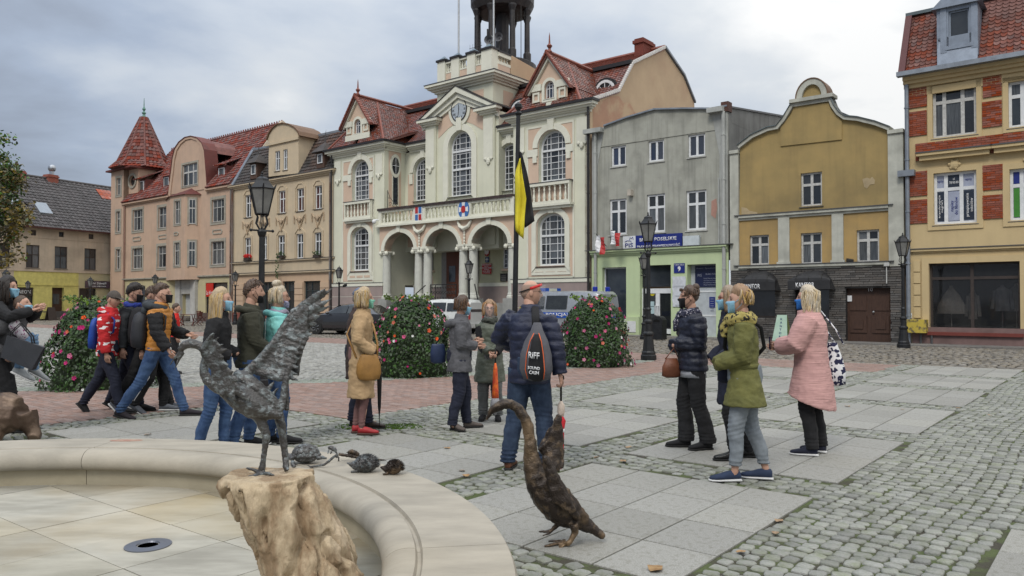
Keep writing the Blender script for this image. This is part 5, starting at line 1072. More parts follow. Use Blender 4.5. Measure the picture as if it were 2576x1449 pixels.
q=rpx(FU,z5,922,790,970,885,VB-.06);pl=MB().box((q[0],VB-.09,q[2]),(q[1],VB-.06,q[3])).build('number_plate',m_greyf,B);text(pl,'8',((q[0]+q[1])/2,VB-.091,q[2]+.22),.22,m_iron);text(pl,'PL. JAKUBA',((q[0]+q[1])/2,VB-.091,q[3]-.1),.05,m_iron,width=(q[1]-q[0])*.8);text(pl,'WEJHERA',((q[0]+q[1])/2,VB-.091,q[3]-.19),.05,m_iron,width=(q[1]-q[0])*.8)
r0,r1=HC-step_/2+.75,HC+step_/2-.75;zr_=zfloor+1.05;y=v+.1
rl=MB().box((r0,y-.03,zr_-.05),(r1,y+.03,zr_)).box((r0,y-.015,zfloor+.12),(r1,y+.015,zfloor+.16)).box((r0,y-.02,zfloor),(r0+.04,y+.02,zr_)).box((r1-.04,y-.02,zfloor),(r1,y+.02,zr_)).box((r0+.4,y-.018,zfloor),(r0+.43,y+.018,zr_))
def spiral(b,x,z,r,s_):b.tube([(x+s_*r*(1-t/9)*math.cos(t*.9),y,z+r*(1-t/9)*math.sin(t*.9))for t in range(8)],.014,4)
for x in np.linspace(r0+.15,r1-.15,9):
 for s_ in(-1,1):spiral(rl,x,zfloor+.55,.13,s_);spiral(rl,x,zfloor+.85,.07,s_);spiral(rl,x,zfloor+.28,.07,s_)
rl.build('iron_railing',m_iron,B,kind='stuff')
for k,(xa,xb)in enumerate(((aps[1][0]+.3,aps[1][0]-.9),(aps[2][0]+.5,aps[2][0]+2.6))):
 MB().tube([(xa,v-.3,zfloor+1.0),(xb,v-2.2 if k else v-1.5,.95)],.035,6).tube([(xb,v-2.2 if k else v-1.5,.95),(xb,v-2.2 if k else v-1.5,0)],.03,6).build('handrail',m_iron,B)
ns_=9
for i in range(ns_):MB().box((aps[1][0]-.3,v-.12-(ns_-i)*.28,0),(aps[1][1]+.3,v-.121-(ns_-1-i)*.28,zfloor*(i+1)/ns_)).build('step',MATS['worn stone step'],B)
for uu in(Q0+.6,Q1-.2):
 b=MB();b.tube([(uu,v+.1,zbt+.1),(uu,v+.1,zbt+1.25)],.02,5);b.tube([(uu,v+.1,zbt+1.2),(uu+.2,v+.1,zbt+.8),(uu+.5,v+.1,zbt+.5),(uu+.85,v+.1,zbt+.18)],.018,5)
 for x,z,r in((.22,.38,.16),(.5,.28,.1),(.15,.75,.09)):b.tube([(uu+x+r*(1-t/10)*math.cos(t*.8),v+.1,zbt+z+r*(1-t/10)*math.sin(t*.8))for t in range(9)],.014,4)
 b.build('scroll_bracket',m_iron,B)
pipe(B,HW3+.02,V0-.2,0,ZC+.3,m_gutd,.06);pipe(B,HW0+.02,V0-.2,0,ZC+.3,m_gutd,.05)
p=FU(*zB(1125,765),V0-.4);b=MB().tube([(p[0]+.35,V0,p[1]+.1),(p[0]+.1,V0-.35,p[1]+.1)],.05,6).ball((p[0]+.05,V0-.4,p[1]),.14,10,7);b.build('security_camera',m_white,B)
v=V0;E0,E1=HW3+.12,FU(*zD(968,500))[0]
m_gry=mat('weathered grey render',(.38,.38,.33),.95,(.32,.32,.28),ns=1.6,bump=.25,streak=.5,dirt=.4,dc=(.11,.11,.095))
m_lime=mat('pistachio paint',(.51,.60,.36),.85,(.48,.57,.345),ns=2,bump=.08,streak=.12,dirt=.1)
m_pgry=mat('flaking pale grey render',(.42,.43,.41),.9,(.36,.37,.35),ns=4,bump=.2,streak=.35,dirt=.3)
B=tthing('grey_house','grey rendered house with pistachio green office front, number nine','house',E0,V0)
ol=[FU(*zD(x,y))for x,y in((175,925),(968,900),(968,120),(870,118),(720,117),(550,121),(400,165),(262,215),(175,250))]
zgf=ol[0][1];ol=[(E0,zgf),(E1,zgf),(E1,ol[3][1])]+ol[3:8]+[(E0,ol[7][1]-.3)]
wt=[rpx(FU,zD,*q,v)for q in((300,325,383,440),(512,293,600,413),(738,258,835,385))];wm=[rpx(FU,zD,*q,v)for q in((290,628,387,832),(503,600,607,818),(728,578,843,805))]
body(B,E0,E1,v,v+12,zgf,9,m_gry,[RP(r)for r in wt+wm],outline=ol,sm=mat('dark stained render',(.22,.22,.21),.95,(.16,.16,.15),ns=1,bump=.2,streak=.6,dirt=.4))
for r in wt:window(B,r,v,.12,(0,.5,1),(0,1),gl=m_glass3,fw=.08,bar=.1,sm=m_greyf)
for r in wm:window(B,r,v,.12,(0,.5,1),(0,.66,1),gl=[m_glass,m_glass2],fw=.09,bar=.11,sm=m_greyf)
pl_=[FU(*zD(x,y))for x,y in((218,930),(222,450),(262,215))];pr_=[FU(*zD(x,y))for x,y in((870,118),(920,380),(912,890))]
MB().prism([(E0+.02,zgf+.01),pl_[0],pl_[1],pl_[2],(E0+.02,pl_[2][1]-.28)],v-.04,v-.001).build('pilaster',m_pgry,B);MB().prism([pr_[2],(E1-.02,zgf+.01),(E1-.02,pr_[0][1]-.02),pr_[0],pr_[1]],v-.04,v-.001).build('pilaster',m_pgry,B)
za_,zb2=FU(*zD(245,330))[1],FU(*zD(880,240))[1];MB().box((E0+.5,v-.03,(za_+zb2)/2),(pr_[1][0]-.1,v-.001,(za_+zb2)/2+.06)).build('string_course',m_gry,B)
top=ol[2:8];MB().band([(p,q+.07)for p,q in top],[(p,q)for p,q in top],v-.12,v+.4).build('parapet_flashing',m_gut,B)
for x0,x1,y in((160,258,238),(862,950,118)):a,b_=FU(*zD(x0,y))[0],FU(*zD(x1,y))[0];z=FU(*zD((x0+x1)/2,y))[1];MB().box((a,v-.35,z-.16),(b_,v-.03,z+.05)).build('gutter_box',m_pgry,B)
pipe(B,E0+.28,v-.16,0,ol[8][1]+.1,m_pgry,.07);pipe(B,FU(*zD(940,500),v-.16)[0],v-.16,0,ol[2][1]-.2,m_pgry,.08);pipe(B,FU(*zD(912,500),v-.12)[0],v-.12,zgf,ol[2][1]-3,m_pgry,.03,'cable_pipe')
MB().hexa([(E0,v+.3,9.4),(E1,v+.3,9.4),(E1,v+12,10.6),(E0,v+12,10.6),(E0,v+.3,9.55),(E1,v+.3,9.72),(E1,v+12,11.1),(E0,v+12,11.1)]).build('roof',m_sill,B)
MB().box((E1-.28,v-.1,ol[2][1]-.2),(E1+.05,v+.3,ol[2][1]+.22)).build('corner_cap',mat('rust brown cap',(.09,.04,.03),.7),B)
MB().prism([(v+.3,9.2),(v+.3,ol[2][1]),(v+12,11.3),(v+12,9.2)],E1-.15,E1+.003,'x').build('side_parapet',MATS['dark stained render'],B);MB().hexa([(E1-.2,v+.3,ol[2][1]),(E1+.05,v+.3,ol[2][1]),(E1+.05,v+12,11.3),(E1-.2,v+12,11.3),(E1-.2,v+.3,ol[2][1]+.08),(E1+.05,v+.3,ol[2][1]+.08),(E1+.05,v+12,11.38),(E1-.2,v+12,11.38)]).build('verge_flashing',m_sill,B)
shw=rpx(FU,zD,252,1018,388,1320,v);drw=rpx(FU,zD,505,1005,643,1395,v);rec=rpx(FU,zD,736,1000,900,1400,v)
MB().sheet([(E0,0),(E1,0),(E1,zgf),(E0,zgf)],[RP(shw),RP((drw[0]-.35,drw[1],.02,drw[3])),RP((rec[0],rec[1],.02,rec[3]))],v-.05,.4,.06).build('shop_front_wall',m_lime,B)
cornice(B,E0,E1,v-.05,zgf-.28,m_lime,((.06,.08),(.14,.1),(.22,.08)),ends=False,lm=m_sill)
MB().box((E0,v-.1,-.03),(drw[0]-.5,v-.051,.22)).build('plinth',MATS['red brick plinth'],B)
window(B,shw,v-.05,.25,(0,1),(0,1),gl=m_glass,fw=.06,sm=m_white)
zt_=FU(*zD(575,1128))[1];MB().box((drw[0]-.35,v+.2,zt_),(drw[1],v+.24,drw[3])).build('fanlight',m_glass,B)
fr=MB().box((drw[0]-.35,v+.15,zt_-.3),(drw[1],v+.26,zt_-.08)).box((drw[0]-.35,v+.16,0),(drw[0]-.27,v+.25,zt_-.3)).box((drw[1]-.08,v+.16,0),(drw[1],v+.25,zt_-.3));xm=FU(*zD(555,1250))[0]
fr.box((xm-.1,v+.155,.1),(xm+.1,v+.255,zt_-.3)).box((xm+.1,v+.16,.1),(drw[1]-.08,v+.25,.32)).build('door_frame',m_white,B)
MB().box((drw[0]-.27,v+.21,.1),(xm-.1,v+.22,zt_-.3)).build('pane',m_glass,B);MB().box((xm+.1,v+.21,.32),(drw[1]-.08,v+.22,zt_-.3)).build('pane',m_glass,B)
MB().tube([(xm+.05,v+.15,1.35),(xm+.05,v+.02,1.35),(xm+.05,v+.02,.95),(xm+.05,v+.15,.95)],.025,6).build('door_handle',m_white,B);MB().tube([(xm-.06,v+.15,1.35),(xm-.06,v+.02,1.35),(xm-.06,v+.02,.95),(xm-.06,v+.15,.95)],.025,6).build('door_handle',m_white,B)
m_pap=mat('pale blue notice',(.42,.55,.58),.7,dirt=0)
for x0,y0,x1,y1 in((523,1213,545,1240),(523,1243,545,1283)):q=rpx(FU,zD,x0,y0,x1,y1,v+.2);MB().box((q[0],v+.195,q[2]),(q[1],v+.205,q[3])).build('notice',m_pap,B)
q=rpx(FU,zD,527,1155,543,1175,v+.2);MB().prism(OV((q[0]+q[1])/2,(q[2]+q[3])/2,.13,.13,16),v+.19,v+.205).build('yellow_sticker',mat('yellow sticker',(.65,.55,.05),.6,dirt=0),B)
m_navy=mat('navy sign blue',(.012,.025,.19),.45,dirt=0)
q=rpx(FU,zD,442,830,705,914,v-.2);MB().box((q[0],v-.26,q[2]-.02),(q[1],v-.14,q[3])).build('office_sign',m_navy,B)
q0=rpx(FU,zD,370,838,441,918,v-.2);MB().box((q0[0],v-.262,q[2]-.02),(q[0],v-.142,q[3])).build('office_sign',mat('white sign',(.66,.68,.7),.5,dirt=0),B)
H_=q[3]-q[2];text(B,'BIURO POSELSKIE',((q[0]+q[1])/2-.02,v-.261,q[2]+H_*.68),H_*.24,m_txt,width=(q[1]-q[0])*.80,bold=.012);text(B,'PRAWO I SPRAWIEDLIWOŚĆ',((q[0]+q[1])/2,v-.261,q[2]+H_*.25),H_*.2,m_txt,width=(q[1]-q[0])*.93,bold=.012)
cx=(q0[0]+q[0])/2;text(B,'PiS',(cx,v-.263,q[2]+H_*.36),H_*.3,m_navy,width=(q[0]-q0[0])*.62,bold=.02);text(B,'Prawo i Sprawiedliwość',(cx,v-.263,q[2]+H_*.1),H_*.06,m_hred,width=(q[0]-q0[0])*.8)
b=MB().tube([(cx-.22,v-.268,q[2]+H_*.6),(cx-.1,v-.268,q[2]+H_*.68),(cx+.06,v-.268,q[2]+H_*.66),(cx+.12,v-.268,q[2]+H_*.58)],.016,5).tube([(cx+.02,v-.268,q[2]+H_*.74),(cx+.06,v-.268,q[2]+H_*.9),(cx+.12,v-.268,q[2]+H_*.8),(cx+.18,v-.268,q[2]+H_*.92),(cx+.22,v-.268,q[2]+H_*.74)],.014,5);b.build('eagle_logo',m_navy,B,kind='stuff')
q=rpx(FU,zD,709,838,800,902,v-.2);MB().box((q[0],v-.22,q[2]),(q[1],v-.05,q[3])).build('blank_sign',mat('pale blank sign',(.55,.6,.62),.5,dirt=.05),B)
q=rpx(FU,zD,658,995,719,1050,v-.06);pl=MB().box((q[0],v-.08,q[2]),(q[1],v-.052,q[3])).build('number_plate',m_navy,B);H_=q[3]-q[2];text(pl,'9',((q[0]+q[1])/2,v-.081,q[2]+H_*.4),H_*.55,m_txt,bold=.05);text(pl,'Pl. Jakuba Wejhera',((q[0]+q[1])/2,v-.081,q[3]-H_*.13),H_*.12,m_txt,width=(q[1]-q[0])*.85,bold=.01);MB().box((q[0]+.03,v-.0815,q[3]-H_*.25),(q[1]-.03,v-.0805,q[3]-H_*.235)).build('line',m_txt,pl)
q=rpx(FU,zD,650,1070,726,1243,v-.06);b=MB();n=8
for i in range(n):
 for j in range(n):
  def pp(a,c_):return(q[0]+(q[1]-q[0])*a/n+.02*math.sin(c_*2.1),v-.075-.02*abs(math.sin(a*1.3+c_)),q[2]+(q[3]-q[2])*c_/n)
  b.add([pp(i,j),pp(i+1,j),pp(i+1,j+1),pp(i,j+1)],[(0,1,2,3)])
bn=b.build('white_banner',mat('white banner',(.6,.62,.66),.7,(.54,.56,.6),ns=3),B)
for k in range(5):w_=(q[1]-q[0])*(.55 if k else .8)/2;cx=(q[0]+q[1])/2;MB().box((cx-w_,v-.104,q[3]-.45-k*.42),(cx+w_,v-.1,q[3]-.40-k*.42)).build('faint_print',mat('faint grey print',(.5,.52,.56),.8,dirt=0),bn)
MB().box((rec[0],v+.34,0),(rec[1],v+.36,rec[3])).build('recess_wall',mat('pale grey door',(.47,.5,.53),.6),B)
q=rpx(FU,zD,778,1008,902,1130,v+.3);pl=MB().box((q[0],v+.3,q[2]),(rec[1]-.02,v+.339,q[3])).build('window_poster',mat('dark navy poster',(.012,.018,.06),.35,dirt=0),B);m_gp=mat('grey print',(.26,.28,.36),.6,dirt=0);W=rec[1]-.02-q[0];H_=q[3]-q[2]
text(pl,'Prawo i Sprawiedliw',(q[0]+W*.5,v+.299,q[3]-H_*.13),H_*.09,m_gp,width=W*.86);text(pl,'PiS',(q[0]+W*.2,v+.299,q[3]-H_*.45),H_*.13,m_gp);text(pl,'BIURO POSEL',(q[0]+W*.7,v+.299,q[3]-H_*.4),H_*.08,m_gp,width=W*.5)
for k,s in enumerate(('Poseł Marcin Horała','Poseł Janusz Śniadek','Poseł Piotr Müller','Poseł Aleksander M')):text(pl,s,(q[0]+W*.66,v+.299,q[3]-H_*(.6+.1*k)),H_*.055,m_gp,width=W*.58)
for z in(.9,1.95):MB().box((rec[0],v+.32,z),(rec[1],v+.339,z+.07)).build('door_rail',m_white,B)
q=rpx(FU,zD,858,1187,890,1247,v+.3);pl=MB().box((q[0],v+.315,q[2]),(q[1],v+.335,q[3])).build('blue_notice',m_navy,B);[MB().box((q[0]+.05,v+.312,q[3]-.1-k*.1),(q[1]-.05,v+.3145,q[3]-.075-k*.1)).build('print_line',m_gp,pl)for k in range(6)]
q=rpx(FU,zD,392,1325,440,1388,v-.2);MB().box((q[0]-.08,v-.2,0),(q[1]+.15,v-.052,q[3]+.2)).build('wall_pier',m_lime,B);MB().box((q[0],v-.23,q[2]),(q[1],v-.2005,q[3])).build('meter_box',m_white,B)
q=rpx(FU,zD,400,575,420,610,v-.1);MB().box((q[0],v-.25,q[2]),(q[1],v-.001,q[3])).build('alarm_box',mat('cream alarm box',(.5,.45,.38),.6),B)
q=[FU(*zD(x,y))for x,y in((872,640),(900,625),(905,680),(895,740),(870,720))];MB().prism(q,v-.012,v-.0008).build('bare_patch',mat('bare brick patch',(.42,.24,.19),.9,dirt=.2),B)
for x0,y0,x1,y1,lb in((215,830,205,928,'larger red and white flag on the grey house wall'),(300,805,296,880,'small white furled flag on the grey house wall near the office sign')):
 p=FU(*zD(x0+60 if x0<250 else x0,y1-30 if x0<250 else y1),v);s_=FU(*zD(x0,y0),v-.9);T=tthing('wall_flag',lb,'flag',p[0],v,p[1]);T.location.z=p[1]
 MB().tube([(p[0],v-.05,p[1]),(s_[0],v-.9,s_[1])],.018,6).build('staff',m_iron,T)
 e_=FU(*zD(x1,y1),v-.85);h_=s_[1]-e_[1]
 for k,m in((0,m_txt),(1,m_hred)):
  b=MB();
  for j in range(5):
   a0,a1=s_[0]-.05+.24*k,s_[0]+.19+.24*k;z0,z1=s_[1]-.05-h_*j/5-.1*k,s_[1]-.05-h_*(j+1)/5-.1*k;yy=lambda z,a:v-.85+.06*math.sin(z*7+a*9)
   b.add([(a0,yy(z0,a0),z0),(a1,yy(z0,a1),z0),(a1-.03,yy(z1,a1),z1),(a0-.03,yy(z1,a0),z1)],[(0,1,2,3)])
  b.build('cloth',m,T)
F0,F1=E1+.1,FU(*zE(1000,600))[0]
m_och=mat('ochre plaster',(.37,.265,.11),.92,(.31,.23,.10),ns=1.3,bump=.2,streak=.35,dirt=.35,dc=(.18,.14,.07))
m_och2=mat('brighter ochre plaster',(.43,.285,.11),.92,(.36,.25,.11),ns=1.8,bump=.2,streak=.25,dirt=.25,dc=(.2,.15,.08))
m_pil=mat('dirty ivory pilaster',(.48,.48,.42),.9,(.4,.4,.35),ns=3,bump=.2,streak=.35,dirt=.3)
B=tthing('ochre_house','ochre house with tall curved gable and dark brick exchange office floor','house',F0,V0)
gp=[FU(*zE(x,y))for x,y in((925,1035),(925,350),(850,322),(760,300),(690,293),(655,268),(625,225),(612,190),(430,205),(432,220),(415,250),(385,300),(350,342),(300,352),(220,388),(150,442),(148,1065))]
zlow=(gp[0][1]+gp[-1][1])/2;zmid=FU(*zE(540,770))[1];U0,U1=gp[-1][0],gp[0][0]
w3=rpx(FU,zE,465,565,575,738,v);w2=[rpx(FU,zE,*q,v)for q in((200,890,300,1045),(465,878,575,1040),(755,862,872,1030))]
MB().sheet([(U0,zmid),(U1,zmid)]+gp[1:-1],[RP(w3)],v,.15).build('gable_wall',m_och,B);MB().sheet([(U0,zlow),(U1,zlow),(U1,zmid),(U0,zmid)],[RP(r)for r in w2],v,.15).build('wall',m_och2,B)
n=len(gp);MB().add([(p,v,q)for p,q in gp]+[(p,v+.35 if 7<=i_<=8 else v+.35,q)for i_,(p,q)in enumerate(gp)],[(i,i+1,i+1+n,i+n)for i in range(n-1)]).build('gable_edge',m_och,B)
MB().box((F0,v+.45,0),(F1,v+10,7.2)).build("side_walls",m_lh,B);MB().prism([(F0,7.2),(F1,7.2),(F1,7.6),((F0+F1)/2,9.6),(F0,7.6)],v+.34,v+10).build('roof',m_sill,B)
up=gp[1:8];lo=gp[8:16]
for seg in(up,lo):
 c_=(U0+U1)/2;k=len(seg)
 def nrm(i):a,b_=seg[max(i-1,0)],seg[min(i+1,k-1)];dx,dz=b_[0]-a[0],b_[1]-a[1];l=math.hypot(dx,dz);return(dz/l,-dx/l)
 o=[]
 for i,(p,q)in enumerate(seg):
  nx,nz=nrm(i);nx,nz=(nx,nz)if nz>0 or(abs(nz)<.3 and(p-c_)*nx>0)else(-nx,-nz);o.append((p+nx*.14,q+nz*.14))
 MB().band(o,seg,v-.14,v+.36).build('gable_moulding',m_pil,B);MB().band([(p+(a-p)*.3+0,q+.035)for(p,q),(a,_)in zip(o,seg)],o,v-.2,v+.4).build('gable_flashing',mat('bluish tin',(.12,.15,.16),.5,metal=.3),B)
z=gp[8][1];z2=gp[7][1];zz=(z+z2)/2;a,b_=FU(*zE(415,195))[0],FU(*zE(640,175))[0]
MB().box((a+.12,v-.12,zz-.12),(b_-.12,v+.36,zz+.02)).box((a,v-.24,zz+.02),(b_,v+.4,zz+.16)).build('gable_cornice',m_pil,B)
ac=(a+b_)/2;ahw=.62*(b_-a)/2*1.15;az_=FU(*zE(525,82))[1];hh=az_-zz-.16
arc_=lambda g:[(ac+(ahw+g)*math.cos(math.pi*i/14),zz+.16+(hh+g)*math.sin(math.pi*i/14))for i in range(15)]
MB().prism(arc_(-.1),v,v+.3).build('gable_lunette',m_och,B);MB().band(arc_(0),arc_(-.22),v-.12,v+.32).build('lunette_moulding',m_pil,B);MB().band(arc_(.04),arc_(0.001),v-.15,v+.6).build('lunette_flashing',MATS['rust tin'],B)
window(B,w3,v,.14,(0,.5,1),(0,.64,1),fm=m_greyf,gl=[m_glass,m_glass3],fw=.07,bar=.1)
for r in w2:window(B,r,v,.14,(0,.5,1),(0,.68,1),fm=m_greyf,gl=[m_glass,m_glass2],fw=.07,bar=.1)
MB().sheet([FU(*zE(x,y))for x,y in((362,430),(680,395),(680,300),(668,285),(625,240),(612,205),(432,225),(420,260),(390,300),(362,330))],[],v-.05,0,.05).build('gable_panel',m_och,B)
cornice(B,U0,U1,v,zmid-.15,m_pil,((.06,.1),(.14,.1)),'string_course',ends=False,lm=m_sill)
cornice(B,U0,U1,v,zlow-.1,m_pil,((.06,.08),(.16,.1)),'string_course',ends=False,lm=m_sill)
for x0,x1 in((350,408),(628,688)):a,b_=FU(*zE(x0,900))[0],FU(*zE(x1,900))[0];MB().box((a,v-.07,zlow+.08),(b_,v-.001,zmid-.15)).box((a-.05,v-.11,zlow+.08),(b_+.05,v-.0011,zlow+.2)).build('pilaster',m_pil,B)
zk=FU(*zE(120,470))[1]
for a,b_ in((F0,U0),(U1,F1)):MB().box((a,v-.1,zlow-.1),(b_,v+.3,zk)).box((a,v-.17,zk-.001),(b_+.02,v+.32,zk+.14)).build('corner_pilaster',m_pil,B)
pp_=[FU(*zE(x,y))for x,y in((785,600),(810,592),(825,598),(835,588),(850,605),(848,625),(825,628),(808,650),(795,640))];MB().prism(pp_,v-.01,v-.001).build('fallen_plaster',mat('pale undercoat',(.42,.33,.2),.95,dirt=.3),B)
pp_=[FU(*zE(x,y))for x,y in((158,745),(185,750),(200,765),(240,772),(240,782),(158,783))];MB().prism(pp_,v-.009,v-.0009).build('fallen_plaster',MATS['pale undercoat'],B)
m_kb=mat('dark long brick',(.13,.12,.11),.8,(.085,.078,.073),ns=10,bump=.3,rand=.35,dirt=.2);m_kbi=mat('dark long brick field',(.13,.12,.11),.8,(.085,.078,.073),ns=10,bump=.3,rand=.35,isl=True,dirt=.2)
dk=rpx(FU,zE,700,1165,933,1430,v);s1_=rpx(FU,zE,175,1170,335,1400,v);s2_=rpx(FU,zE,440,1165,615,1400,v);hol=[(dk[0],dk[1],-.1,dk[3]),(s1_[0],s1_[1],.9,s1_[3]),(s2_[0],s2_[1],.9,s2_[3])]
MB().sheet([(F0,0),(F1,0),(F1,zlow),(F0,zlow)],[RP((h[0],h[1],max(h[2],.02),h[3]))for h in hol],v-.02,.35).build('shop_floor_wall',mat('dark mortar',(.03,.028,.027),.9),B)
bme=bpy.data.meshes.new('brick');bbx=MB().box((-.5,-.05,-.5),(.5,0,.5));bme.from_pydata(bbx.v,[],bbx.f);bme.materials.append(m_kb);cnt=0;fld=MB();o_=ORG[B.name];zrow=0;H_=.088
blist=[]
for i in range(int(zlow/H_)):
 u=F0+rnd.uniform(-.2,0);z=(i+.5)*H_
 while u<F1:
  L_=rnd.uniform(.26,.52);a,b_=max(u+.006,F0),min(u+L_-.006,F1);u+=L_
  segs_=[(a,b_)]
  for h in hol:
   if h[2]-.03<z<h[3]+.03:
    ns2=[]
    for p,q in segs_:
     if q<=h[0]or p>=h[1]:ns2.append((p,q));continue
     if p<h[0]:ns2.append((p,h[0]))
     if q>h[1]:ns2.append((h[1],q))
    segs_=ns2
  for p,q in segs_:
   if q-p>.05:blist.append((p,q,z,rnd.uniform(.02,.06)))
blist.sort(key=lambda t:-t[0]+(0 if t[2]>1.0 else 5))
for k,(p,q,z,pr)in enumerate(blist):
 if k<300:o=linkmesh('brick',bme,B,((p+q)/2-o_[0],v-.02-o_[1],z));o.scale=(q-p,pr/.05,H_-.016)
 else:fld.box((p,v-.02-pr,z-H_/2+.008),(q,v-.019,z+H_/2-.008))
fld.build('brick_field',m_kbi,B,kind='stuff')
for h in hol[1:]:window(B,h,v-.02,.25,(0,1),(0,1),fm=m_brownf,gl=m_glass,sill=False)
for k,(x0,x1)in enumerate(((142,340),(406,626))):
 a,b_=FU(*zE(x0,1165),v-.55)[0],FU(*zE(x1,1165),v-.55)[0];zb3=FU(*zE((x0+x1)/2,1178-k*6),v-.75)[1];zt3=FU(*zE((x0+x1)/2,1078-k*4),v)[1];zm3=zb3+.34;nA=10
 T=tthing('shop_awning',('left' if k==0 else 'right')+' one of two black rounded awnings lettered KANTOR on the ochre house','awning',(a+b_)/2,v,zb3,'black awnings of the exchange office');T.location.z=zb3
 aw=MB();rows=[]
 for j in range(9):
  t=math.pi/2*j/8;yy=v-.75*math.sin(t);z=zm3+(zt3-zm3)*math.cos(t)**.8;ins=.16*math.cos(t)**2
  rows.append([(a+ins+(b_-a-2*ins)*i/nA,yy,z-.34*math.cos(t)*abs(2*i/nA-1)**3)for i in range(nA+1)])
 rows.append([(a+(b_-a)*i/nA,v-.75,zb3)for i in range(nA+1)])
 for j in range(len(rows)-1):aw.add(rows[j]+rows[j+1],[(i,i+1,i+2+nA,i+1+nA)for i in range(nA)])
 for e_ in(0,nA):aw.add([(rows[-1][e_][0],v,zb3)]+[r_[e_]for r_ in rows]+[],[tuple(range(len(rows)+1))])
 aw.build('canopy',mat('black awning cloth',(.018,.018,.02),.6,(.028,.028,.03),ns=4,bump=.1,rand=.1),T)
 for f in(.2,.5,.8):u_=a+(b_-a)*f;MB().tube([(u_,v-.76*math.sin(t),zm3+(zt3-zm3)*math.cos(t)+.01)for t in[math.pi/2*j/8 for j in range(9)]],.012,4).build('rib',m_iron,T)
 text(T,'KANTOR',(FU(*zE(210 if k==0 else 487,1148),v-.75)[0],v-.756,(zb3+zm3)/2),.2,m_txt,width=(b_-a)*.44,bold=.015)
dd=MB().box((dk[0],v+.2,0),(dk[1],v+.26,dk[3])).build('double_door',m_door,B);W=dk[1]-dk[0]
for a in(.06,.56):
 MB().box((dk[0]+W*a,v+.16,.35),(dk[0]+W*(a+.38),v+.1995,1.0)).box((dk[0]+W*(a+.08),v+.13,.5),(dk[0]+W*(a+.3),v+.16,.85)).build('door_panel',m_door,dd);MB().box((dk[0]+W*a,v+.17,1.2),(dk[0]+W*(a+.38),v+.1995,dk[3]-.3)).build('door_panel',m_door,dd)
MB().ball((dk[0]+W*.6,v+.13,1.15),.04,8,5).build('door_knob',m_alu,dd)
q=rpx(FU,zE,707,1204,730,1234,v+.15);MB().box((q[0],v+.15,q[2]),(q[1],v+.168,q[3])).build('notice',m_white,dd)
text(B,'10',(FU(*zE(822,1172),v)[0],v+.15,FU(*zE(822,1172),v)[1]),.14,m_white)
p=FU(*zE(912,1100),v-.1);MB().tube([(p[0],v-.15,p[1]+.4),(p[0],v-.15,p[1]-.3)],.02,5).box((p[0]-.08,v-.2,p[1]+.35),(p[0]+.1,v-.04,p[1]+.48)).build('wall_bracket',m_greyf,B)
p=FU(*zE(722,1022),v-.05);MB().tube([(p[0]-.1,v-.15,p[1]),(p[0]+.1,v-.02,p[1])],[.09,.05],10).build('round_lamp',m_iron,B)
RH0=F1+.05;RH1=6.5
m_buff=mat('buff plaster',(.56,.43,.235),.9,(.52,.40,.22),ns=1.6,bump=.1,streak=.1,dirt=.1)
m_rb=mat('red facing brick',(.30,.08,.04),.85,(.23,.06,.035),ns=20,bump=.35,bs=60,rand=.12,dirt=.15);m_rbi=mat('red facing brick field',(.30,.08,.04),.85,(.23,.06,.035),ns=20,bump=.35,bs=60,rand=.2,isl=True,dirt=.15);m_mor=mat('brick mortar',(.22,.10,.07),.9)
B=tthing('brick_house','buff plaster and red brick corner house with scalloped mansard roof at right','house',RH0,V0)
ze=FU(*zF(200,295))[1];w_a=[rpx(FU,zF,*q,v)for q in((178,340,357,555),(487,322,660,512))];w_b=[rpx(FU,zF,*q,v)for q in((183,700,358,912),(493,683,668,895))]
dW=w_a[1][0]-w_a[0][0]
for k in(2,3,4):w_a.append((w_a[0][0]+dW*k,w_a[0][1]+dW*k,*w_a[0][2:]));w_b.append((w_b[0][0]+dW*k,w_b[0][1]+dW*k,*w_b[0][2:]))
zsf=FU(*zF(300,1015))[1];shp=rpx(FU,zF,165,1070,536,1355,v)
body(B,RH0,RH1,v,v+10,zsf,ze,m_buff,[RP(r)for r in w_a+w_b]);dg=shp[1]-shp[0]
shps=[shp,(shp[1]+.9,shp[1]+.9+dg,shp[2],shp[3]),(shp[1]+1.8+dg,shp[1]+1.8+2*dg,shp[2],shp[3])]
MB().sheet([(RH0,0),(RH1,0),(RH1,zsf),(RH0,zsf)],[RP(r)for r in shps],v,.25).build('ground_floor_wall',m_buff,B)
lite=mat('sign glass',(.35,.38,.48),.3,dirt=0);m_dkp=mat('dark window poster',(.02,.03,.05),.4,dirt=0)
for k,r in enumerate(w_a):window(B,r,v,.16,(0,.26,.68,1)if k==0 else(0,.33,.67,1),(0,.68,1),fm=m_greyf if k==0 else m_white,gl=[m_glass2,m_glass2,m_glass],fw=.09,bar=.12,sm=m_sill,surround=m_buff,sur_w=.16)
for k,r in enumerate(w_b):window(B,r,v,.16,(0,.28,.64,1),(0,.68,1),fm=m_white,gl=lite,fw=.09,bar=.12,sm=m_sill,surround=m_buff,sur_w=.2)
r=w_b[0];W,H_=r[1]-r[0],r[3]-r[2]
for(f0,f1,s,m,tm,sc_)in((.055,.25,'transkrypcje\nnagrań',m_dkp,m_txt,.8),(.33,.6,'napisy\ndo filmów',lite,m_navy,.62),(.69,.95,'przepisywanie\ntekstów',m_dkp,m_txt,.8)):
 MB().box((r[0]+W*f0,v+.13,r[2]+H_*.07),(r[0]+W*f1,v+.15,r[2]+H_*.63)).build('window_poster',m,B);text(B,s,(r[0]+W*(f0+f1)/2,v+.129,r[2]+H_*.35),H_*.56*sc_ if False else W*(f1-f0)*.62,tm,width=H_*.56*sc_,vert=True,bold=.01)
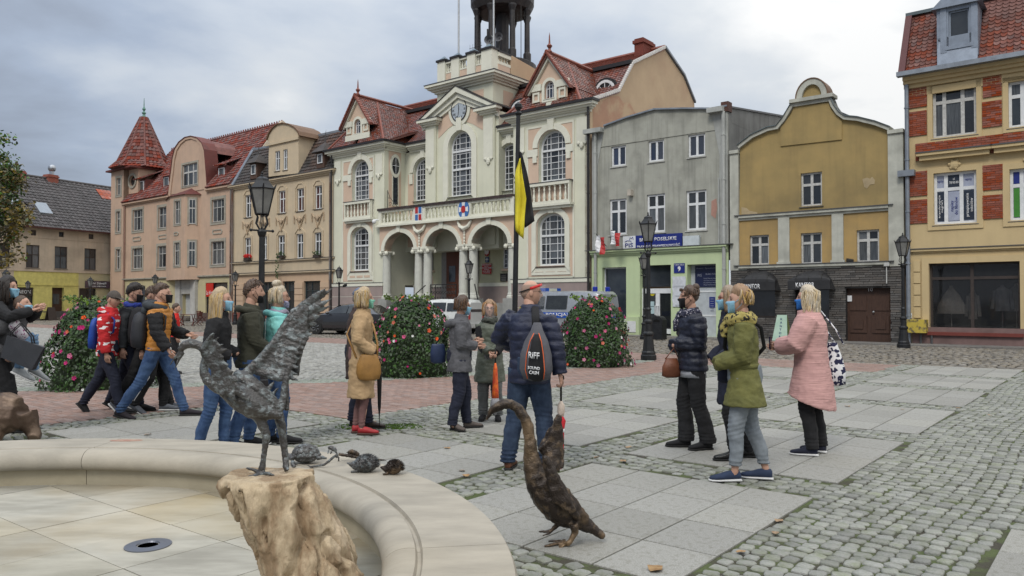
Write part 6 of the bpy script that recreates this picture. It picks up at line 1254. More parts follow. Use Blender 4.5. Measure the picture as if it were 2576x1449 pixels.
MB().box((r[0]+W*.32,v+.13,r[2]+H_*.72),(r[0]+W*.61,v+.15,r[2]+H_*.96)).build('window_poster',m_dkp,B);text(B,'tel\n798 900 800',(r[0]+W*.465,v+.129,r[2]+H_*.84),H_*.12,m_txt,width=W*.22)
for f in(.14,.8):text(B,'napisy',(r[0]+W*f,v+.147,r[2]+H_*.84),H_*.06,m_navy,width=W*.16)
r=w_b[1];W,H_=r[1]-r[0],r[3]-r[2];MB().box((r[0]+.1,v+.12,r[2]+H_*.07),(r[0]+W*.6,v+.15,r[2]+H_*.63)).build('window_poster',mat('green poster',(.05,.22,.03),.5,dirt=0),B);MB().box((r[0]+.1,v+.12,r[2]+H_*.72),(r[0]+W*.6,v+.15,r[2]+H_*.95)).build('window_poster',m_navy,B)
bm2=bpy.data.meshes.new('brick');bq=MB().box((-.5,-.02,-.5),(.5,0,.5));bm2.from_pydata(bq.v,[],bq.f);bm2.materials.append(m_rb)
pan=[]
for q in((65,352,155,440),(67,455,155,555),(383,305,460,395),(381,412,461,518),(70,700,158,800),(70,815,158,912),(382,672,465,775),(382,795,465,892)):pan.append(rpx(FU,zF,*q,v))
for p in list(pan[2:4])+list(pan[6:8]):
 for k in(1,2,3):pan.append((p[0]+dW*k,p[1]+dW*k,p[2],p[3]))
zbb=rpx(FU,zF,70,580,430,668,v);pan.append((RH0+.35,RH1-.2,FU(*zF(100,670))[1]+.1,FU(*zF(100,583))[1]-.05))
fld=MB();o_=ORG[B.name];cnt=0;bl=[]
for p in pan:
 MB().box((p[0],v-.03,p[2]),(p[1],v-.001,p[3])).build('brick_panel',m_mor,B)
 nrow=round((p[3]-p[2])/.077);hh_=(p[3]-p[2])/nrow
 for i in range(nrow):
  u=p[0]-(.13 if i%2 else 0)
  while u<p[1]:
   a,b_=max(u+.005,p[0]),min(u+.25,p[1]);u+=.26
   if b_-a>.03:bl.append((a,b_,p[2]+(i+.5)*hh_,hh_))
bl.sort(key=lambda t:abs(t[0]-RH0-1)+abs(t[2]-5)*.3)
for k,(a,b_,z,hh_)in enumerate(bl):
 pr=rnd.uniform(.012,.02)
 if k<290:o=linkmesh('brick',bm2,B,((a+b_)/2-o_[0],v-.03-o_[1],z));o.scale=(b_-a,pr/.02,hh_-.012)
 else:fld.box((a,v-.03-pr,z-hh_/2+.006),(b_,v-.029,z+hh_/2-.006))
fld.build('brick_field',m_rbi,B,kind='stuff')
for k in range(5):
 r=w_b[k];z=FU(*zF(270,645))[1];MB().box((r[0]-.42,v-.22,z),(r[1]+.42,v-.002,z+.16)).box((r[0]-.5,v-.32,z+.16),(r[1]+.5,v-.0021,z+.26)).build('window_hood',m_buff,B);MB().box((r[0]-.53,v-.35,z+.26),(r[1]+.53,v,z+.3)).build('flashing',m_sill,B)
 c=(r[0]+r[1])/2;g=MB().ball((c,v-.06,r[3]+.25),(.16,.07,.16),8,6);[g.ball((c+.16*math.cos(t),v-.05,r[3]+.25+.14*math.sin(t)),.06,6,4)for t in range(0,6)];g.build('rosette',m_buff,B)
cornice(B,RH0,RH1,v,ze-.75,m_buff,((.04,.3),(.12,.14),(.24,.12),(.34,.16)),ends=False)
MB().box((RH0-.15,v-.6,ze-.06),(RH1,v-.34,ze+.1)).build('gutter',m_gut,B);MB().box((RH0,v-.34,ze-.035),(RH1,v+.1,ze+.02)).build('eaves_board',m_buff,B)
cornice(B,RH0+.3,RH1,v,FU(*zF(300,1015))[1]-.1,m_buff,((.05,.06),(.12,.08)),'string_course',lm=m_sill)
zt_=FU(*zF(120,62),v+.9)[1]
rm=MB().hexa([(RH0,v-.4,ze),(RH1,v-.4,ze),(RH1,v+.9,zt_),(RH0,v+.9,zt_),(RH0,v+6,ze),(RH1,v+6,ze),(RH1,v+6,zt_),(RH0,v+6,zt_)]).build('mansard_roof',m_tin,B)
m_bt=mat('beaver tail tile',(.18,.06,.04),.7,(.125,.042,.032),ns=3,rand=.25,dirt=.3,dc=(.1,.04,.03));m_bti=mat('beaver tail tile field',(.18,.06,.04),.7,(.125,.042,.032),ns=3,isl=True,rand=.25,dirt=.3,dc=(.1,.04,.03))
dmx0,dmx1=FU(*zF(203,120))[0],FU(*zF(370,120))[0]
def mz(t):return(v-.4+1.3*t,ze+.02+(zt_-ze)*t)
for(a,b_,ind)in((RH0,dmx0-.02,150),(dmx1+.02,dmx1+2.4,140),(dmx1+2.4,RH1,0)):
 if ind:tiles(rm if False else B,'roof_tiles',(a,*mz(0)),(b_,*mz(0)),(b_,*mz(1)),(a,*mz(1)),.2,.17,m_bt,thick=.03,sc=.45,ind=ind)
 else:tiles(B,'roof_tiles',(a,*mz(0)),(b_,*mz(0)),(b_,*mz(1)),(a,*mz(1)),.2,.17,m_bti,thick=.03,sc=.45)
MB().hexa([(RH0-.1,v-.45,ze),(RH0+.12,v-.45,ze),(RH0+.12,v+.9,zt_),(RH0-.1,v+.9,zt_),(RH0-.1,v-.55,ze+.1),(RH0+.12,v-.55,ze+.1),(RH0+.12,v+.8,zt_+.1),(RH0-.1,v+.8,zt_+.1)]).build('verge_flashing',mat('dark red tin',(.10,.03,.03),.6),B)
MB().box((RH0-.1,v+.75,zt_),(RH1,v+6,zt_+.12)).build('roof_edge',mat('bluish tin',(.12,.15,.16)),B)
m_dz=mat('zinc dormer cladding',(.27,.31,.37),.45,(.22,.25,.3),ns=4,metal=.4,bump=.1,streak=.2)
dw_=rpx(FU,zF,243,38,328,183,v-.35);zd0=FU(*zF(290,245),v-.35)[1];zd1=FU(*zF(290,20),v-.35)[1]
MB().sheet([(dmx0,zd0+.9),(dmx1,zd0+.9),(dmx1,zd1),(dmx0,zd1)],[RP(dw_)],v-.35,.15).build('dormer_front',m_dz,B)
MB().hexa([(dmx0+.02,v-.45,ze+.02),(dmx1-.02,v-.45,ze+.02),(dmx1,v-.3,zd0+.9),(dmx0,v-.3,zd0+.9),(dmx0+.02,v-.3,ze),(dmx1-.02,v-.3,ze),(dmx1,v+.2,zd0+.9),(dmx0,v+.2,zd0+.9)]).build('dormer_apron',m_dz,B)
for x in(dmx0,dmx1-.04):MB().box((x,v-.349,ze+.3),(x+.04,v+1.4,zd1)).build('dormer_cheek',m_dz,B)
c=(dmx0+dmx1)/2;MB().prism([(dmx0-.15,zd1-.02),(dmx1+.15,zd1-.02),(c,zd1+.75)],v-.5,v+1.6).build('dormer_roof',m_dz,B)
window(B,dw_,v-.35,.14,(0,1),(0,1),fm=m_dz,gl=m_glass,sill=False);MB().box((dw_[0]-.12,v-.40,dw_[2]-.12),(dw_[1]+.12,v-.351,dw_[2])).build('sill',m_dz,B)
for x in(dw_[0]-.25,dw_[1]+.06):MB().box((x,v-.39,dw_[2]-.2),(x+.19,v-.352,zd1)).build('dormer_pilaster',m_dz,B)
for(a,b_)in((RH0+.25,shp[0]-.28),)+tuple((s[1]+.28,t[0]-.28)for s,t in zip(shps,shps[1:])):
 for k in range(6):
  z=.95+k*.42
  if z+.4<shp[3]+.3 and b_>a+.1:MB().box((a,v-.05,z),(b_,v-.001,z+.385)).build('rusticated_block',m_buff,B)
MB().box((RH0+.2,v-.1,-.03),(RH1,v-.0015,.62)).build('plinth',mat('mauve brown plinth',(.2,.13,.12),.9,dirt=.25),B)
m_gsee=mat('shop glass',(.03,.032,.035),.04,dirt=0,spec=.8,alpha=.38);m_cl=mat('pale garment',(.42,.38,.33),.9,(.3,.27,.24),ns=5);m_cl2=mat('grey garment',(.2,.2,.21),.9,(.12,.12,.13),ns=5)
MB().box((RH0+.4,v+2.6,0),(RH1-.4,v+2.7,zsf-.2)).box((RH0+.4,v+.3,.55),(RH1-.4,v+2.6,.62)).build('shop_interior',mat('shop interior',(.06,.052,.045),.9,(.03,.026,.024),ns=2),B)
def garm(u,y,z,w_,h_,m,cone=0):
 MB().lathe([(w_*.95,0),(w_*.9,h_*.3),(w_*(.55 if cone else .85),h_*.7),(w_*(.3 if cone else .9),h_*.88),(.07,h_),(.05,h_+.08)],(u,y,z),16,1,.5).tube([(u,y,.6),(u,y,z)],.02,6).build('shop_garment',m,B)
 if not cone:MB().tube([(u-w_,y,z+h_*.86),(u-w_-.07,y,z+h_*.1)],.06,8).tube([(u+w_,y,z+h_*.86),(u+w_+.07,y,z+h_*.1)],.06,8).build('shop_garment',m,B)
for r in shps:
 W=r[1]-r[0];garm(r[0]+W*.2,v+.9,1.1,.5,.95,m_cl,1);garm(r[0]+W*.43,v+1.2,.9,.15,1.0,m_cl);garm(r[0]+W*.78,v+.8,1.2,.24,.85,m_cl2);garm(r[0]+W*.92,v+1.1,1.2,.22,.9,m_cl)
for r in shps:
 MB().ring(RP(r,.22),RP(r,.001),v-.08,v-.0012).build('shop_surround',m_buff,B)
 window(B,r,v,.2,(0,.48,1),(0,.78,1),fm=m_brownf,gl=m_gsee,fw=.07,bar=.1,sill=False);MB().box((r[0]-.1,v-.2,r[2]-.13),(r[1]+.1,v+.1,r[2]-.01)).build('sill',mat('red brown sill',(.17,.04,.03),.5),B)
pipe(B,RH0+.1,v-.16,0,ze,m_gut,.075);MB().box((RH0-.2,v-.32,FU(*zF(45,712))[1]-.12),(RH0+.35,v-.02,FU(*zF(45,712))[1]+.1)).build('gutter_box',m_gut,B)
q=rpx(FU,zF,76,1303,155,1357,v-.3);MB().box((q[0],v-.42,q[2]),(q[1],v-.06,q[3])).build('gas_box',mat('scratched yellow box',(.5,.38,.06),.6,(.12,.1,.06),ns=5,ramp=(.5,.62)),B);MB().tube([(q[0]+.4,v-.15,0),(q[0]+.4,v-.15,q[2])],.04,6).tube([(q[0]+.75,v-.15,0),(q[0]+.75,v-.15,q[2])],.04,6).build('gas_pipe',m_sill,B)
q=rpx(FU,zF,80,1277,95,1297,v-.02);MB().box((q[0],v-.08,q[2]),(q[1],v-.051,q[3])).build('notice',m_white,B)
# ================================================================ STREET FURNITURE, PLANTS, VEHICLES
m_lamp=mat('black lamp paint',(.015,.016,.018),.45,(.025,.026,.028),ns=6,metal=.3,bump=.05)
m_lg=mat('frosted lamp glass',(.20,.20,.19),.25,(.13,.13,.125),ns=4,dirt=.1,spec=.6)
def clone(o,par=None,org=None):
 c=o.copy();COL.objects.link(c);ORG[c.name]=ORG.get(o.name,(0,0,0))
 if par is not None:c.parent=par
 for ch in list(o.children):clone(ch,c)
 return c
def make_lamp():
 T=thing('street_lamp','x','street lamp',group='black old-style street lamps')
 MB().lathe([(.21,0),(.21,.12),(.185,.14),(.185,.2),(.16,.24),(.12,.62),(.145,.66),(.145,.7),(.1,.75)],n=12).build('lamp_base',m_lamp,T)
 MB().lathe([(.09,.74),(.085,.95),(.11,.98),(.11,1.02),(.07,1.07),(.065,1.3),(.085,1.33),(.058,1.38),(.05,2.7),(.07,2.74),(.085,2.8),(.05,2.86)],n=12).build('lamp_post',m_lamp,T)
 MB().tube([(-.19,0,2.82),(.19,0,2.82)],.018,6).ball((-.2,0,2.82),.03,6,4).ball((.2,0,2.82),.03,6,4).build('crossbar',m_lamp,T)
 b=MB()
 for i in range(6):a=math.pi*i/3;b.tube([(.05*math.cos(a),.05*math.sin(a),2.84),(.115*math.cos(a),.115*math.sin(a),2.95),(.085*math.cos(a),.085*math.sin(a),3.07),(.12*math.cos(a),.12*math.sin(a),3.12)],.012,5)
 b.build('lantern_cradle',m_lamp,T)
 def hx(r,z):return[(r*math.cos(math.pi*i/3+.26),r*math.sin(math.pi*i/3+.26),z)for i in range(6)]
 lo,hi=hx(.125,3.12),hx(.235,3.58);fr=MB()
 for i in range(6):fr.tube([lo[i],hi[i]],.013,5);fr.tube([lo[i],lo[(i+1)%6]],.014,5);fr.tube([hi[i],hi[(i+1)%6]],.018,5);fr.tube([hi[i],(hi[i][0]*1.15,hi[i][1]*1.15,3.655)],[.02,.008],4)
 L=fr.build('lantern',m_lamp,T)
 for i in range(6):
  j=(i+1)%6;MB().add([tuple(c*.97 if k<2 else c for k,c in enumerate(p))for p in(lo[i],lo[j],hi[j],hi[i])]+[tuple(c*.93 if k<2 else c for k,c in enumerate(p))for p in(lo[i],lo[j],hi[j],hi[i])],[(0,1,2,3),(7,6,5,4),(0,4,5,1),(2,6,7,3)]).build('pane',m_lg,L)
 MB().loft([hx(.25,3.58),hx(.2,3.63),hx(.13,3.72),hx(.12,3.76),hx(.05,3.8)]).lathe([(.03,3.79),(.03,3.83),(.012,3.85),(.025,3.87),(.004,3.9)],n=6).build('lantern_roof',m_lamp,T)
 return T
lp=make_lamp();lamps=[(658,430,13.95,'tallest nearest black street lamp between the hooded man and the cream house'),(1631,533,20.3,'black street lamp in front of the pistachio office door'),(2272,585,25.57,'black street lamp by the yellow box at the brick and buff house'),(1180,650,38.5,'small black lamp in front of the town hall arcade columns'),(853,668,45,'black lamp carrying a floodlight beside the left wing of the town hall'),(592,680,52,'small black lamp at the joint of the pink and cream houses'),(390,688,57,'small distant black lamp in front of the pink house bay'),(227,695,50,'distant black lamp before the dark shoe shop sign'),(70,704,57,'distant black lamp before the yellow painted ground floor'),(15,675,45,'black lamp under the tree at the left edge'),(1621,632,31.5,'farther black lamp half hidden behind the post by the office door')]
for i,(x,t,Y,lb)in enumerate(lamps):
 o=lp if i==0 else clone(lp);X=(x-1288)*Y/F;k=((YH-t)*Y/F+CAMH)/3.9;o.location=(X,Y,0);o.scale=(k if k>.97 else k,k,k);o['label']=lb;o.rotation_euler=(0,0,rnd.uniform(0,1))
 if x==853:MB().tube([(0,0,2.6),(.3,0,2.6)],.02,5).hexa([(.3,-.1,2.55),(.5,-.1,2.62),(.5,.1,2.62),(.3,.1,2.55),(.3,-.1,2.68),(.5,-.1,2.8),(.5,.1,2.8),(.3,.1,2.68)]).build('floodlight',m_lamp,o)
_b=P(1293,900,20);T=thing('flagpole','black flagpole with a drooping yellow and black flag in front of the town hall','flagpole',(_b[0],20,0),org=(_b[0],20,0));_t=P(1304,290,20)
MB().tube([(_b[0],20,0),_t],[.075,.055],12).build('pole',m_lamp,T);MB().lathe([(.07,0),(.1,.05),(.04,.12),(.1,.2),(.1,.28),(.03,.34),(.0,.36)],_t,10).build('pole_head',m_lamp,T)
def cloth(nm,L_,R_,m,par,nz=14,nx=6,amp=.05,ph=0):
 v=[];
 for j in range(nz+1):
  t=j/nz;a=np.array([np.interp(t,np.linspace(0,1,len(L_)),[p[k]for p in L_])for k in(0,1)]);c=np.array([np.interp(t,np.linspace(0,1,len(R_)),[p[k]for p in R_])for k in(0,1)])
  for i in range(nx+1):s=i/nx;q=a*(1-s)+c*s;X,Y,Z=P(q[0],q[1],19.85+ph);v.append((X,Y+amp*math.sin(s*9+t*4)+.03*math.sin(t*13),Z))
 n=nx+1;f=[(j*n+i,j*n+i+1,(j+1)*n+i+1,(j+1)*n+i)for j in range(nz)for i in range(nx)]
 b=MB().add(v,f);o=b.build(nm,m,par,smooth=True);md=o.modifiers.new('t','SOLIDIFY');md.thickness=.012;return o
fl=cloth('flag_yellow_half',[(1307,400),(1296,432),(1297,500),(1296,560),(1298,582)],[(1309,398),(1314,440),(1324,500),(1319,560),(1316,601)],mat('yellow flag cloth',(.68,.58,.03),.75,(.6,.5,.03),ns=6,dirt=0),T,amp=.07);cloth('flag_black_half',[(1308,380),(1310,440),(1316,500),(1316,545),(1320,574)],[(1312,384),(1324,430),(1334,480),(1341,530),(1345,556)],mat('black flag cloth',(.02,.02,.022),.8,dirt=0),T,ph=.08)
def leafset(pts,nrm_,size,seed,lobes=0):
 """one mesh of small folded leaves: pts (n,3), nrm (n,3)"""
 r=np.random.RandomState(seed);n=len(pts);u=r.normal(size=(n,3));u-=(u*nrm_).sum(1)[:,None]*nrm_;u/=np.linalg.norm(u,axis=1)[:,None]+1e-9;w_=np.cross(nrm_,u);s=size*r.uniform(.6,1.25,n)[:,None]
 d=-nrm_*s*.25
 V=np.stack([pts-u*s,pts-u*s*.3+w_*s*.55+d,pts+u*s*.5+w_*s*.5+d,pts+u*s*1.05,pts+u*s*.5-w_*s*.5+d,pts-u*s*.3-w_*s*.55+d,pts+nrm_*s*.06],1).reshape(-1,3)
 b=(np.arange(n)*7)[:,None,None];Q=np.array([(0,6,2,1),(6,3,2,6),(0,5,4,6),(6,4,3,6)])
 Q=np.array([(0,6,2,1),(0,5,4,6),(6,4,3,2)]);return V,(Q[None]+b).reshape(-1,4)
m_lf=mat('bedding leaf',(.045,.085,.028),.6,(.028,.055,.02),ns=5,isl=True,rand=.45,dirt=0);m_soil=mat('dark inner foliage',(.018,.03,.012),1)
m_fl=[mat('magenta petal',(.45,.02,.15),.6,(.3,.01,.1),ns=30,rand=.3,dirt=0),mat('orange red petal',(.62,.08,.015),.6,rand=.2,dirt=0),mat('white petal',(.7,.7,.68),.6,dirt=0),mat('pink petal',(.6,.12,.25),.6,rand=.2,dirt=0)]
flm=[]
for m in m_fl:
 q=MB();n=5
 for i in range(n):a=2*math.pi*i/n;q.add([(0,0,0),(.036*math.cos(a-.55),.036*math.sin(a-.55),.014),(.045*math.cos(a),.045*math.sin(a),.006),(.036*math.cos(a+.55),.036*math.sin(a+.55),.014)],[(0,1,2,3)])
 q.add([(0,0,-.02),(.012,0,0),(0,.012,0),(-.012,0,0),(0,-.012,0)],[(0,2,1),(0,3,2),(0,4,3),(0,1,4)]);me=bpy.data.meshes.new('flower');me.from_pydata(q.v,[],q.f);me.materials.append(m);flm.append(me)
def bush(x,yb,lb,wb,wt,h,wts,nf,seed):
 r=np.random.RandomState(seed);X,Y,_=G(x,yb);Y+=wb*.45;T=thing('flower_cone',lb,'flower planter',(X,Y,0),group='planters overgrown with petunias');ORG[T.name]=(0,0,0)
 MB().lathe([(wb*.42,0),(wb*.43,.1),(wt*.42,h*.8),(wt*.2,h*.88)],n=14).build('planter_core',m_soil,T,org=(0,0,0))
 def surf(n,k=1.0):
  z=r.uniform(0,1,n)**.9;a=r.uniform(0,2*math.pi,n);lump=1+.07*np.sin(a*3+z*7+seed)*1.5+.06*np.sin(a*7-z*11);top=np.clip((z-.66)/.34,0,1)
  rad=(wb*(1-z**1.9)+wt*z**1.9)/2*lump*np.sqrt(1-top**2*.93)*k;nz=.25+.9*top;N_=np.stack([np.cos(a),np.sin(a),nz],1);N_/=np.linalg.norm(N_,axis=1)[:,None]
  return np.stack([rad*np.cos(a),rad*np.sin(a),z*h+.03*np.sin(a*5)],1),N_
 p,N_=surf(7500);p+=N_*r.uniform(-.07,.035,len(p))[:,None];N2=N_+r.normal(0,.45,N_.shape);N2/=np.linalg.norm(N2,axis=1)[:,None];V,Q=leafset(p,N2,.031,seed)
 linkmesh('foliage',npmesh('foliage',V,Q,m_lf),T,kind='stuff')
 st,_n=surf(26);tr=MB()
 for k in range(26):
  if st[k][2]>h*.6:tr.tube([tuple(st[k]),tuple(st[k]+_n[k]*.08+np.array([0,0,.12]))],.004,4);
 p,N_=surf(nf,1.03)
 for k in range(nf):
  hz=p[k][2]/h
  if hz<.5 and r.rand()<.35:continue
  o=linkmesh('flower',flm[r.choice(4,p=wts)],T,tuple(p[k]+N_[k]*.03));o.rotation_euler=Vector(N_[k]).to_track_quat('Z','Y').to_euler();s=r.uniform(.5,1.15);o.scale=(s,s,s)
 v2=[];n2=[]
 for k in range(14):
  a=r.uniform(0,6.28);q=np.array([wt*.4*math.cos(a),wt*.4*math.sin(a),h*.95])
  for j in range(14):q=q+np.array([math.cos(a)*.012,math.sin(a)*.012,.016*(1-j/16)]);v2.append(q+r.normal(0,.02,3));n2.append(r.normal(size=3))
 n2=np.array(n2);n2/=np.linalg.norm(n2,axis=1)[:,None];V,Q=leafset(np.array(v2),n2,.034,seed);linkmesh('sprigs',npmesh('sprigs',V,Q,mat('fresh green leaf',(.13,.2,.05),.6,isl=True,rand=.3,dirt=0)),T,kind='stuff')
bush(185,985,'flower cone with magenta petunias behind the walking boys at left',1.75,.95,1.55,[.75,.12,.03,.1],150,1)
bush(1022,952,'middle flower cone with mixed blooms beside the woman in the trench coat',1.75,1.0,1.6,[.35,.3,.06,.29],170,2)
bush(1502,926,'right flower cone in front of the parked police van',1.72,.95,1.62,[.55,.2,.05,.2],150,3)
TX,TY=(-75-1288)*24/F,24;T=thing('maple_tree','maple tree with green and rusty leaves reaching in at the left edge','tree',(TX,TY,0),org=(TX,TY,0))
m_bark=mat('grey brown bark',(.12,.10,.08),.95,(.07,.06,.05),ns=14,stretch=(1,1,.25),bump=.6)
MB().tube([(TX,TY,0),(TX+.05,TY,1.2),(TX,TY+.05,2.6),(TX+.1,TY,4.5),(TX,TY,6.3)],[.2,.16,.13,.09,.03],10).build('trunk',m_bark,T)
r=np.random.RandomState(4);cl=[];
for i in range(110):
 d=r.normal(size=3);d/=np.linalg.norm(d);k=r.uniform(.35,1)**.5;p=np.array([TX+d[0]*1.55*k,TY+d[1]*1.6*k,4.85+d[2]*2.05*k])
 if p[2]>2.7:cl.append(p)
for x,y in((70,545),(55,520),(62,560),(48,540),(40,440),(35,420),(45,640),(30,480),(38,600),(22,655),(40,575),(15,350),(50,555),(58,535)):cl.append(np.array(P(x-8,y,23.4+r.uniform(0,1))))
br=MB();
for c in cl[::2]:z0=max(2.2,c[2]-1.1);br.tube([(TX,TY,z0),tuple((np.array([TX,TY,z0])*.4+c*.6)+np.array([0,0,.1])),tuple(c)],[.05,.025,.008],5)
br.build('limbs',m_bark,T)
pts=np.concatenate([c+r.normal(0,.17,(75,3))*[1,1,.75]for c in cl]);N_=r.normal(size=pts.shape)*[1,1,1]+[0,0,.8];N_/=np.linalg.norm(N_,axis=1)[:,None]
sel=(pts[:,0]*1.3+pts[:,2]*-.5+r.normal(0,.8,len(pts)))>np.percentile(pts[:,0]*1.3+pts[:,2]*-.5,82)
for nm,m,s_ in(('crown',mat('maple leaf green',(.085,.15,.04),.6,(.055,.10,.028),ns=4,isl=True,rand=.4,dirt=0),~sel),('rusty_leaves',mat('maple leaf rusty',(.17,.12,.04),.6,(.1,.09,.03),ns=4,isl=True,rand=.4,dirt=0),sel)):
 V,Q=leafset(pts[s_],N_[s_],.062,9);V=V-np.array([TX,TY,0]);linkmesh(nm,npmesh(nm,V,Q,m),T,kind='stuff')
m_pb=mat('police blue band',(.01,.08,.42),.4,dirt=0);m_tyre=mat('tyre rubber',(.02,.02,.02),.85);m_rim=mat('alloy rim',(.4,.41,.42),.35,metal=.8,dirt=.1);m_cgl=mat('car glass',(.012,.014,.016),.05,(.03,.035,.035),ns=1.5,dirt=0,spec=.8)
def vehicle(name,lb,cat,u,v,rot,Lr,st,glass,wheels,paint,wr=.33,W=.88,rimm=None):
 """st: stations (x, half width, sill z, shoulder z, roof half width, roof z)"""
 x,y=toXY(u,v);T=thing(name,lb,cat,(x,y,0),rot);ORG[T.name]=(0,0,0)
 rings=[]
 for X,hw,z0,zs,hr,zr in st:
  half=[(hw*.9,z0),(hw,z0+.12),(hw*1.02,(z0+zs)/2),(hw,zs),(hr+(hw-hr)*.25,zs+(zr-zs)*.72),(hr*.97,zr-.05*(zr>zs+.1)),(hr*.8,zr)]
  rings.append([(X,a,b)for a,b in half]+[(X,-a,b)for a,b in reversed(half)])
 bd=MB().loft(rings);o=bd.build('body',paint,T,smooth=True,org=(0,0,0));m=o.modifiers.new('b','EDGE_SPLIT');m.split_angle=R(32)
 for s in(1,-1):
  for X,z in[(a,wr)for a in wheels]:
   w_=MB().lathe([(wr*.62,-.1),(wr*.97,-.1),(wr,-.07),(wr,.07),(wr*.97,.1),(wr*.62,.1)],n=24);w_.v=[(X+a,s*(W-.03)+c,z+b)for a,b,c in w_.v];tw_=w_.build('wheel',m_tyre,T,org=(0,0,0))
   q=MB()
   q.lathe([(wr*.64,-.03),(wr*.64,.03)],n=20);
   for k in range(7):a=2*math.pi*k/7;q.add([(.0,-.02,.05),(wr*.6*math.cos(a-.12),wr*.6*math.sin(a-.12),.075),(wr*.6*math.cos(a+.12),wr*.6*math.sin(a+.12),.075),(.05*math.cos(a),.05*math.sin(a),.09)],[(0,1,2,3)])
   q.v=[(X+a,s*(W+.02+c),z+b)for a,b,c in q.v];q.build('rim',rimm or m_rim,tw_,org=(0,0,0))
   ar=MB().lathe([(wr*1.16,.0),(wr*1.16,.02)],n=20);ar.v=[(X+a,s*(W+.012+c*.5),z+b)for a,b,c in ar.v];ar.build('wheel_arch',m_tyre,T,org=(0,0,0))
 for nm,poly,m in glass:
  for s in(1,-1):
   pv_=[]
   for X,Z in poly:
    hw,hr,zs,zr=(np.interp(X,sorted(q[0]for q in st),[q[k]for q in sorted(st)])for k in(1,4,3,5));t=max(0,min(1,(Z-zs)/max(.05,zr-zs)));a=.988/1.02 if m is m_pb else hw if t<=0 else(hw+((hr+(hw-hr)*.25)-hw)*min(1,t/.72)if t<.72 else(hr+(hw-hr)*.25)+(hr*.97-hr-(hw-hr)*.25)*(t-.72)/.28)
    pv_.append((X,s*(a*1.02+.012),Z))
   n=len(pv_);MB().add(pv_,[tuple(range(n))]).build(nm,m,T,org=(0,0,0))
 return T
def quad(T,nm,pts,m):return MB().add(pts,[tuple(range(len(pts)))]).build(nm,m,T,org=(0,0,0))
m_blk=mat('black car paint',(.012,.012,.015),.25,dirt=.05,coat=.8,spec=.6)
_u,_v=toUV(*P(828,800,37.2)[:2]);cr0=R(180-27)
T=vehicle('black_car','black saloon car parked nose left behind the man in the beret','car',_u,_v,cr0,0,[(.95,.55,.25,.5,.45,.55),(.9,.78,.2,.62,.6,.68),(.55,.87,.18,.8,.7,.84),(-.1,.89,.18,.9,.75,.95),(-.35,.89,.18,.93,.74,.99),(-1.15,.89,.18,.95,.6,1.4),(-1.9,.89,.18,.97,.6,1.45),(-2.7,.89,.18,.97,.58,1.38),(-3.3,.88,.2,.98,.68,1.04),(-3.75,.8,.3,.95,.68,.98)],[('side_window',[(-.62,.99),(-1.75,1.0),(-1.75,1.38),(-1.2,1.34)],m_cgl),('side_window',[(-1.82,1.0),(-2.75,1.02),(-2.5,1.32),(-1.82,1.38)],m_cgl)],(0,-2.7),m_blk,.33,.86)
quad(T,'windscreen',[(-.40,.7,1.0),(-.40,-.7,1.0),(-1.12,-.56,1.395),(-1.12,.56,1.395)],m_cgl);MB().ball((-.72,.98,1.02),(.09,.1,.07),8,6).ball((-.72,-.98,1.02),(.09,.1,.07),8,6).build('wing_mirrors',m_blk,T,org=(0,0,0),kind='stuff')
for s in(1,-1):MB().ball((.72,s*.7,.66),(.16,.1,.06),8,5).build('headlight',m_rim,T,org=(0,0,0))
m_wp=mat('white car paint',(.62,.64,.63),.35,(.58,.6,.59),dirt=.06,coat=.5)
mx_,my_=P(1198,800,37.0)[:2];_u,_v=toUV(mx_,my_)
T=vehicle('white_van_car','white high-roofed passenger car parked behind the two talking women','car',_u,_v,R(180-24),0,[(0,.8,.35,.95,.62,1.5),(.12,.84,.25,1.0,.68,1.62),(.6,.86,.2,1.02,.7,1.66),(1.6,.86,.2,1.02,.7,1.67),(2.5,.86,.2,1.0,.68,1.6),(2.9,.86,.2,.98,.62,1.35),(3.35,.86,.2,.96,.66,1.0),(3.9,.8,.25,.8,.6,.84),(4.1,.6,.3,.6,.45,.62)],[('side_window',[(.3,1.08),(1.15,1.08),(1.15,1.48),(.42,1.48)],m_cgl),('side_window',[(1.22,1.08),(1.95,1.08),(1.95,1.5),(1.22,1.5)],m_cgl),('side_window',[(2.02,1.08),(2.95,1.05),(2.5,1.46),(2.02,1.48)],m_cgl)],(.75,3.3),m_wp,.31,.84)
quad(T,'rear_window',[(-.012,.6,1.05),(-.012,-.6,1.05),(.03,-.52,1.5),(.03,.52,1.5)],m_cgl)
for s in(1,-1):MB().box((-.03,s*.8,.7),(.06,s*.66,1.05)).build('tail_light',m_hred,T,org=(0,0,0))
MB().box((-.08,-.8,.3),(.02,.8,.5)).build('bumper',m_wp,T,org=(0,0,0));MB().box((1.0,.87,.78),(1.12,.89,.82)).box((1.9,.87,.78),(2.02,.89,.82)).build('door_handles',m_wp,T,org=(0,0,0),kind='stuff')
m_sv=mat('silver van paint',(.36,.38,.41),.3,dirt=.06,metal=.35,coat=.4)
px_,py_=toXY(-17.3,27.85)
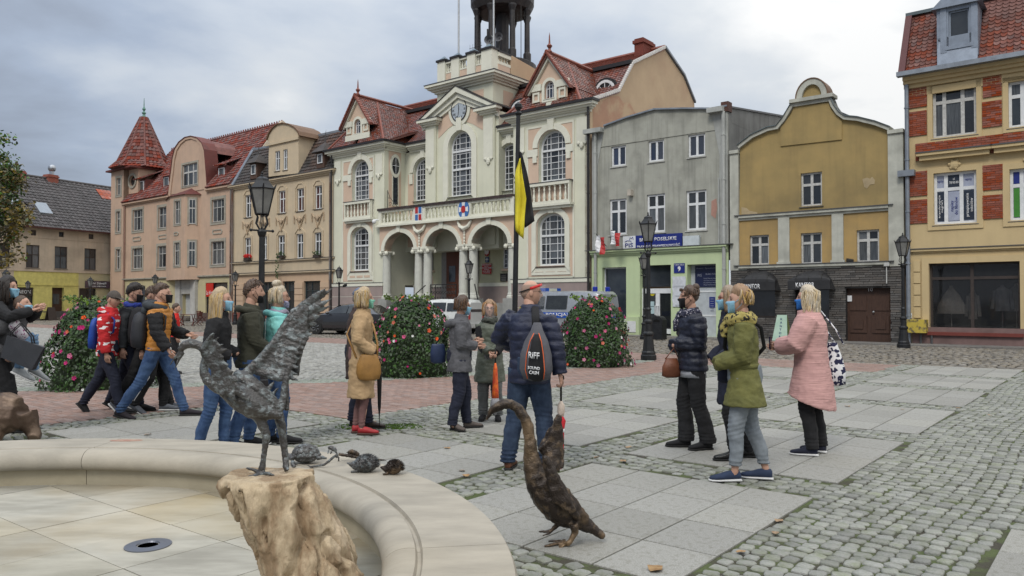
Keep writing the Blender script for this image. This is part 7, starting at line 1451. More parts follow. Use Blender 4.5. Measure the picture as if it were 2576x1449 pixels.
T=vehicle('police_van','silver police van with blue band and blue roof beacons behind the right flower cone','van',-17.3,27.85,math.pi-TH,0,[(0,.88,.35,1.15,.72,1.85),(.15,.93,.3,1.2,.78,1.97),(1,.95,.25,1.22,.8,2.0),(2.8,.95,.25,1.2,.8,2.0),(3.5,.95,.25,1.15,.74,1.85),(4.1,.93,.25,1.1,.7,1.25),(4.6,.88,.25,.95,.66,1.0),(4.85,.7,.3,.75,.5,.8)],[('side_window',[(1.5,1.22),(2.6,1.22),(2.6,1.8),(1.5,1.8)],m_cgl),('side_window',[(2.7,1.22),(3.9,1.2),(3.45,1.72),(2.7,1.78)],m_cgl),('blue_band',[(.12,.85),(4.3,.85),(4.3,1.08),(.12,1.08)],m_pb)],(.8,3.9),m_sv,.33,.92)
for a,b_ in((.06,.8),(-.8,-.06)):quad(T,'rear_window',[(-.02,a,1.12),(-.02,b_,1.12),(.05,b_*.86,1.78),(.05,a*.86,1.78)],mat('grey rear glass',(.09,.095,.09),.15,dirt=0,spec=.7))
quad(T,'rear_band',[(-.025,.85,.85),(-.025,-.85,.85),(-.02,-.86,1.08),(-.02,.86,1.08)],m_pb)
for s in(1,-1):MB().box((-.03,s*.93,.8),(.08,s*.8,1.3)).build('tail_light',m_hred,T,org=(0,0,0))
for X,Y in((.35,.5),(.35,-.5)):MB().lathe([(.11,1.95),(.11,2.14),(.09,2.17),(0,2.17)],(X,Y,0),12).build('beacon',mat('blue beacon',(.01,.03,.3),.2,dirt=0),T,org=(0,0,0))
MB().box((2.9,-.6,1.99),(3.15,.6,2.14)).build('light_bar',m_pb,T,org=(0,0,0));MB().box((2.88,-.28,2.0),(3.17,.28,2.13)).build('light_bar_centre',mat('pale lightbar',(.6,.6,.5),.4,dirt=0),T,org=(0,0,0))
t=text(None,'POLICJA',(0,0,0),.17,m_txt,width=1.1,bold=.02);t.parent=T;t.location=(2.0,1.006,.965);t.rotation_euler=(0,0,math.pi);t['label']='POLICJA lettering'
t=text(None,'HJ41',(0,0,0),.14,m_txt,width=.4);t.parent=T;t.location=(-.035,-.5,.965);t.rotation_euler=(0,0,-math.pi/2)
for s_ in(1.32,1.42):MB().box((s_,.99,.86),(s_+.02,1.006,1.07)).build('band_divider',m_txt,T,org=(0,0,0))
def frame_thing(nm,lb,cat,x,yb,Y=None,group=None,rz=-TH):X,Yg,_=G(x,yb);T=thing(nm,lb,cat,(X,Yg,0),rz,group);ORG[T.name]=(0,0,0);return T
def bl(b,nm,m,T,**k):return b.build(nm,m,T,org=(0,0,0),**k)
T=frame_thing('litter_bin','dark plastic litter bin with a hooded top by the white office door','litter bin',1658,855)
bl(MB().box((-.24,-.2,.03),(.24,.2,.62)),'bin_body',m_lamp,T);bl(MB().prism([(-.24,.621),(.24,.621),(.24,.8),(.18,.9),(.06,.96),(-.06,.96),(-.18,.9),(-.24,.8)],-.2,.2),'bin_hood',m_lamp,T);bl(MB().prism([(-.15,.72),(.15,.72),(.13,.8),(0,.84),(-.13,.8)],-.21,-.2005),'bin_opening',mat('bin hole',(.004,.004,.004),1),T)
T=frame_thing('sandwich_board','green and white sandwich board lettered KANTOR outside the ochre house','sandwich board',1968,858)
m_ab=mat('pale green board',(.40,.52,.42),.5,(.32,.45,.35),ns=3,dirt=.1)
bl(MB().hexa([(-.3,-.3,0),(.3,-.3,0),(.3,-.27,0),(-.3,-.27,0),(-.19,-.02,1.02),(.19,-.02,1.02),(.19,0,1.02),(-.19,0,1.02)]),'front_board',m_ab,T);bl(MB().hexa([(-.3,.27,0),(.3,.27,0),(.3,.3,0),(-.3,.3,0),(-.19,0.005,1.02),(.19,0.005,1.02),(.19,.02,1.02),(-.19,.02,1.02)]),'back_board',mat('olive board',(.22,.26,.1),.5),T)
for i,ch in enumerate('KANTOR'):z=.86-i*.135;t=text(T,ch,(0,-.31+.28*z/1.02-.002,z),.085,m_navy,name='letter')
m_cw=mat('dark red wood',(.11,.025,.018),.6,(.08,.02,.015),ns=8)
def folding(nm,lb,x,yb,rz,g):
 T=frame_thing(nm,lb,'chair' if nm=='folding_chair' else 'table',x,yb,group=g,rz=rz);W=.23
 if nm=='folding_chair':
  for s in(-1,1):bl(MB().tube([(s*W,-.25,0),(s*W,.2,.45),(s*W,.32,.9)],.02,5),'leg',m_cw,T);bl(MB().tube([(s*(W-.04),.28,0),(s*(W-.04),-.18,.45)],.02,5),'leg',m_cw,T)
  for k in range(5):bl(MB().box((-W,-.2+k*.085,.44),(W,-.14+k*.085,.46)),'seat_slat',m_cw,T)
  for k in range(3):bl(MB().box((-W,.25+k*.02,.62+k*.1),(W,.27+k*.02,.69+k*.1)),'back_slat',m_cw,T)
 else:
  for k in range(8):bl(MB().box((-.4,-.4+k*.1,.72),(.4,-.31+k*.1,.745)),'top_slat',m_cw,T)
  for s in(-1,1):bl(MB().tube([(s*.33,-.35,0),(s*.33,.35,.71)],.025,5),'leg',m_cw,T);bl(MB().tube([(s*.3,.35,0),(s*.3,-.35,.71)],.025,5),'leg',m_cw,T)
for i,(n_,x,y,rz,lb)in enumerate((('folding_chair',452,819,1.9,'leftmost dark red folding chair outside the pink house door'),('folding_table',473,820,.2,'dark red slatted folding table outside the pink house door'),('folding_chair',494,819,-1.6,'dark red folding chair on the right of the slatted table'),('folding_chair',509,813,2.6,'farther dark red folding chair behind the slatted table'))):folding(n_,lb,x,y,rz,'dark red folding furniture outside the pink house')
T=frame_thing('menu_board','black pavement menu board before the yellow ground floor','sandwich board',128,806,rz=1.1);bl(MB().hexa([(-.35,-.3,0),(.35,-.3,0),(.35,-.26,0),(-.35,-.26,0),(-.3,-.02,1.1),(.3,-.02,1.1),(.3,.0,1.1),(-.3,.0,1.1)]),'front_board',m_brownf,T);bl(MB().hexa([(-.35,.26,0),(.35,.26,0),(.35,.3,0),(-.35,.3,0),(-.3,.003,1.1),(.3,.003,1.1),(.3,.02,1.1),(-.3,.02,1.1)]),'back_board',m_brownf,T)
T=frame_thing('park_bench','dark slatted bench by the brick plinth of the cream house','bench',785,828)
for k in range(4):bl(MB().box((-.8,-.2+k*.11,.44),(.8,-.11+k*.11,.47)),'seat_slat',m_brownf,T)
for k in range(3):bl(MB().box((-.8,.26+k*.01,.55+k*.13),(.8,.28+k*.01,.65+k*.13)),'back_slat',m_brownf,T)
for x in(-.65,.65):bl(MB().box((x-.03,-.2,0),(x+.03,-.14,.44)).box((x-.03,.22,0),(x+.03,.27,.9)),'leg_frame',m_iron,T)
# ================================================================ FOUNTAIN BASIN AND BRONZES
m_sand=mat('fountain sandstone',(.36,.325,.265),.7,(.27,.245,.20),ns=2.6,det=10,bump=.12,bs=50,rand=.05,dirt=.2,dc=(.30,.25,.17),stretch=(1,2.6,1))
m_sand2=mat('damp sandstone wall',(.36,.32,.235),.8,(.30,.265,.19),ns=3,det=8,bump=.1,dirt=.25,rand=.05)
m_ft=mat('veined basin slab',(.40,.38,.32),.55,(.26,.245,.20),ns=1.5,det=9,bump=.04,rand=.12,dirt=.45,dc=(.33,.25,.13),stretch=(1,3.2,1),ramp=(.38,.62))
T=thing('fountain_basin','round sandstone fountain basin with a wide flat rim in the foreground','fountain',(*FC,0),org=(*FC,0));fx,fy=FC
prof=[(3.05,-.04),(3.05,.34),(3.147,.36),(3.147,.43),(3.135,.45),(2.765,.45),(2.757,.432),(2.742,.432),(2.733,.45),(2.705,.453),(2.675,.451),(2.648,.444),(2.625,.432),(2.607,.416),(2.596,.396),(2.591,.374),(2.593,.352),(2.602,.332),(2.618,.318),(2.64,.311),(2.69,.31),(2.7,.1)]
ns=9
for s in range(ns):
 a0,a1=2*math.pi*s/ns+.16,2*math.pi*(s+1)/ns+.16-.0016;n=28;rings=[]
 for i in range(n+1):a=a0+(a1-a0)*i/n;rings.append([(fx+r*math.cos(a),fy+r*math.sin(a),z)for r,z in prof])
 o=MB().loft(rings).build('rim_stone',m_sand,T,smooth=True);es=o.modifiers.new('e','EDGE_SPLIT');es.split_angle=R(38)
 MB().loft([[(fx+r*math.cos(a),fy+r*math.sin(a),z)for r,z in((2.66,.1),(2.66,.32),(2.69,.32),(2.69,.1))]for a in[a0+(a1-a0)*i/n for i in range(n+1)]]).build('wall_stone',m_sand2,T)
def clipc(poly,r=2.68,n=40):
 for i in range(n):
  a=2*math.pi*i/n;nx,ny=math.cos(a),math.sin(a);o=[]
  for k in range(len(poly)):
   p,q=poly[k-1],poly[k];dp,dq=(p[0]-fx)*nx+(p[1]-fy)*ny-r,(q[0]-fx)*nx+(q[1]-fy)*ny-r
   if(dp>0)!=(dq>0):t=dp/(dp-dq);o.append((p[0]+(q[0]-p[0])*t,p[1]+(q[1]-p[1])*t))
   if dq<=0:o.append(q)
  poly=o
  if len(poly)<3:return[]
 return poly
av,bv=Vector((.43,-.321)),Vector((.333,.43));org_=Vector((-2.786,4.475));gp_=.004
for i in range(-7,9):
 for j in range(-9,4):
  c=org_+av*i+bv*j;q=[c+av*gp_*2+bv*gp_*2,c+av*(1-gp_)+bv*gp_,c+av*(1-gp_)+bv*(1-gp_),c+av*gp_+bv*(1-gp_)];q=clipc([tuple(t)for t in q])
  if q:MB().prism(q,.15,.2+rnd.uniform(-.001,.001),'z').build('basin_slab',m_ft,T)
MB().lathe([(2.7,.05),(2.7,.188),(0,.188)],(fx,fy,0),40).build('basin_bed',m_brownf,T)
px,py,_=(-1.972,4.193,0);MB().lathe([(.055,.2),(.06,.209),(.119,.206),(.119,.198),(.056,.16),(.05,.19),(.055,.2)],(px,py,0),28).build('nozzle_ring',mat('steel ring',(.17,.18,.21),.4,metal=.7,dirt=.1),T);MB().lathe([(.052,.202),(0,.202)],(px,py,0),20).build('nozzle_lens',mat('rusty lens',(.12,.06,.02),.2),T)
stn=MB();a_,b2,_z=G(318,1108,.4505);stn.v=[(a_+.13*math.cos(t),b2+.05*math.sin(t),.4512)for t in[.4*k for k in range(16)]];stn.f=[tuple(range(16))];stn.m=[0];stn.build('rust_stain',mat('rust stain',(.28,.13,.10),.8,(.36,.27,.2),ns=20),T)
def remesh(b,voxel,sm=2,disp=None):
 me=bpy.data.meshes.new('t');me.from_pydata(b.v,[],b.f);bm=bmesh.new();bm.from_mesh(me);bmesh.ops.recalc_face_normals(bm,faces=bm.faces);bm.to_mesh(me);bm.free()
 o=bpy.data.objects.new('t',me);COL.objects.link(o);r=o.modifiers.new('r','REMESH');r.mode='VOXEL';r.voxel_size=voxel;r.use_smooth_shade=True
 if sm:s=o.modifiers.new('s','SMOOTH');s.iterations=sm;s.factor=.5
 m2=bpy.data.meshes.new_from_object(o.evaluated_get(bpy.context.evaluated_depsgraph_get()));bpy.data.objects.remove(o)
 if disp:
  n=len(m2.vertices);co=np.empty(n*3,np.float32);no=np.empty(n*3,np.float32);m2.vertices.foreach_get('co',co);m2.vertices.foreach_get('normal',no);co=co.reshape(-1,3);no=no.reshape(-1,3)
  co+=no*disp(co,no)[:,None];m2.vertices.foreach_set('co',co.ravel());m2.update()
 return m2
def put(me,name,m,par,org=(0,0,0)):
 me.materials.clear();[me.materials.append(x)for x in(m if isinstance(m,list)else[m])];me.name=name
 if any(org):me.transform(Matrix.Translation([-c for c in org]))
 return linkmesh(name,me,par)
def vn(co,s,st=(1,1,1),seed=0):return np.array([mnoise.noise(Vector((c[0]*s*st[0]+seed,c[1]*s*st[1],c[2]*s*st[2])))for c in co])
def bronze(name,c,c2,gold=None,ns=22):
 return mat(name,c,.42,c2,ns=ns,det=8,bump=.35,bs=110,metal=.45,ramp=(.5,.6),dirt=.3,dc=gold or(.01,.01,.01),spec=.5)
m_brz=bronze('patinated bronze',(.075,.072,.07),(.17,.19,.195),None,34);m_swb=bronze('brown bronze',(.032,.023,.018),(.10,.07,.045),(.42,.28,.15),16);m_bear=bronze('worn brown bronze',(.10,.065,.045),(.2,.14,.1),(.3,.2,.13),5)
rc=MB();lv=[(.2,-1.0,-.62,3.1,3.55),(.35,-1.035,-.675,3.1,3.52),(.5,-1.10,-.73,3.12,3.5),(.65,-1.18,-.80,3.12,3.48),(.755,-1.235,-.865,3.12,3.48),(.785,-1.225,-.87,3.14,3.46)]
rr=random.Random(2);oc=[rr.uniform(.84,1.12)for _ in range(11)]
rc.loft([[((x0+x1)/2+(x1-x0)/2*.97*math.copysign(abs(math.cos(a))**.6,math.cos(a))*oc[k],(y0+y1)/2+(y1-y0)/2*math.copysign(abs(math.sin(a))**.7,math.sin(a))*oc[k],z)for k,a in enumerate([2*math.pi*k/11 for k in range(11)])]for z,x0,x1,y0,y1 in lv])
def rdisp(co,no):
 a=vn(co,9,(1.6,1.6,.45));b=vn(co,26,(1,1,.6),5);c=np.abs(vn(co,5,(2.2,2,.5),9));return(.006*a+.012*b+.009*np.round(vn(co,14,(1,1,.35),7)*4)/2-.04*np.clip(.12-c,0,.12)/.12*(co[:,2]<.76))*np.where(co[:,2]>.775,.3,1)
T=thing('rock_pedestal','rough leaning sandstone boulder standing in the basin under the heron','rock',(-.85,3.3,.2),org=(-.85,3.3,.2))
put(remesh(rc,.008,0,rdisp),'boulder',mat('ochre sandstone boulder',(.44,.35,.235),.9,(.25,.175,.105),ns=9,det=10,bump=1,bs=28,dirt=.4,dc=(.42,.34,.28),stretch=(1.3,1.3,.5),ramp=(.42,.6)),T,(-.85,3.3,.2))
zK=Zm(650,1100,1.8114);KY=3.3;kp=KY/1.8114/1.5652/F
def K(x,y,d=0):p=P(*zK(x,y),KY);return(p[0],KY+d,p[2])
def chain(b,pts,Kf,k,flat=1.0,n=8):b.tube([Kf(*p[:2],p[3]if len(p)>3 else 0)for p in pts],[(p[2]*k*flat,p[2]*k)for p in pts],n)
h=MB()
chain(h,[(18,632,3),(70,560,9),(112,505,16)],K,kp);chain(h,[(60,660,4),(85,600,9),(125,520,16)],K,kp)
chain(h,[(105,505,22),(140,468,32),(190,458,36),(245,473,31),(282,512,29),(292,560,30),(277,615,31),(277,665,33),(302,720,37),(350,765,36),(420,790,46)],K,kp)
chain(h,[(400,775,46),(470,795,80),(560,845,104),(650,905,98),(720,935,74),(780,955,45),(838,975,22)],K,kp,1.1,12)
chain(h,[(480,690,50,.02),(560,720,62,.02),(660,780,55,0),(760,860,40,0),(830,940,22,0)],K,kp)
fr_=random.Random(8)
def blade(b,x0,y0,x1,y1,w,d0,d1,fl=.4):b.tube([K(x0,y0,d0),K(x0*.6+x1*.4,y0*.6+y1*.4,d0*.6+d1*.4),K(x0*.25+x1*.75,y0*.25+y1*.75,d0*.25+d1*.75),K(x1,y1,d1)],[(w*kp*fl,w*kp),(w*kp*fl,w*kp*1.1),(w*kp*fl,w*kp*.85),(w*kp*.15,w*kp*.15)],8)
chain(h,[(540,690,34,.03),(640,600,40,.05),(740,470,36,.07),(810,340,32,.09),(870,235,28,.1),(960,165,20,.11)],K,kp,.6)
for(a,b_,c,d,w_)in((860,250,1105,58,30),(880,260,1150,54,24),(900,275,1155,130,24),(905,290,1144,185,20),(890,310,1068,262,26),(860,330,1040,320,28),(850,360,1015,372,28)):blade(h,a,b_,c,d,w_,.1,.12+fr_.uniform(-.01,.01))
lead=[(850,330),(830,370),(800,400),(775,440),(750,475),(725,505),(700,535),(670,565),(645,600),(620,625),(600,650)];trail=[(1010,400),(1000,432),(975,470),(965,500),(955,540),(935,575),(920,600),(935,640),(945,690),(940,725),(860,735)]
for k,((a,b_),(c,d))in enumerate(zip(lead,trail)):
 for s in(0,.5):blade(h,a-8*s,b_+15*s,c-fr_.uniform(0,18),d+14*s,22,.085-.004*k,.10-.005*k+fr_.uniform(-.008,.008))
def web(b,pts,d0,th=.010):
 q=[K(x,y)for x,y in pts];b.prism([(p[0],p[2])for p in q],KY+d0,KY+d0+th)
web(h,[(560,690),(640,600),(740,480),(820,340),(880,250),(960,190),(985,215),(975,330),(985,420),(950,500),(925,590),(915,700),(760,700),(680,690)],.085);web(h,[(330,480),(385,420),(430,440),(450,520),(490,600),(540,690),(560,790),(480,780),(400,690),(350,570)],-.085)
chain(h,[(520,760,40,-.05),(440,660,42,-.07),(370,560,40,-.08),(335,490,34,-.09),(370,425,22,-.09),(403,375,10,-.09)],K,kp,.5)
for(a,b_,c,d,w_)in((350,470,410,372,14),(360,470,440,402,15),(365,500,470,455,18),(370,520,497,490,20),(385,560,475,540,24),(400,590,508,598,24),(420,620,540,650,24),(440,650,578,712,26),(470,690,590,770,26),(490,720,650,850,28),(450,700,560,860,28),(420,680,470,830,26),(395,650,400,760,22)):blade(h,a,b_,c,d,w_,-.075,-.085)
for(a,b_,c,d,w_)in((700,830,770,725,18),(740,850,800,770,14),(830,930,858,622,26),(845,900,868,640,16)):blade(h,a,b_,c,d,w_,.0,.03,.5)
chain(h,[(650,930,60),(685,1010,42),(712,1080,34),(725,1120,30),(712,1200,22),(700,1290,22),(692,1350,26),(688,1390,22)],K,kp)
for c,d,dd in((512,1437,-.09),(612,1446,-.12),(560,1358,.02),(785,1388,-.04)):chain(h,[(690,1385,17),((690+c)/2,(1380+d)/2-8,13,dd*.5),(c+14,d-5,9,dd),(c,d,4,dd)],K,kp)
chain(h,[(770,960,40,.06),(800,1060,34,.06),(815,1180,27,.06),(830,1290,24,.06),(838,1350,26,.05),(845,1385,14,.04)],K,kp);chain(h,[(845,950,18,.05),(838,800,20,.05),(856,630,5,.05)],K,kp)
chain(h,[(835,1355,16,.05),(870,1365,10,.02)],K,kp)
def hd(co,no):return .0012*vn(co,60,(1,1,1))+.0022*vn(co,38,(.8,1,2.4),3)+.0008*vn(co,150)
o0=K(690,1400);T=thing('heron_sculpture','patinated bronze heron with raised wings standing on the boulder','sculpture',o0,org=o0);put(remesh(h,.0048,1,hd),'heron_body',m_brz,T,o0)
zS=Zm(1700,1400,1.6691);SY=4.9;ks=SY/1.6691/1.5652/F
def web2(b,pts,d0,th):q=[S_(x,y)for x,y in pts];b.prism([(p[0],p[2])for p in q],SY+d0,SY+d0+th)
def S_(x,y,d=0):p=P(*zS(x,y),SY);return(p[0],SY+d,p[2])
b=MB();chain(b,[(357,425,8),(372,398,14),(392,362,24),(430,338,34),(475,318,36),(520,320,33),(565,345,34),(605,400,36),(632,470,38),(645,550,41),(650,640,50),(665,730,66),(700,830,88),(760,920,104),(830,1000,104),(900,1050,86),(980,1090,58),(1060,1140,38),(1132,1192,20)],S_,ks,1,12)
chain(b,[(760,800,60,-.06),(840,900,70,-.07),(920,990,60,-.05),(1010,1080,38,-.02)],S_,ks,.8)
for pts in([(790,780,60,.08),(800,680,48,.1),(815,560,40,.12),(832,470,32,.13),(843,415,20,.13),(845,402,8,.13)],[(860,690,14,.16),(862,600,20,.15),(855,500,20,.14)],[(720,640,25,.14),(770,570,32,.15),(800,500,28,.14)],[(840,760,40,.1),(850,640,35,.14)],[(735,635,24,-.12),(755,690,38,-.13),(790,780,48,-.14),(840,870,50,-.13),(900,960,42,-.11),(960,1060,20,-.09)],[(745,690,14,-.15),(770,800,20,-.16),(798,915,16,-.16)]):chain(b,pts,S_,ks,.45)
chain(b,[(840,1060,34,-.0),(830,1110,22,0),(795,1140,16,.0),(770,1158,14,.0)],S_,ks)
chain(b,[(930,1080,34,-.08),(935,1140,24,-.08),(905,1190,18,-.09),(880,1210,18,-.1)],S_,ks)
for x0,y0,c,d,dd in((775,1155,697,1158,0),(775,1158,720,1172,-.05),(880,1205,735,1222,-.1),(880,1212,780,1256,-.14),(880,1205,760,1205,-.05)):b.tube([S_(x0,y0,dd*.5),S_(c,d,dd)],[(17*ks,10*ks),(9*ks,6*ks)],6)
web2(b,[(835,402),(860,412),(868,520),(868,690),(845,740),(800,760),(700,640),(760,580),(795,500),(812,440)],.10,.05);web2(b,[(722,632),(745,625),(790,700),(830,780),(940,980),(900,1000),(830,940),(785,925),(765,800)],-.17,.05)
def sd(co,no):return .006*vn(co,18,(1,1,1.6))+.004*vn(co,45,(1.6,1,.7),4)+.0015*vn(co,120)
o0=G(1410,1365);T=thing('swan_sculpture','dark brown bronze swan stretching its neck on the granite slabs','sculpture',o0,org=o0);put(remesh(b,.0085,1,sd),'swan_body',m_swb,T,o0)
zT=Zm(1100,1650,4.6836)
def small(nm,lb,base,chains,k_=None,disp=.002,vox=.004,m=None,extra=None,fl=1.1):
 bx,by,_=G(*zT(*base),.45);k=by/4.6836/1.5652/F;b=MB()
 def Z_(x,y,d=0):p=P(*zT(x,y),by);return(p[0],by+d,max(p[2],.452))
 for c in chains:chain(b,c,Z_,k,fl,10)
 if extra:extra(b,Z_,k)
 T=thing(nm,lb,'sculpture',(bx,by,.45),org=(bx,by,.45));put(remesh(b,vox,1,lambda co,no:disp*vn(co,90)+disp*vn(co,160,(1,1,1),3)),nm.replace('_sculpture','_body'),m or m_brz,T,(bx,by,.45));return T,Z_,k,by
T,Z_,k,by=small('turtle_sculpture','bronze turtle lying on the fountain rim right behind the heron legs',(400,850),[[(120,700,45,.05),(170,720,50,.03),(250,740,40,.0)],[(290,760,40,-.04),(290,800,34,-.06),(350,845,26,-.08)],[(690,720,38),(790,720,34,.02),(855,745,16,.03)],[(380,740,40),(440,760,50,.02),(640,740,45,.02)]],extra=lambda b,Z_,k:b.ball(Z_(440,690,.06),(290*k,215*k,70*k),20,10).ball(Z_(440,665,.06),(255*k,200*k,178*k),20,12))
sc_=MB()
for(x,y,w_)in((400,590,80),(500,590,75),(300,620,70),(350,520,55),(450,520,60),(560,540,55),(600,630,60),(230,660,50),(350,680,60),(470,690,60),(590,700,55)):
 c=Vector(Z_(440,665,.06));p=Vector(Z_(x,y,-.08));dv=Vector(((p.x-c.x)/255,0,(p.z-c.z)/178))/k;t=math.sqrt(max(.05,1-dv.x**2-dv.z**2));q=(p.x,c.y-200*k*t,p.z);n_=Vector((dv.x/255,-t/200,dv.z/178)).normalized();u=n_.cross(Vector((0,0,1))).normalized();v_=u.cross(n_)
 rg2=[[tuple(Vector(q)+(u*math.cos(a)+v_*math.sin(a))*w_*k*f*.62+n_*h_)for a in[math.pi*j/3 for j in range(6)]]for f,h_ in((1,-.006),(.93,.0035),(.5,.005))];sc_.loft(rg2)
o=sc_.build('shell_scutes',m_brz,T,kind='stuff')
fr2=lambda x,y,s,d:[[(x-45*s,y+10,26,d),(x,y-5,42,d),(x+60*s,y+25,44,d),(x+110*s,y+60,26,d)],[(x-20*s,y+20,14,d-.02),(x-30*s,y+90,12,d-.03)],[(x+40*s,y+40,16,d-.03),(x+20*s,y+100,13,d-.03)],[(x+80*s,y+50,20,d),(x+130*s,y+130,15,d),(x+100*s,y+190,14,d)]]
small('frog_sculpture','small bronze frog climbing a bent leaf on the fountain rim',(650,895),fr2(945,530,1,0)+[[(490,842,8),(580,880,16),(720,862,22),(840,835,24),(920,770,24),(1000,700,24),(1060,660,20),(1095,720,18),(1090,780,12)]],fl=1.0,vox=.0035)
small('lizard_sculpture','dark bronze frog on a long flat leaf behind the big hedgehog',(1500,790),fr2(1330,600,1.3,.0)+[[(1090,650,28),(1300,680,30),(1500,720,28),(1750,745,20),(1975,760,14)],[(1220,610,8,0),(1300,620,12,0)]],fl=1.0,vox=.004,m=m_swb)
def hedge(nm,lb,base,x0,x1,y0,y1,m):
 cx,w_,h_=(x0*.35+x1*.65),(x1-x0),(y1-y0)
 T,Z_,k,by=small('hedgehog_sculpture',lb,base,[[(x0+5,y0+h_*.45,10),(x0+w_*.12,y0+h_*.52,32),(x0+w_*.25,y0+h_*.6,h_*.26),(cx-30,y0+h_*.58,h_*.42)],[(x0+w_*.18,y1-15,18,-.03),(x0+w_*.4,y1-25,26,-.02)]],extra=lambda b,Z_,k:b.ball(Z_(x0+w_*.62,(y0+y1)/2+4),(w_*.385*k,w_*.30*k,h_*.5*k),16,10),m=m)
 sp=MB();c=Vector(Z_(x0+w_*.62,(y0+y1)/2));r=random.Random(3)
 for i in range(420):
  a,e=r.uniform(0,6.28),r.uniform(-.4,1.5);d=Vector((math.cos(a)*math.cos(e),math.sin(a)*math.cos(e),math.sin(e)))
  if d.x<-.75:continue
  p=c+Vector((d.x*w_*.385,d.y*w_*.30,d.z*h_*.5))*k;q=p+(d+Vector((.9,0,.1)))*.012;s=d.orthogonal()*.0022;t2=d.cross(s);sp.add([tuple(p+s),tuple(p-s*.5+t2),tuple(p-s*.5-t2),tuple(q)],[(0,1,3),(1,2,3),(2,0,3)])
 sp.build('spines',m,T,kind='stuff')
hedge('h','larger bronze hedgehog on the fountain rim, left of the small one',(1550,975),1235,1812,668,975,m_brz);hedge('h','smaller dark hedgehog, rightmost bronze on the fountain rim',(2080,1018),1850,2262,768,1015,m_swb)
BY=8.3;kb=BY/F;Bf=lambda x,y,d=0:(lambda p:(p[0],BY+d,max(p[2],.03)))(P(x,y,BY));b=MB()
for c in([(-75,1035,40),(-30,1040,52),(20,1048,48),(52,1045,34)],[(-20,1015,26),(20,1008,24),(45,1018,20)],[(0,1060,34,-.15),(5,1090,26,-.16),(0,1112,20,-.16)],[(45,1050,34,.1),(62,1078,20,.1),(72,1100,16,.1),(76,1108,13,.05)],[(-70,1060,28,.1),(-72,1105,22,.1)],[(-80,1060,26,-.15),(-82,1108,20,-.15)],[(-95,1030,30),(-118,1045,26),(-140,1062,15)]):chain(b,c,Bf,kb,1.2,10)
o0=(Bf(0,1100)[0],BY,0);T=thing('bear_sculpture','squat brown bronze animal standing behind the rim at the left edge','sculpture',o0,org=o0);put(remesh(b,.016,2,lambda co,no:.008*vn(co,8)+.004*vn(co,30)),'animal_body',m_bear,T,o0)
# ================================================================ PEOPLE
def rotm(ax,d):return Matrix.Rotation(R(d),3,ax)
SKIN=mat('skin',(.50,.30,.22),.55,(.44,.25,.18),ns=14,dirt=0,spec=.4);m_eye=mat('eye and brow',(.05,.03,.02),.4,dirt=0)
def cl(n,c,c2=None,rough=.85,**k):return mat('cloth '+n,c,rough,c2 or tuple(v*.72 for v in c),**{**dict(ns=9,det=5,bump=.25,bs=160,dirt=.06),**k})
HCOL={k:mat('hair '+k,c,.45,tuple(v*.6 for v in c),ns=40,rand=.3,isl=True,dirt=0,stretch=(3,3,.4),bump=.4,bs=90)for k,c in dict(blonde=(.50,.36,.19),pale=(.58,.48,.34),ash=(.33,.24,.16),brown=(.10,.058,.036),dark=(.025,.018,.015),copper=(.36,.20,.09),grey=(.22,.18,.15)).items()}
def hgrid(fn,na=36,nz=26):
 b=MB();rings=[]
 for j in range(nz+1):
  t=math.pi*(j+.25)/(nz+.5);rings.append([fn(Vector((math.sin(t)*math.sin(a),math.sin(t)*math.cos(a),-math.cos(t))))for a in[2*math.pi*i/na for i in range(na)]])
 return b.loft(rings)
def hp(d):
 x,y,z=d.x*.073,d.y*.092,d.z*.118
 if d.z<0:x*=1-.30*(-d.z)**1.6
 if d.z<-.1 and d.y<0:y*=1-.45*min(1,(-d.z-.1)*1.6)
 if d.y>0:
  g=math.exp(-(x/.011)**2);zz=z
  y+=.024*g*math.exp(-((zz+.022)/.020)**2)+.010*g*math.exp(-((zz-.002)/.02)**2)
  y-=.011*math.exp(-((abs(x)-.031)/.014)**2-((zz-.014)/.012)**2)
  y+=.005*math.exp(-((zz-.034)/.010)**2)*(abs(x)<.05)
  y+=.007*math.exp(-(x/.02)**2-((zz+.062)/.009)**2)-.004*math.exp(-(x/.02)**2-((zz+.062)/.003)**2)
  y+=.012*math.exp(-(x/.022)**2-((zz+.098)/.016)**2)
 return Vector((x,y,z))
def sst(a,b,x):t=max(0,min(1,(x-a)/(b-a)));return t*t*(3-2*t)
def hairline(d,back=-.5,front=.5,side=.05):
 az=abs(math.degrees(math.atan2(d.x,d.y)));return np.interp(az,[0,45,75,100,125,180],[front+.1,front+.02,side+.18,side,back*.6,back])
def shell(th=.014,top=.01,back=-.5,front=.5,side=.05,wob=.003):
 def f(d):
  e=d.z-hairline(d,back,front,side)+.07*mnoise.noise(d*14);m=sst(-.06,.08,e);p=hp(d);k=-.012+(.014+(th-.002)*sst(.0,.45,e)+top*max(0,d.z)*sst(.1,.5,e)+wob*1.6*mnoise.noise(d*9)+wob*mnoise.noise(Vector((d.x*30,d.y*12,d.z*30))))*m;return p+d*k
 return hgrid(f)
def ik(a,c,l1,l2,pole):
 a,c,pole=Vector(a),Vector(c),Vector(pole);v=c-a;L=min(v.length,(l1+l2)*.999);d=v.normalized();x=(l1*l1-l2*l2+L*L)/(2*L);h=math.sqrt(max(0,l1*l1-x*x));p=pole-d*pole.dot(d);p.normalize();return a+d*x+p*h,a+d*L
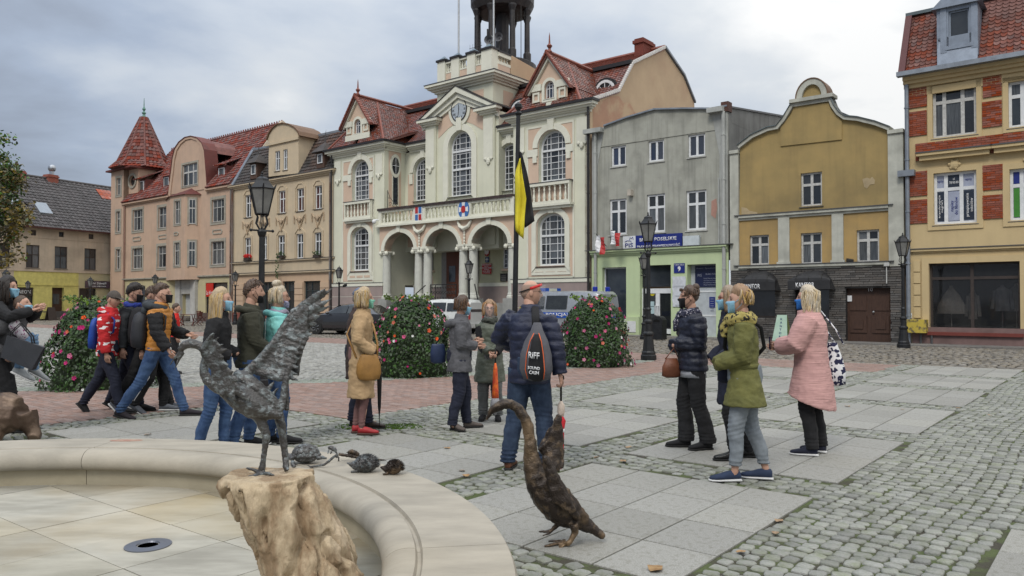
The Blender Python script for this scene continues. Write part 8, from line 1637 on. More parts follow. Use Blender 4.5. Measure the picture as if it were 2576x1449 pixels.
class Person:
 def __init__(s,lb,x,yb,top,yaw,**k):
  Y=CAMH*F/(yb-YH);X=(x-1288)*Y/F;s.H=CAMH+(YH-top)*Y/F;s.k=(s.H-k.get('lift',0))/1.74;s.z0=k.get('z0',0)
  s.T=thing('person',lb,'person',(X,Y,s.z0),R(yaw),k.get('group'),org=(0,0,0));s.M=Matrix.Translation((X,Y,s.z0))@Matrix.Rotation(R(yaw),4,'Z')@Matrix.Scale(s.k,4)
  s.T.scale=(s.k,)*3;s.fem=k.get('fem',1);s.g=k.get('g',1.0);s.lean=k.get('lean',2)
  RT=rotm('X',-s.lean);P0=Vector(k.get('hip',(0,0,.93)));s.P0=P0;s.up=lambda v:P0+RT@Vector(v)
  sw=.158 if s.fem else .182;s.N=s.up((0,-.01,.53));s.sh=[s.up((-sw,-.01,.475)),s.up((sw,-.01,.475))];s.hips=[P0+Vector((-.085,0,-.03)),P0+Vector((.085,0,-.03))]
  s.feet=k.get('feet',[(-.10,-.02,0,0),(.10,.04,0,0)]);s.ank=[];s.kn=[]
  for i in(0,1):
   f=s.feet[i];ft=Vector(f[:3]);pit=f[3];an=ft+rotm('X',-pit)@Vector((0,-.05,.085));ll=max(.823,min(.9,(an-s.hips[i]).length*1.004));kn,an=ik(s.hips[i],an,ll*.507,ll*.493,(0,1,.15));s.kn.append(kn);s.ank.append(an)
  hd=k.get('hands',[(-.24,.03,.84),(.24,.03,.84)]);s.el=[];s.wr=[]
  for i in(0,1):e,w_=ik(s.sh[i],hd[i],.285,.25,k.get('pole',[(-.6,-1,-.2),(.6,-1,-.2)])[i]);s.el.append(e);s.wr.append(w_)
  s.HC=s.N+RT@Vector((0,.025,.165));s.HR=Matrix.Rotation(R(k.get('hy',0)),3,'Z')@rotm('X',k.get('hpz',0));s.curl=k.get('curl',35)
  b=MB();b.tube([s.N-Vector((0,0,.08)),s.N+Vector((0,0,.03)),s.HC+s.HR@Vector((0,-.02,-.05))],[.062,.053,.05],12)
  b.tube([P0+Vector((0,0,-.05)),s.up((0,0,.2)),s.up((0,0,.4)),s.N],[(.11,.08),(.10,.07),(.12,.08),(.05,.05)],10)
  for i in(0,1):b.tube([s.sh[i],s.el[i],s.wr[i]],[.042,.034,.026],8);b.tube([s.hips[i],s.kn[i],s.ank[i],Vector(s.feet[i][:3])+Vector((0,-.02,.04))],[.07,.048,.034,.03],8)
  me=remesh(b,.017,1);q=MB();q.v=[tuple(v.co)for v in me.vertices];q.f=[tuple(p.vertices)for p in me.polygons];q.m=[0]*len(q.f)
  h=hgrid(hp);q.add([tuple(s.HC+s.HR@Vector(v))for v in h.v],h.f)
  for sd in(-1,1):
   e=MB().ball((sd*.075,-.004,.0),(.011,.02,.032),8,6);q.add([tuple(s.HC+s.HR@Vector(v))for v in e.v],e.f)
  for i in(0,1):
   if k.get('nohand'):break
   w_=s.wr[i];d=(w_-s.el[i]).normalized();sd=-1 if i==0 else 1;ax=d.cross(Vector((0,0,1))if abs(d.z)<.8 else Vector((sd*-.2,1,0))).normalized();nn=ax.cross(d)
   lat=ax if abs(d.z)<.8 else nn;lat=(Vector((0,1,0))-d*d.y).normalized()if abs(d.z)>.6 else(Vector((0,0,1))-d*d.z).normalized();pal=d.cross(lat)*(sd);pal=pal if pal.x*sd<0 or abs(d.z)<.6 else-pal
   q.tube([w_-d*.03,w_+d*.03,w_+d*.085],[(.023,.023),(.034,.017),(.036,.015)],8)
   for j,(o,L)in enumerate(((.028,.068),(.010,.078),(-.010,.072),(-.027,.058))):
    p0=w_+d*.08+lat*o;c=R(s.curl+6*j);p1=p0+(d*math.cos(c*.5)+pal*math.sin(c*.5))*L*.5;p2=p1+(d*math.cos(c*1.3)+pal*math.sin(c*1.3))*L*.3;p3=p2+(d*math.cos(c*2)+pal*math.sin(c*2))*L*.25;q.tube([p0-d*.02,p0,p1,p2,p3],[.009,.0095,.009,.008,.006],6)
   q.tube([w_+d*.02+lat*.02,w_+d*.055+lat*.043+pal*.01,w_+d*.085+lat*.048+pal*.02],[.012,.011,.008],6)
  q.mi=1
  for sd in(-1,1):
   for e in(MB().ball((sd*.031,.083,.013),(.012,.006,.0055),8,5),MB().ball((sd*.032,.088,.036),(.017,.004,.003),8,4)):q.add([tuple(s.HC+s.HR@Vector(v))for v in e.v],e.f)
  q.build('body',[k.get('skin',SKIN),m_eye],s.T,smooth=True)
 def hd(s,b,name,m,smooth=True,kind=None):b.v=[tuple(s.HC+s.HR@Vector(v))for v in b.v];return b.build(name,m,s.T,smooth=smooth,kind=kind)
 def w(s,p):return s.M@Vector(p)
 def ext(s,b,name,part,lb,cat,m,smooth=True,group=None):
  b.v=[tuple(s.w(v))for v in b.v];c=np.mean(np.array(b.v),0);T=thing(name,lb,cat,tuple(c),0,group,org=tuple(c));o=b.build(part,m,T,smooth=smooth);return T
 def add(s,T,b,part,m,smooth=True):b.v=[tuple(s.w(v))for v in b.v];return b.build(part,m,T,smooth=smooth)
 def top(s,m,hem=.80,thick=.0,flare=0,quilt=0,name='jacket',fold=.010,sl=1.0,slm=None,cuff=0,belt=None,neck=.09,skew=0):
  g=s.g;f=s.fem;P0=s.P0;b=MB();t=thick;zs=[]
  pr=[(-.0,.158,.118),(.10,.148 if f else .150,.112),(.20,.138 if f else .152,.106),(.32,.150 if f else .168,.118),(.42,.152 if f else .172,.112),(.49,.125 if f else .135,.085),(.535,.075,.066)]
  if belt:pr[1]=(.12,.128,.098)
  rings=[];n=20;h=P0.z-hem
  for j in range(4):
   q=1-j/4;rings.append((P0+Vector((0,0,-h*q)),.160+flare*q,.120+flare*q*.8))
  rings+=[(s.up((0,0,z)),a,c)for z,a,c in pr]
  b.loft([[(c.x+(a*g+t)*math.cos(u),c.y+(e*g+t)*math.sin(u),c.z+(skew*math.sin(u)if j==0 else 0))for u in[2*math.pi*i/n for i in range(n)]]for j,(c,a,e)in enumerate(rings)])
  for i in(0,1):b.tube([s.sh[i]+Vector((.03 if i==0 else-.03,0,-.005)),s.sh[i]*.55+s.el[i]*.45,s.el[i],s.el[i]*.5+s.wr[i]*.5,s.wr[i]-(s.wr[i]-s.el[i]).normalized()*.01],[(.066*sl+t),(.060*sl+t),(.054*sl+t),.050*sl+t,.042*sl+t],12)
  if neck:b.tube([s.up((0,0,.48)),s.up((0,.005,.53)),s.up((0,.012,.53+neck*.6))],[(.10+t,.09+t),(.078+t,.072+t),(.068+t,.064+t)],14)
  el=[np.array(e)for e in s.el];zr=random.Random(int(s.H*1e4)).uniform(0,9)
  def dp(co,no):
   d=fold*vn(co,9,(1,1,1.5),zr)+fold*.6*vn(co,24,(1,1,1.6),zr)
   for e in el:r_=np.linalg.norm(co-e,axis=1);d+=.006*np.exp(-(r_/.09)**2)*np.sin(co[:,2]*190+co[:,1]*60)
   if quilt:d+=.013*(np.abs(np.sin(np.pi*(co[:,2]+.1*co[:,1]*0)/quilt))**.45-.75)
   return d
  me=remesh(b,.013,1,dp);s.armx=None;o=put(me,name,[m]+([slm]if slm else[]),s.T)
  if slm:
   for p in o.data.polygons:
    c=p.center
    for i in(0,1):
     for a_,b_ in((s.sh[i],s.el[i]),(s.el[i],s.wr[i])):
      ab=b_-a_;tt=(c-a_).dot(ab)/ab.length_squared
      if(0.12 if a_ is s.sh[i]else-.1)<tt<1.1 and(c-a_-ab*tt).length<.085+t and abs(c.x-s.N.x)>.10:p.material_index=1
  return o
 def legs(s,m,r=(.094,.068,.055),name='trousers',cut=-.015,fold=.008,stack=0,rise=.12):
  g=s.g;b=MB();P0=s.P0;b.tube([P0+Vector((0,0,-.09)),P0+Vector((0,0,0)),P0+Vector((0,0,rise))],[(.13*g,.10*g),(.155*g,.115*g),(.145*g,.105*g)],14)
  for i in(0,1):
   h,kn,an=s.hips[i],s.kn[i],s.ank[i];e=an+(kn-an).normalized()*cut;b.tube([h+Vector((0,0,.03)),h*.5+kn*.5,kn,kn*.5+an*.5+Vector((0,-.012,0)),e],[r[0]*g,(r[0]+r[1])/2*g,r[1]*g,(r[1]+r[2])/2*1.03,r[2]],12)
  kz=[np.array(k)for k in s.kn]
  def dp(co,no):
   d=fold*vn(co,10,(1,1,1.3),3)+fold*.5*vn(co,26)
   for e in kz:r_=np.linalg.norm(co-e,axis=1);d+=.005*np.exp(-(r_/.11)**2)*np.sin(co[:,2]*150+co[:,1]*50)
   d+=.005*np.exp(-((co[:,2]-.13)/.06)**2)*np.sin(co[:,2]*170)*(1+stack)
   return d
  return put(remesh(b,.012,1,dp),name,m,s.T)
 def shoes(s,m,sole,boot=0,h=1.0,L=.27):
  for i in(0,1):
   f=s.feet[i];rt=rotm('X',-f[3]);ry=rotm('Z',(8 if i==0 else-8)+(f[4]if len(f)>4 else 0));o=Vector(f[:3]);q=L/.27
   def lf(rows,b):
    b.loft([[tuple(o+ry@(rt@Vector((math.copysign(abs(math.cos(a))**.8,math.cos(a))*w_,y*q,z+(hh*(.5+.5*math.sin(a)))))))for a in[2*math.pi*k/12 for k in range(12)]]for y,w_,z,hh in rows])
   up=MB();lf([(-.098,.024,.02,.06*h),(-.085,.035,.015,.085*h),(-.03,.038,.015,.088*h),(.02,.040,.015,.078*h),(.07,.045,.015,.058),(.12,.045,.015,.045),(.155,.034,.017,.034),(.17,.016,.02,.02)],up)
   if boot:up.tube([s.ank[i]+Vector((0,-.005,-.03)),s.ank[i]*.75+s.kn[i]*.25*1.0],[.046,.05],10)
   sh=up.build('shoe',m,s.T,smooth=True);so=MB();lf([(-.108,.026,0,.02),(-.09,.040,0,.03),(.0,.041,0,.026),(.09,.049,0,.024),(.15,.040,.002,.022),(.178,.018,.006,.018)],so);so.build('sole',sole,sh,smooth=True)
 def mask(s,m,lo=-.97,hi=-.06,w_=58,ears=True):
  def f(d):
   az=abs(math.degrees(math.atan2(d.x,d.y)));k=sst(w_+8,w_-6,az)*sst(lo-.06,lo+.08,d.z)*sst(hi+.06+.1*(az/60)**2,hi-.04,d.z+0);p=hp(d)
   return Vector((p.x,max(p.y,(.098-.25*abs(p.x)**1.2)if k>.5 else p.y),p.z))+d*(-.012+.021*k)
  s.hd(hgrid(f,44,30),'face_mask',m)
  if ears:
   for sd in(-1,1):
    b=MB();b.tube([(sd*.062,.055,(hi-.1)*.118),(sd*.077,.02,.012),(sd*.084,-.008,.02),(sd*.08,.0,-.035),(sd*.06,.05,(lo+.22)*.118)],.0022,5);s.hd(b,'ear_loop',m)
 def strands(s,col,n=120,z1=-.30,out_=.016,r=.0075,wave=.006,az0=62,spread=1.0,seed=1,back=.0,name='hair_strands',up_=.0):
  rr=random.Random(seed);b=MB()
  for i in range(n):
   a=R(rr.uniform(az0,360-az0));ph=rr.uniform(.15,1.1);d=Vector((math.cos(ph)*math.sin(a),math.cos(ph)*math.cos(a),math.sin(ph)));p=hp(d)+d*out_;pts=[p];ze=z1*rr.uniform(.88,1.05);m_=7;e=Vector((math.sin(a),math.cos(a),0));sd=rr.uniform(0,6)
   for j in range(1,m_+1):
    t=j/m_;z=p.z+(ze-p.z)*t;rad_x=.073+out_+.012*min(1,t*2)*spread;rad_y=.092+out_+.006;q=Vector((e.x*rad_x*(1-.25*max(0,-z-.1)*2),e.y*rad_y*(1 if e.y<0 else .8)-back*max(0,t-.4),z));q+=Vector((math.sin(t*6+sd),math.cos(t*5+sd),0))*wave;pts.append(q)
   b.tube(pts,[r*.6]+[r]*(m_-2)+[r*.7,r*.25],4)
  return s.hd(b,name,col,kind='stuff')
DN=cl('dark jeans',(.014,.026,.055),(.03,.05,.09),ns=14);BJ=cl('blue jeans',(.022,.05,.125),(.05,.095,.19),ns=10);BK=cl('black',(.013,.013,.015));NV=cl('navy',(.014,.017,.035));m_wsole=mat('white sole',(.6,.6,.6),.6,dirt=.1);m_bsole=mat('black sole',(.015,.015,.015),.8)
m_bm=cl('black mask',(.008,.008,.01),rough=.9);m_lbm=cl('light blue mask',(.26,.48,.62),(.2,.4,.55),ns=4,stretch=(1,1,14));m_gold=mat('spectacle frame',(.06,.035,.02),.3)
def crop(p,col,n=170,L=.014,front=.5,back=-.45,side=.05,seed=2):
 rr=random.Random(seed);b=MB();k=0
 while k<n:
  d=Vector((rr.gauss(0,1),rr.gauss(0,1),rr.gauss(0,1))).normalized()
  if d.z<hairline(d,back,front,side)-.02:continue
  k+=1;q=hp(d)+d*(.008+.008*max(0,d.z));t=Vector((rr.uniform(-.5,.5),rr.uniform(-.2,1),rr.uniform(-.6,.5)))*L;b.tube([q,q+d*L*.5+t*.5,q+d*L*.7+t*1.3],[.006,.005,.001],4)
 p.hd(b,'hair_tufts',col,kind='stuff')
def glasses(p,m=m_gold,z=.012,y=.098,r=.021):
 b=MB()
 for sd in(-1,1):b.tube([(sd*.031+r*math.cos(t),y-.006*abs(math.cos(t)),z+r*.8*math.sin(t))for t in[.524*k for k in range(13)]],.0022,4);b.tube([(sd*.052,y-.008,z+.004),(sd*.078,.03,z+.006),(sd*.08,-.01,z)],.002,4)
 b.tube([(-.011,y,z+.004),(.011,y,z+.004)],.002,4);p.hd(b,'spectacles',m)
XC=[(-.03,.19,1.15),(.06,.21,1.10)]
p=Person('bald man seen from behind in navy quilted jacket and jeans with a red visor',1331,1181,706,-22,fem=0,g=1.1,hy=-62,feet=[(-.19,.0,0,0),(.15,.12,0,0)],hands=[(-.2,.28,1.1),(.30,.02,.86)],pole=[(-1,-.4,-.1),(1,-.6,0)],curl=75)
p.top(cl('navy quilt',(.016,.021,.05),rough=.5),hem=.80,thick=.02,quilt=.085,sl=1.15,neck=.1);p.legs(DN,(.108,.078,.072),stack=1);p.shoes(cl('brown leather',(.14,.055,.03),rough=.5),m_bsole,boot=1)
p.hd(hgrid(lambda d:hp(d)+d*(-.012+.0145*sst(-.06,.1,d.z-hairline(d,-.55,.5,.1))*(1-sst(.62,.8,d.z)))),'hair',mat('grey stubble',(.22,.16,.13),.8,(.3,.2,.15),ns=60,dirt=0));glasses(p)
p.hd(MB().tube([(.086*math.sin(a),.112*math.cos(a)-.006,.045+.035*math.cos(a))for a in[R(-95+19*k)for k in range(11)]],[(.004,.014)]*11,6),'visor_band',mat('red plastic',(.6,.02,.02),.35));p.hd(MB().tube([(.082*math.sin(a),.100*math.cos(a)-.004,.045+.035*math.cos(a))for a in[R(95+17*k)for k in range(11)]],.006,5),'visor_strap',m_bm)
p.hd(MB().add([(.1*math.sin(a),.135*math.cos(a)+.01*(1-t),.08-.2*t)for t in(0,.5,1)for a in[R(-60+20*k)for k in range(7)]],[(j*7+i,j*7+i+1,j*7+i+8,j*7+i+7)for j in(0,1)for i in range(6)]),'clear_visor',mat('clear visor',(.7,.72,.75),.05,alpha=.12,dirt=0))
p.hd(MB().tube([(.07*math.sin(a),.07*math.cos(a)-.02,-.135)for a in[R(60+24*k)for k in range(11)]],[(.012,.018)]*11,6),'camera_strap',m_bm);p.hd(MB().box((-.035,-.099,-.143),(.035,-.093,-.127)),'strap_print',mat('yellow print',(.6,.5,.02),.6,dirt=0))
m_sg=cl('sling grey',(.10,.10,.115));b=MB();b.loft([[(.15+w_*.95*math.cos(a),-.17-.05*d_+d_*.085*math.sin(a),z)for a in[2*math.pi*i/14 for i in range(14)]]for z,w_,d_ in((.84,.06,.5),(.86,.13,.9),(.95,.165,1.1),(1.08,.155,1.1),(1.2,.115,.9),(1.29,.06,.6),(1.36,.035,.4))])
S=p.ext(b,'sling_bag','bag_body','grey and black teardrop sling bag with orange piping on the man in the navy jacket','backpack',m_sg)
p.add(S,MB().loft([[(.175+w_*.72*math.cos(a),-.245-d_*.085*(.5+.5*abs(math.sin(a)))+(0 if math.sin(a)<0 else .07),z)for a in[2*math.pi*i/14 for i in range(14)]]for z,w_,d_ in((.845,.05,.4),(.87,.10,.8),(.95,.115,1.05),(1.08,.10,1.05),(1.2,.065,.75),(1.26,.03,.4))]),'front_panel',BK)
for sg in(-1,1):p.add(S,MB().tube([(.175+sg*w_*.75,-.245-.075*d_,z)for z,w_,d_ in((.87,.10,.8),(.95,.120,1.0),(1.08,.105,1.0),(1.2,.07,.75),(1.27,.03,.5))],.004,5),'piping',mat('orange piping',(.7,.12,.02),.5,dirt=0))
p.add(S,MB().tube([(.13,-.17,1.34),(.11,-.13,1.42),(.07,-.03,1.5),(.03,.09,1.44),(-.05,.16,1.3)],[(.035,.006)]*5,8),'strap',BK)
def bagtxt(s,z,hh,wd,m):
 t=text(None,s,(0,0,0),hh,m,width=wd,bold=.02,ext=.003);t.parent=S;t.matrix_parent_inverse=Matrix.Identity(4);q=p.M@Vector((.18,-.358,z));t.location=q-S.location;t.rotation_euler=(R(4),R(4),R(-22))
bagtxt('RiFF',1.08,.055,.1,m_txt);bagtxt('SOUND',.97,.026,.11,m_txt);bagtxt('CASH',.93,.03,.09,m_txt)
w_=p.wr[1];h=w_+Vector((.0,.02,-.08));U=p.ext(MB().tube([h+Vector((.0,.07,.03)),h+Vector((0,.06,.06)),h+Vector((0,.02,.07)),h+Vector((0,0,.03)),h+Vector((0,0,-.16))],.010,8),'umbrella','umbrella_handle','furled red and cream umbrella held by the man in the navy jacket','umbrella',m_bsole)
p.add(U,MB().lathe([(.012,-.16),(.034,-.2),(.036,-.26),(.022,-.3)],tuple(h),10),'cream_canopy',cl('cream',(.6,.5,.42)));p.add(U,MB().lathe([(.022,-.3),(.045,-.34),(.030,-.42),(.026,-.6),(.008,-.72),(.004,-.78)],tuple(h),10),'red_canopy',cl('red umbrella',(.5,.02,.03)));p.add(U,MB().lathe([(.033,-.41),(.033,-.44)],tuple(h),10),'tie_band',m_txt)
p=Person('short-haired woman in a grey hooded jacket with arms crossed and a blue shoulder bag',1156,1078,748,-78,g=1.12,hands=XC,hy=-8,feet=[(-.06,.16,0,0),(.12,-.06,0,0,-50)],hpz=-4)
gj=cl('grey jacket',(.10,.10,.11));p.top(gj,hem=.76,thick=.018,flare=.02,sl=1.15);p.legs(NV,(.098,.076,.066));p.shoes(cl('taupe',(.11,.09,.08)),m_bsole);p.hd(shell(.022,.012,-.45,.42,.0,.006),'hair',HCOL['brown']);p.strands(HCOL['brown'],90,-.06,.014,.008,.004,48,seed=3);p.mask(m_lbm);glasses(p)
put(remesh(MB().tube([p.up((.13,-.02,.47)),p.up((.12,-.11,.47)),p.up((0,-.17,.45)),p.up((-.12,-.11,.47)),p.up((-.13,-.02,.47)),p.up((0,.07,.46)),p.up((.13,-.02,.47))],.055,10),.012,1,lambda c,n:.008*vn(c,18)),'hood',gj,p.T)
B_=p.ext(MB().loft([[(-.12+w_*.4*math.cos(a),-.27+w_*math.sin(a),z)for a in[2*math.pi*i/12 for i in range(12)]]for z,w_ in((.86,.06),(.88,.1),(1.0,.105),(1.1,.09),(1.12,.08))]),'shoulder_bag','bag_body','dark blue shoulder bag behind the woman in grey','bag',cl('blue bag',(.02,.035,.09),rough=.4));p.add(B_,MB().tube([(-.12,-.19,.98),(-.16,-.08,1.1),(-.1,.1,1.3),(.0,.05,1.47),(.0,-.14,1.4),(-.1,-.3,1.12)],.008,6),'strap',NV)
p=Person('woman facing the camera in clear face shield and olive vest coat',1232,1056,758,178,g=1.08,hy=4,feet=[(-.12,.05,0,0),(.1,.0,0,0)],hands=[(-.10,.22,1.0),(-.02,.22,1.0)],curl=80)
ov=cl('olive quilt',(.115,.13,.10),rough=.45);p.top(ov,hem=.56,thick=.02,flare=.04,sl=1.0,slm=BK,name='vest_coat');p.legs(cl('grey jeans',(.13,.135,.135)),(.098,.08,.072),stack=1);p.shoes(BK,m_bsole);p.hd(shell(.02,.012,-.5,.55,.15,.005),'hair',HCOL['copper']);p.strands(HCOL['copper'],130,-.10,.016,.009,.006,44,seed=5);glasses(p)
p.hd(MB().add([(.09*math.sin(a),.125*math.cos(a),.05-.18*t)for t in(0,.5,1)for a in[R(-60+20*k)for k in range(7)]],[(j*7+i,j*7+i+1,j*7+i+8,j*7+i+7)for j in(0,1)for i in range(6)]),'clear_visor',MATS['clear visor'])
def scarf(p,m,r=.05,drop=0,z=.53,amp=.012):
 b=MB().tube([p.up((.085*math.sin(a),.085*math.cos(a)+.01,z+.012*math.sin(3*a)))for a in[R(30*k)for k in range(13)]],r,10)
 if drop:b.tube([p.up((.02,.1,z)),p.up((.05,.15,z-drop*.5)),p.up((.06,.16,z-drop))],[r,r*.9,r*.6],8)
 return put(remesh(b,.010,1,lambda c,n:amp*vn(c,16,(1,1,2))+.5*amp*vn(c,40)),'scarf',m,p.T)
scarf(p,cl('dark green scarf',(.05,.055,.045)),.045)
h=p.wr[0]+Vector((-.0,.08,-.02));U=p.ext(MB().tube([h+Vector((0,0,.1)),h+Vector((0,0,-.12))],.011,8),'umbrella','umbrella_handle','furled orange patterned umbrella held upside down by the woman with the face shield','umbrella',m_bsole);p.add(U,MB().lathe([(.012,-.12),(.03,-.2),(.045,-.5),(.05,-.62)],tuple(h),10),'orange_canopy',mat('orange pattern',(.75,.16,.02),.6,(.5,.04,.02),ns=25,dirt=0));p.add(U,MB().lathe([(.05,-.62),(.07,-.68),(.075,-.74),(.03,-.82),(.01,-.86)],tuple(h),10),'grey_tip',cl('silver',(.3,.3,.32)))
p=Person('elderly man in flat blue-grey cap and long brown coat behind the blonde woman',898,1073,730,-84,fem=0,hands=[(-.22,.1,.85),(.2,.25,.9)],feet=[(-.1,.0,0,0),(.12,.2,0,0)])
p.top(cl('brown coat',(.05,.032,.028)),hem=.62,thick=.02,sl=1.1);p.legs(NV,(.1,.08,.075),stack=1);p.shoes(cl('dark brown shoe',(.045,.03,.025),rough=.5),m_bsole);p.hd(shell(.006,.0,-.5),'hair',HCOL['grey']);p.hd(hgrid(lambda d:hp(d)+d*(-.012+.034*sst(.22,.38,d.z+.1*d.y))+Vector((0,.0,.012*max(0,d.z)))),'flat_cap',cl('cap blue grey',(.13,.16,.23)))
h=Vector((.2,.3,.78));U=p.ext(MB().lathe([(.012,.1),(.014,0),(.035,-.03),(.03,-.2),(.02,-.5),(.006,-.62),(.004,-.74)],tuple(h),10),'umbrella','furled_canopy','furled black umbrella pointing down behind the woman in the trench coat','umbrella',BK)
p=Person('blonde woman in a beige trench coat and red shoes with green face mask',909,1090,728,-82,g=1.02,hands=[(-.2,.16,.98),(.19,.16,.98)],hy=-4,feet=[(-.07,-.02,0,0,4),(.08,.06,0,0,2)],nohand=1)
p.legs(cl('mauve tights',(.19,.10,.095),bump=.05),(.07,.056,.037),'tights',0,.001);tr=cl('trench beige',(.42,.285,.155),(.36,.24,.13));p.top(tr,hem=.44,thick=.016,flare=.035,sl=1.1,name='trench_coat',belt=1,fold=.012);p.shoes(cl('red leather',(.38,.025,.03),rough=.5),mat('brown sole',(.08,.04,.03),.7),L=.25)
p.hd(shell(.02,.014,-.55,.5,.1,.004),'hair',HCOL['blonde']);p.strands(HCOL['blonde'],150,-.105,.017,.0085,.003,52,seed=6);p.mask(cl('mint mask',(.25,.6,.45),ns=3,stretch=(1,1,20)))
m_mus=cl('mustard leather',(.33,.17,.045),rough=.4);B_=p.ext(MB().loft([[(.21+.05*w_*math.cos(a),.1+w_*.15*math.sin(a),z)for a in[2*math.pi*i/14 for i in range(14)]]for z,w_ in((.66,.5),(.68,.85),(.75,1),(.85,.95),(.95,.7),(.97,.6))]),'crossbody_bag','bag_body','mustard leather bag hanging on the trench coat','bag',m_mus);p.add(B_,MB().tube([(.2,.2,.93),(.17,.2,1.1),(.1,.15,1.3),(-.04,.06,1.47),(-.08,-.08,1.42),(.02,-.17,1.2),(.18,-.05,.93)],[(.012,.005)]*7,6),'strap',m_mus)
p=Person('girl with very long blonde hair, black jacket and blue jeans, light blue mask',548,1143,728,-86,hands=[(-.12,.18,1.05),(.12,.18,1.05)],feet=[(-.07,.1,0,0),(.08,-.12,0,0)],nohand=1)
p.top(BK,hem=.87,thick=.012);p.legs(BJ,(.10,.068,.052),fold=.006);p.shoes(BK,m_wsole);p.hd(shell(.02,.01,-.6,.55,.15,.003),'hair',HCOL['blonde']);p.strands(HCOL['blonde'],230,-.46,.018,.0085,.005,70,.8,7,.06);p.mask(m_lbm)
p=Person('young man in olive hoodie with a black mask pulled under his nose',628,1125,707,-72,fem=0,g=1.05,hands=[(-.08,.24,.98),(.08,.24,.98)],feet=[(-.1,.05,0,0),(.1,-.1,0,0)],nohand=1)
ol_=cl('olive hoodie',(.045,.045,.03));p.top(ol_,hem=.84,thick=.014,sl=1.15,name='hoodie',neck=.06);p.legs(BJ,(.095,.07,.06));p.shoes(BK,m_wsole);p.hd(shell(.010,.012,-.42,.55,.2,.003),'hair',HCOL['brown']);crop(p,HCOL['brown'],200);p.mask(m_bm,-.99,-.42,62)
put(remesh(MB().tube([p.up((.14*math.sin(a),.10*math.cos(a)-.03,.50+.02*math.cos(a+3.14)))for a in[R(30*k)for k in range(13)]],.038,10),.011,1,lambda c,n:.006*vn(c,18)),'hood',ol_,p.T);b=MB().tube([p.up((0,.135*1+.012*1,.42-.08*k+.0))if k<5 else p.up((0,.15,.02))for k in range(6)],.004,4);b.build('zip',m_alu,p.T)
p=Person('woman with pale hair in a high bun, glasses and turquoise hooded jacket',694,1113,722,-70,g=1.08,hands=[(-.14,.16,.9),(.14,.16,.9)],feet=[(-.07,.0,0,0),(.08,.12,0,0)],nohand=1)
tq=cl('turquoise',(.22,.56,.52),(.17,.47,.45),rough=.6);p.top(tq,hem=.80,thick=.016,sl=1.12);p.legs(BJ,(.1,.07,.055));p.shoes(BK,m_bsole);p.hd(shell(.016,.012,-.5,.5,.15,.005),'hair',HCOL['pale']);p.strands(HCOL['pale'],60,-.07,.014,.008,.004,75,seed=8);glasses(p);p.mask(cl('lilac patterned mask',(.42,.42,.56),(.2,.14,.28),ns=60,ramp=(.5,.6)),-1.0,-.45,66)
p.hd(MB().ball((0,-.03,.155),(.058,.055,.042),12,8).ball((.03,-.01,.165),(.035,.03,.03),8,6).ball((-.025,-.05,.16),(.035,.03,.03),8,6),'hair_bun',HCOL['pale']);scarf(p,cl('lilac scarf',(.3,.28,.36)),.03)
put(remesh(MB().tube([p.up((.13*math.sin(a),.10*math.cos(a)-.02,.50+.02*math.cos(a+3.14)))for a in[R(30*k)for k in range(13)]],.036,10),.011,1,lambda c,n:.006*vn(c,18)),'hood',tq,p.T)
def pack(p,m,lb,z0=.98,h=.42,w_=.15,d=.11,x=0):
 b=MB().loft([[(x+w_*k*math.copysign(abs(math.cos(a))**.6,math.cos(a)),-.15-d*.5+d*k*math.copysign(abs(math.sin(a))**.6,math.sin(a))*.8,z0+z*h)for a in[2*math.pi*i/14 for i in range(14)]]for z,k in((0,.6),(.04,.9),(.3,1.05),(.7,1),(.92,.8),(1,.45))]);b.v=[tuple(p.up((v[0],v[1],v[2]-p.P0.z)))for v in b.v];B_=p.ext(b,'backpack','bag_body',lb,'backpack',m)
 for s in(-1,1):p.add(B_,MB().tube([p.up(q)for q in((s*.1,-.14,.46),(s*.11,-.03,.55),(s*.115,.12,.42),(s*.12,.12,.25),(s*.13,-.08,.08))],[(.022,.006)]*5,6),'strap',m)
W1=[(-.10,-.42,.04,48),(.10,.30,0,-6)];W2=[(-.09,.34,0,-8),(.10,-.40,.03,42)]
p=Person('dark-haired boy in dark jacket over a blue hoodie, walking behind the red hoodie',325,1030,713,-88,fem=0,lean=5,feet=[(-.1,-.3,.02,30),(.1,.25,0,0)],hip=(0,0,.91),hpz=-6);p.top(cl('dark slate',(.03,.033,.038)),hem=.82,thick=.015,slm=None);scarf(p,cl('royal blue hood',(.02,.04,.25)),.04);p.legs(NV,(.095,.072,.06));p.shoes(BK,m_bsole);p.hd(shell(.026,.014,-.42,.42,.1,.006),'hair',HCOL['dark']);crop(p,HCOL['dark'],200,.022,.42);p.mask(m_bm)
p=Person('boy in grey cap and red hoodie with white scribbles, walking',272,1038,727,-90,fem=0,lean=5,feet=W1,hip=(0,0,.90),hands=[(-.2,.05,.86),(.22,.10,.84)],hy=-8,hpz=-12)
m_rh=mat('red scribble hoodie',(.46,.018,.022),.85,(.75,.72,.72),ns=9,det=1,dirt=0,bump=.2,bs=120,ramp=(.585,.60),stretch=(1,.8,2.4));p.top(m_rh,hem=.80,thick=.016,sl=1.15,name='hoodie');p.legs(NV,(.105,.08,.058),stack=1);p.shoes(BK,m_bsole);p.hd(shell(.007,.004,-.4),'hair',HCOL['brown'])
p.hd(hgrid(lambda d:hp(d)+d*(-.012+.026*sst(.16,.26,d.z+.05*d.y))),'cap',cl('grey brown cap',(.09,.075,.065)));p.hd(MB().loft([[(w_*math.cos(a),y,z+.004*math.sin(a))for a in[2*math.pi*i/8 for i in range(8)]]for y,w_,z in((.06,.066,.045),(.11,.062,.042),(.15,.045,.032),(.17,.02,.026))]),'cap_peak',cl('grey brown cap',(.09,.075,.065)))
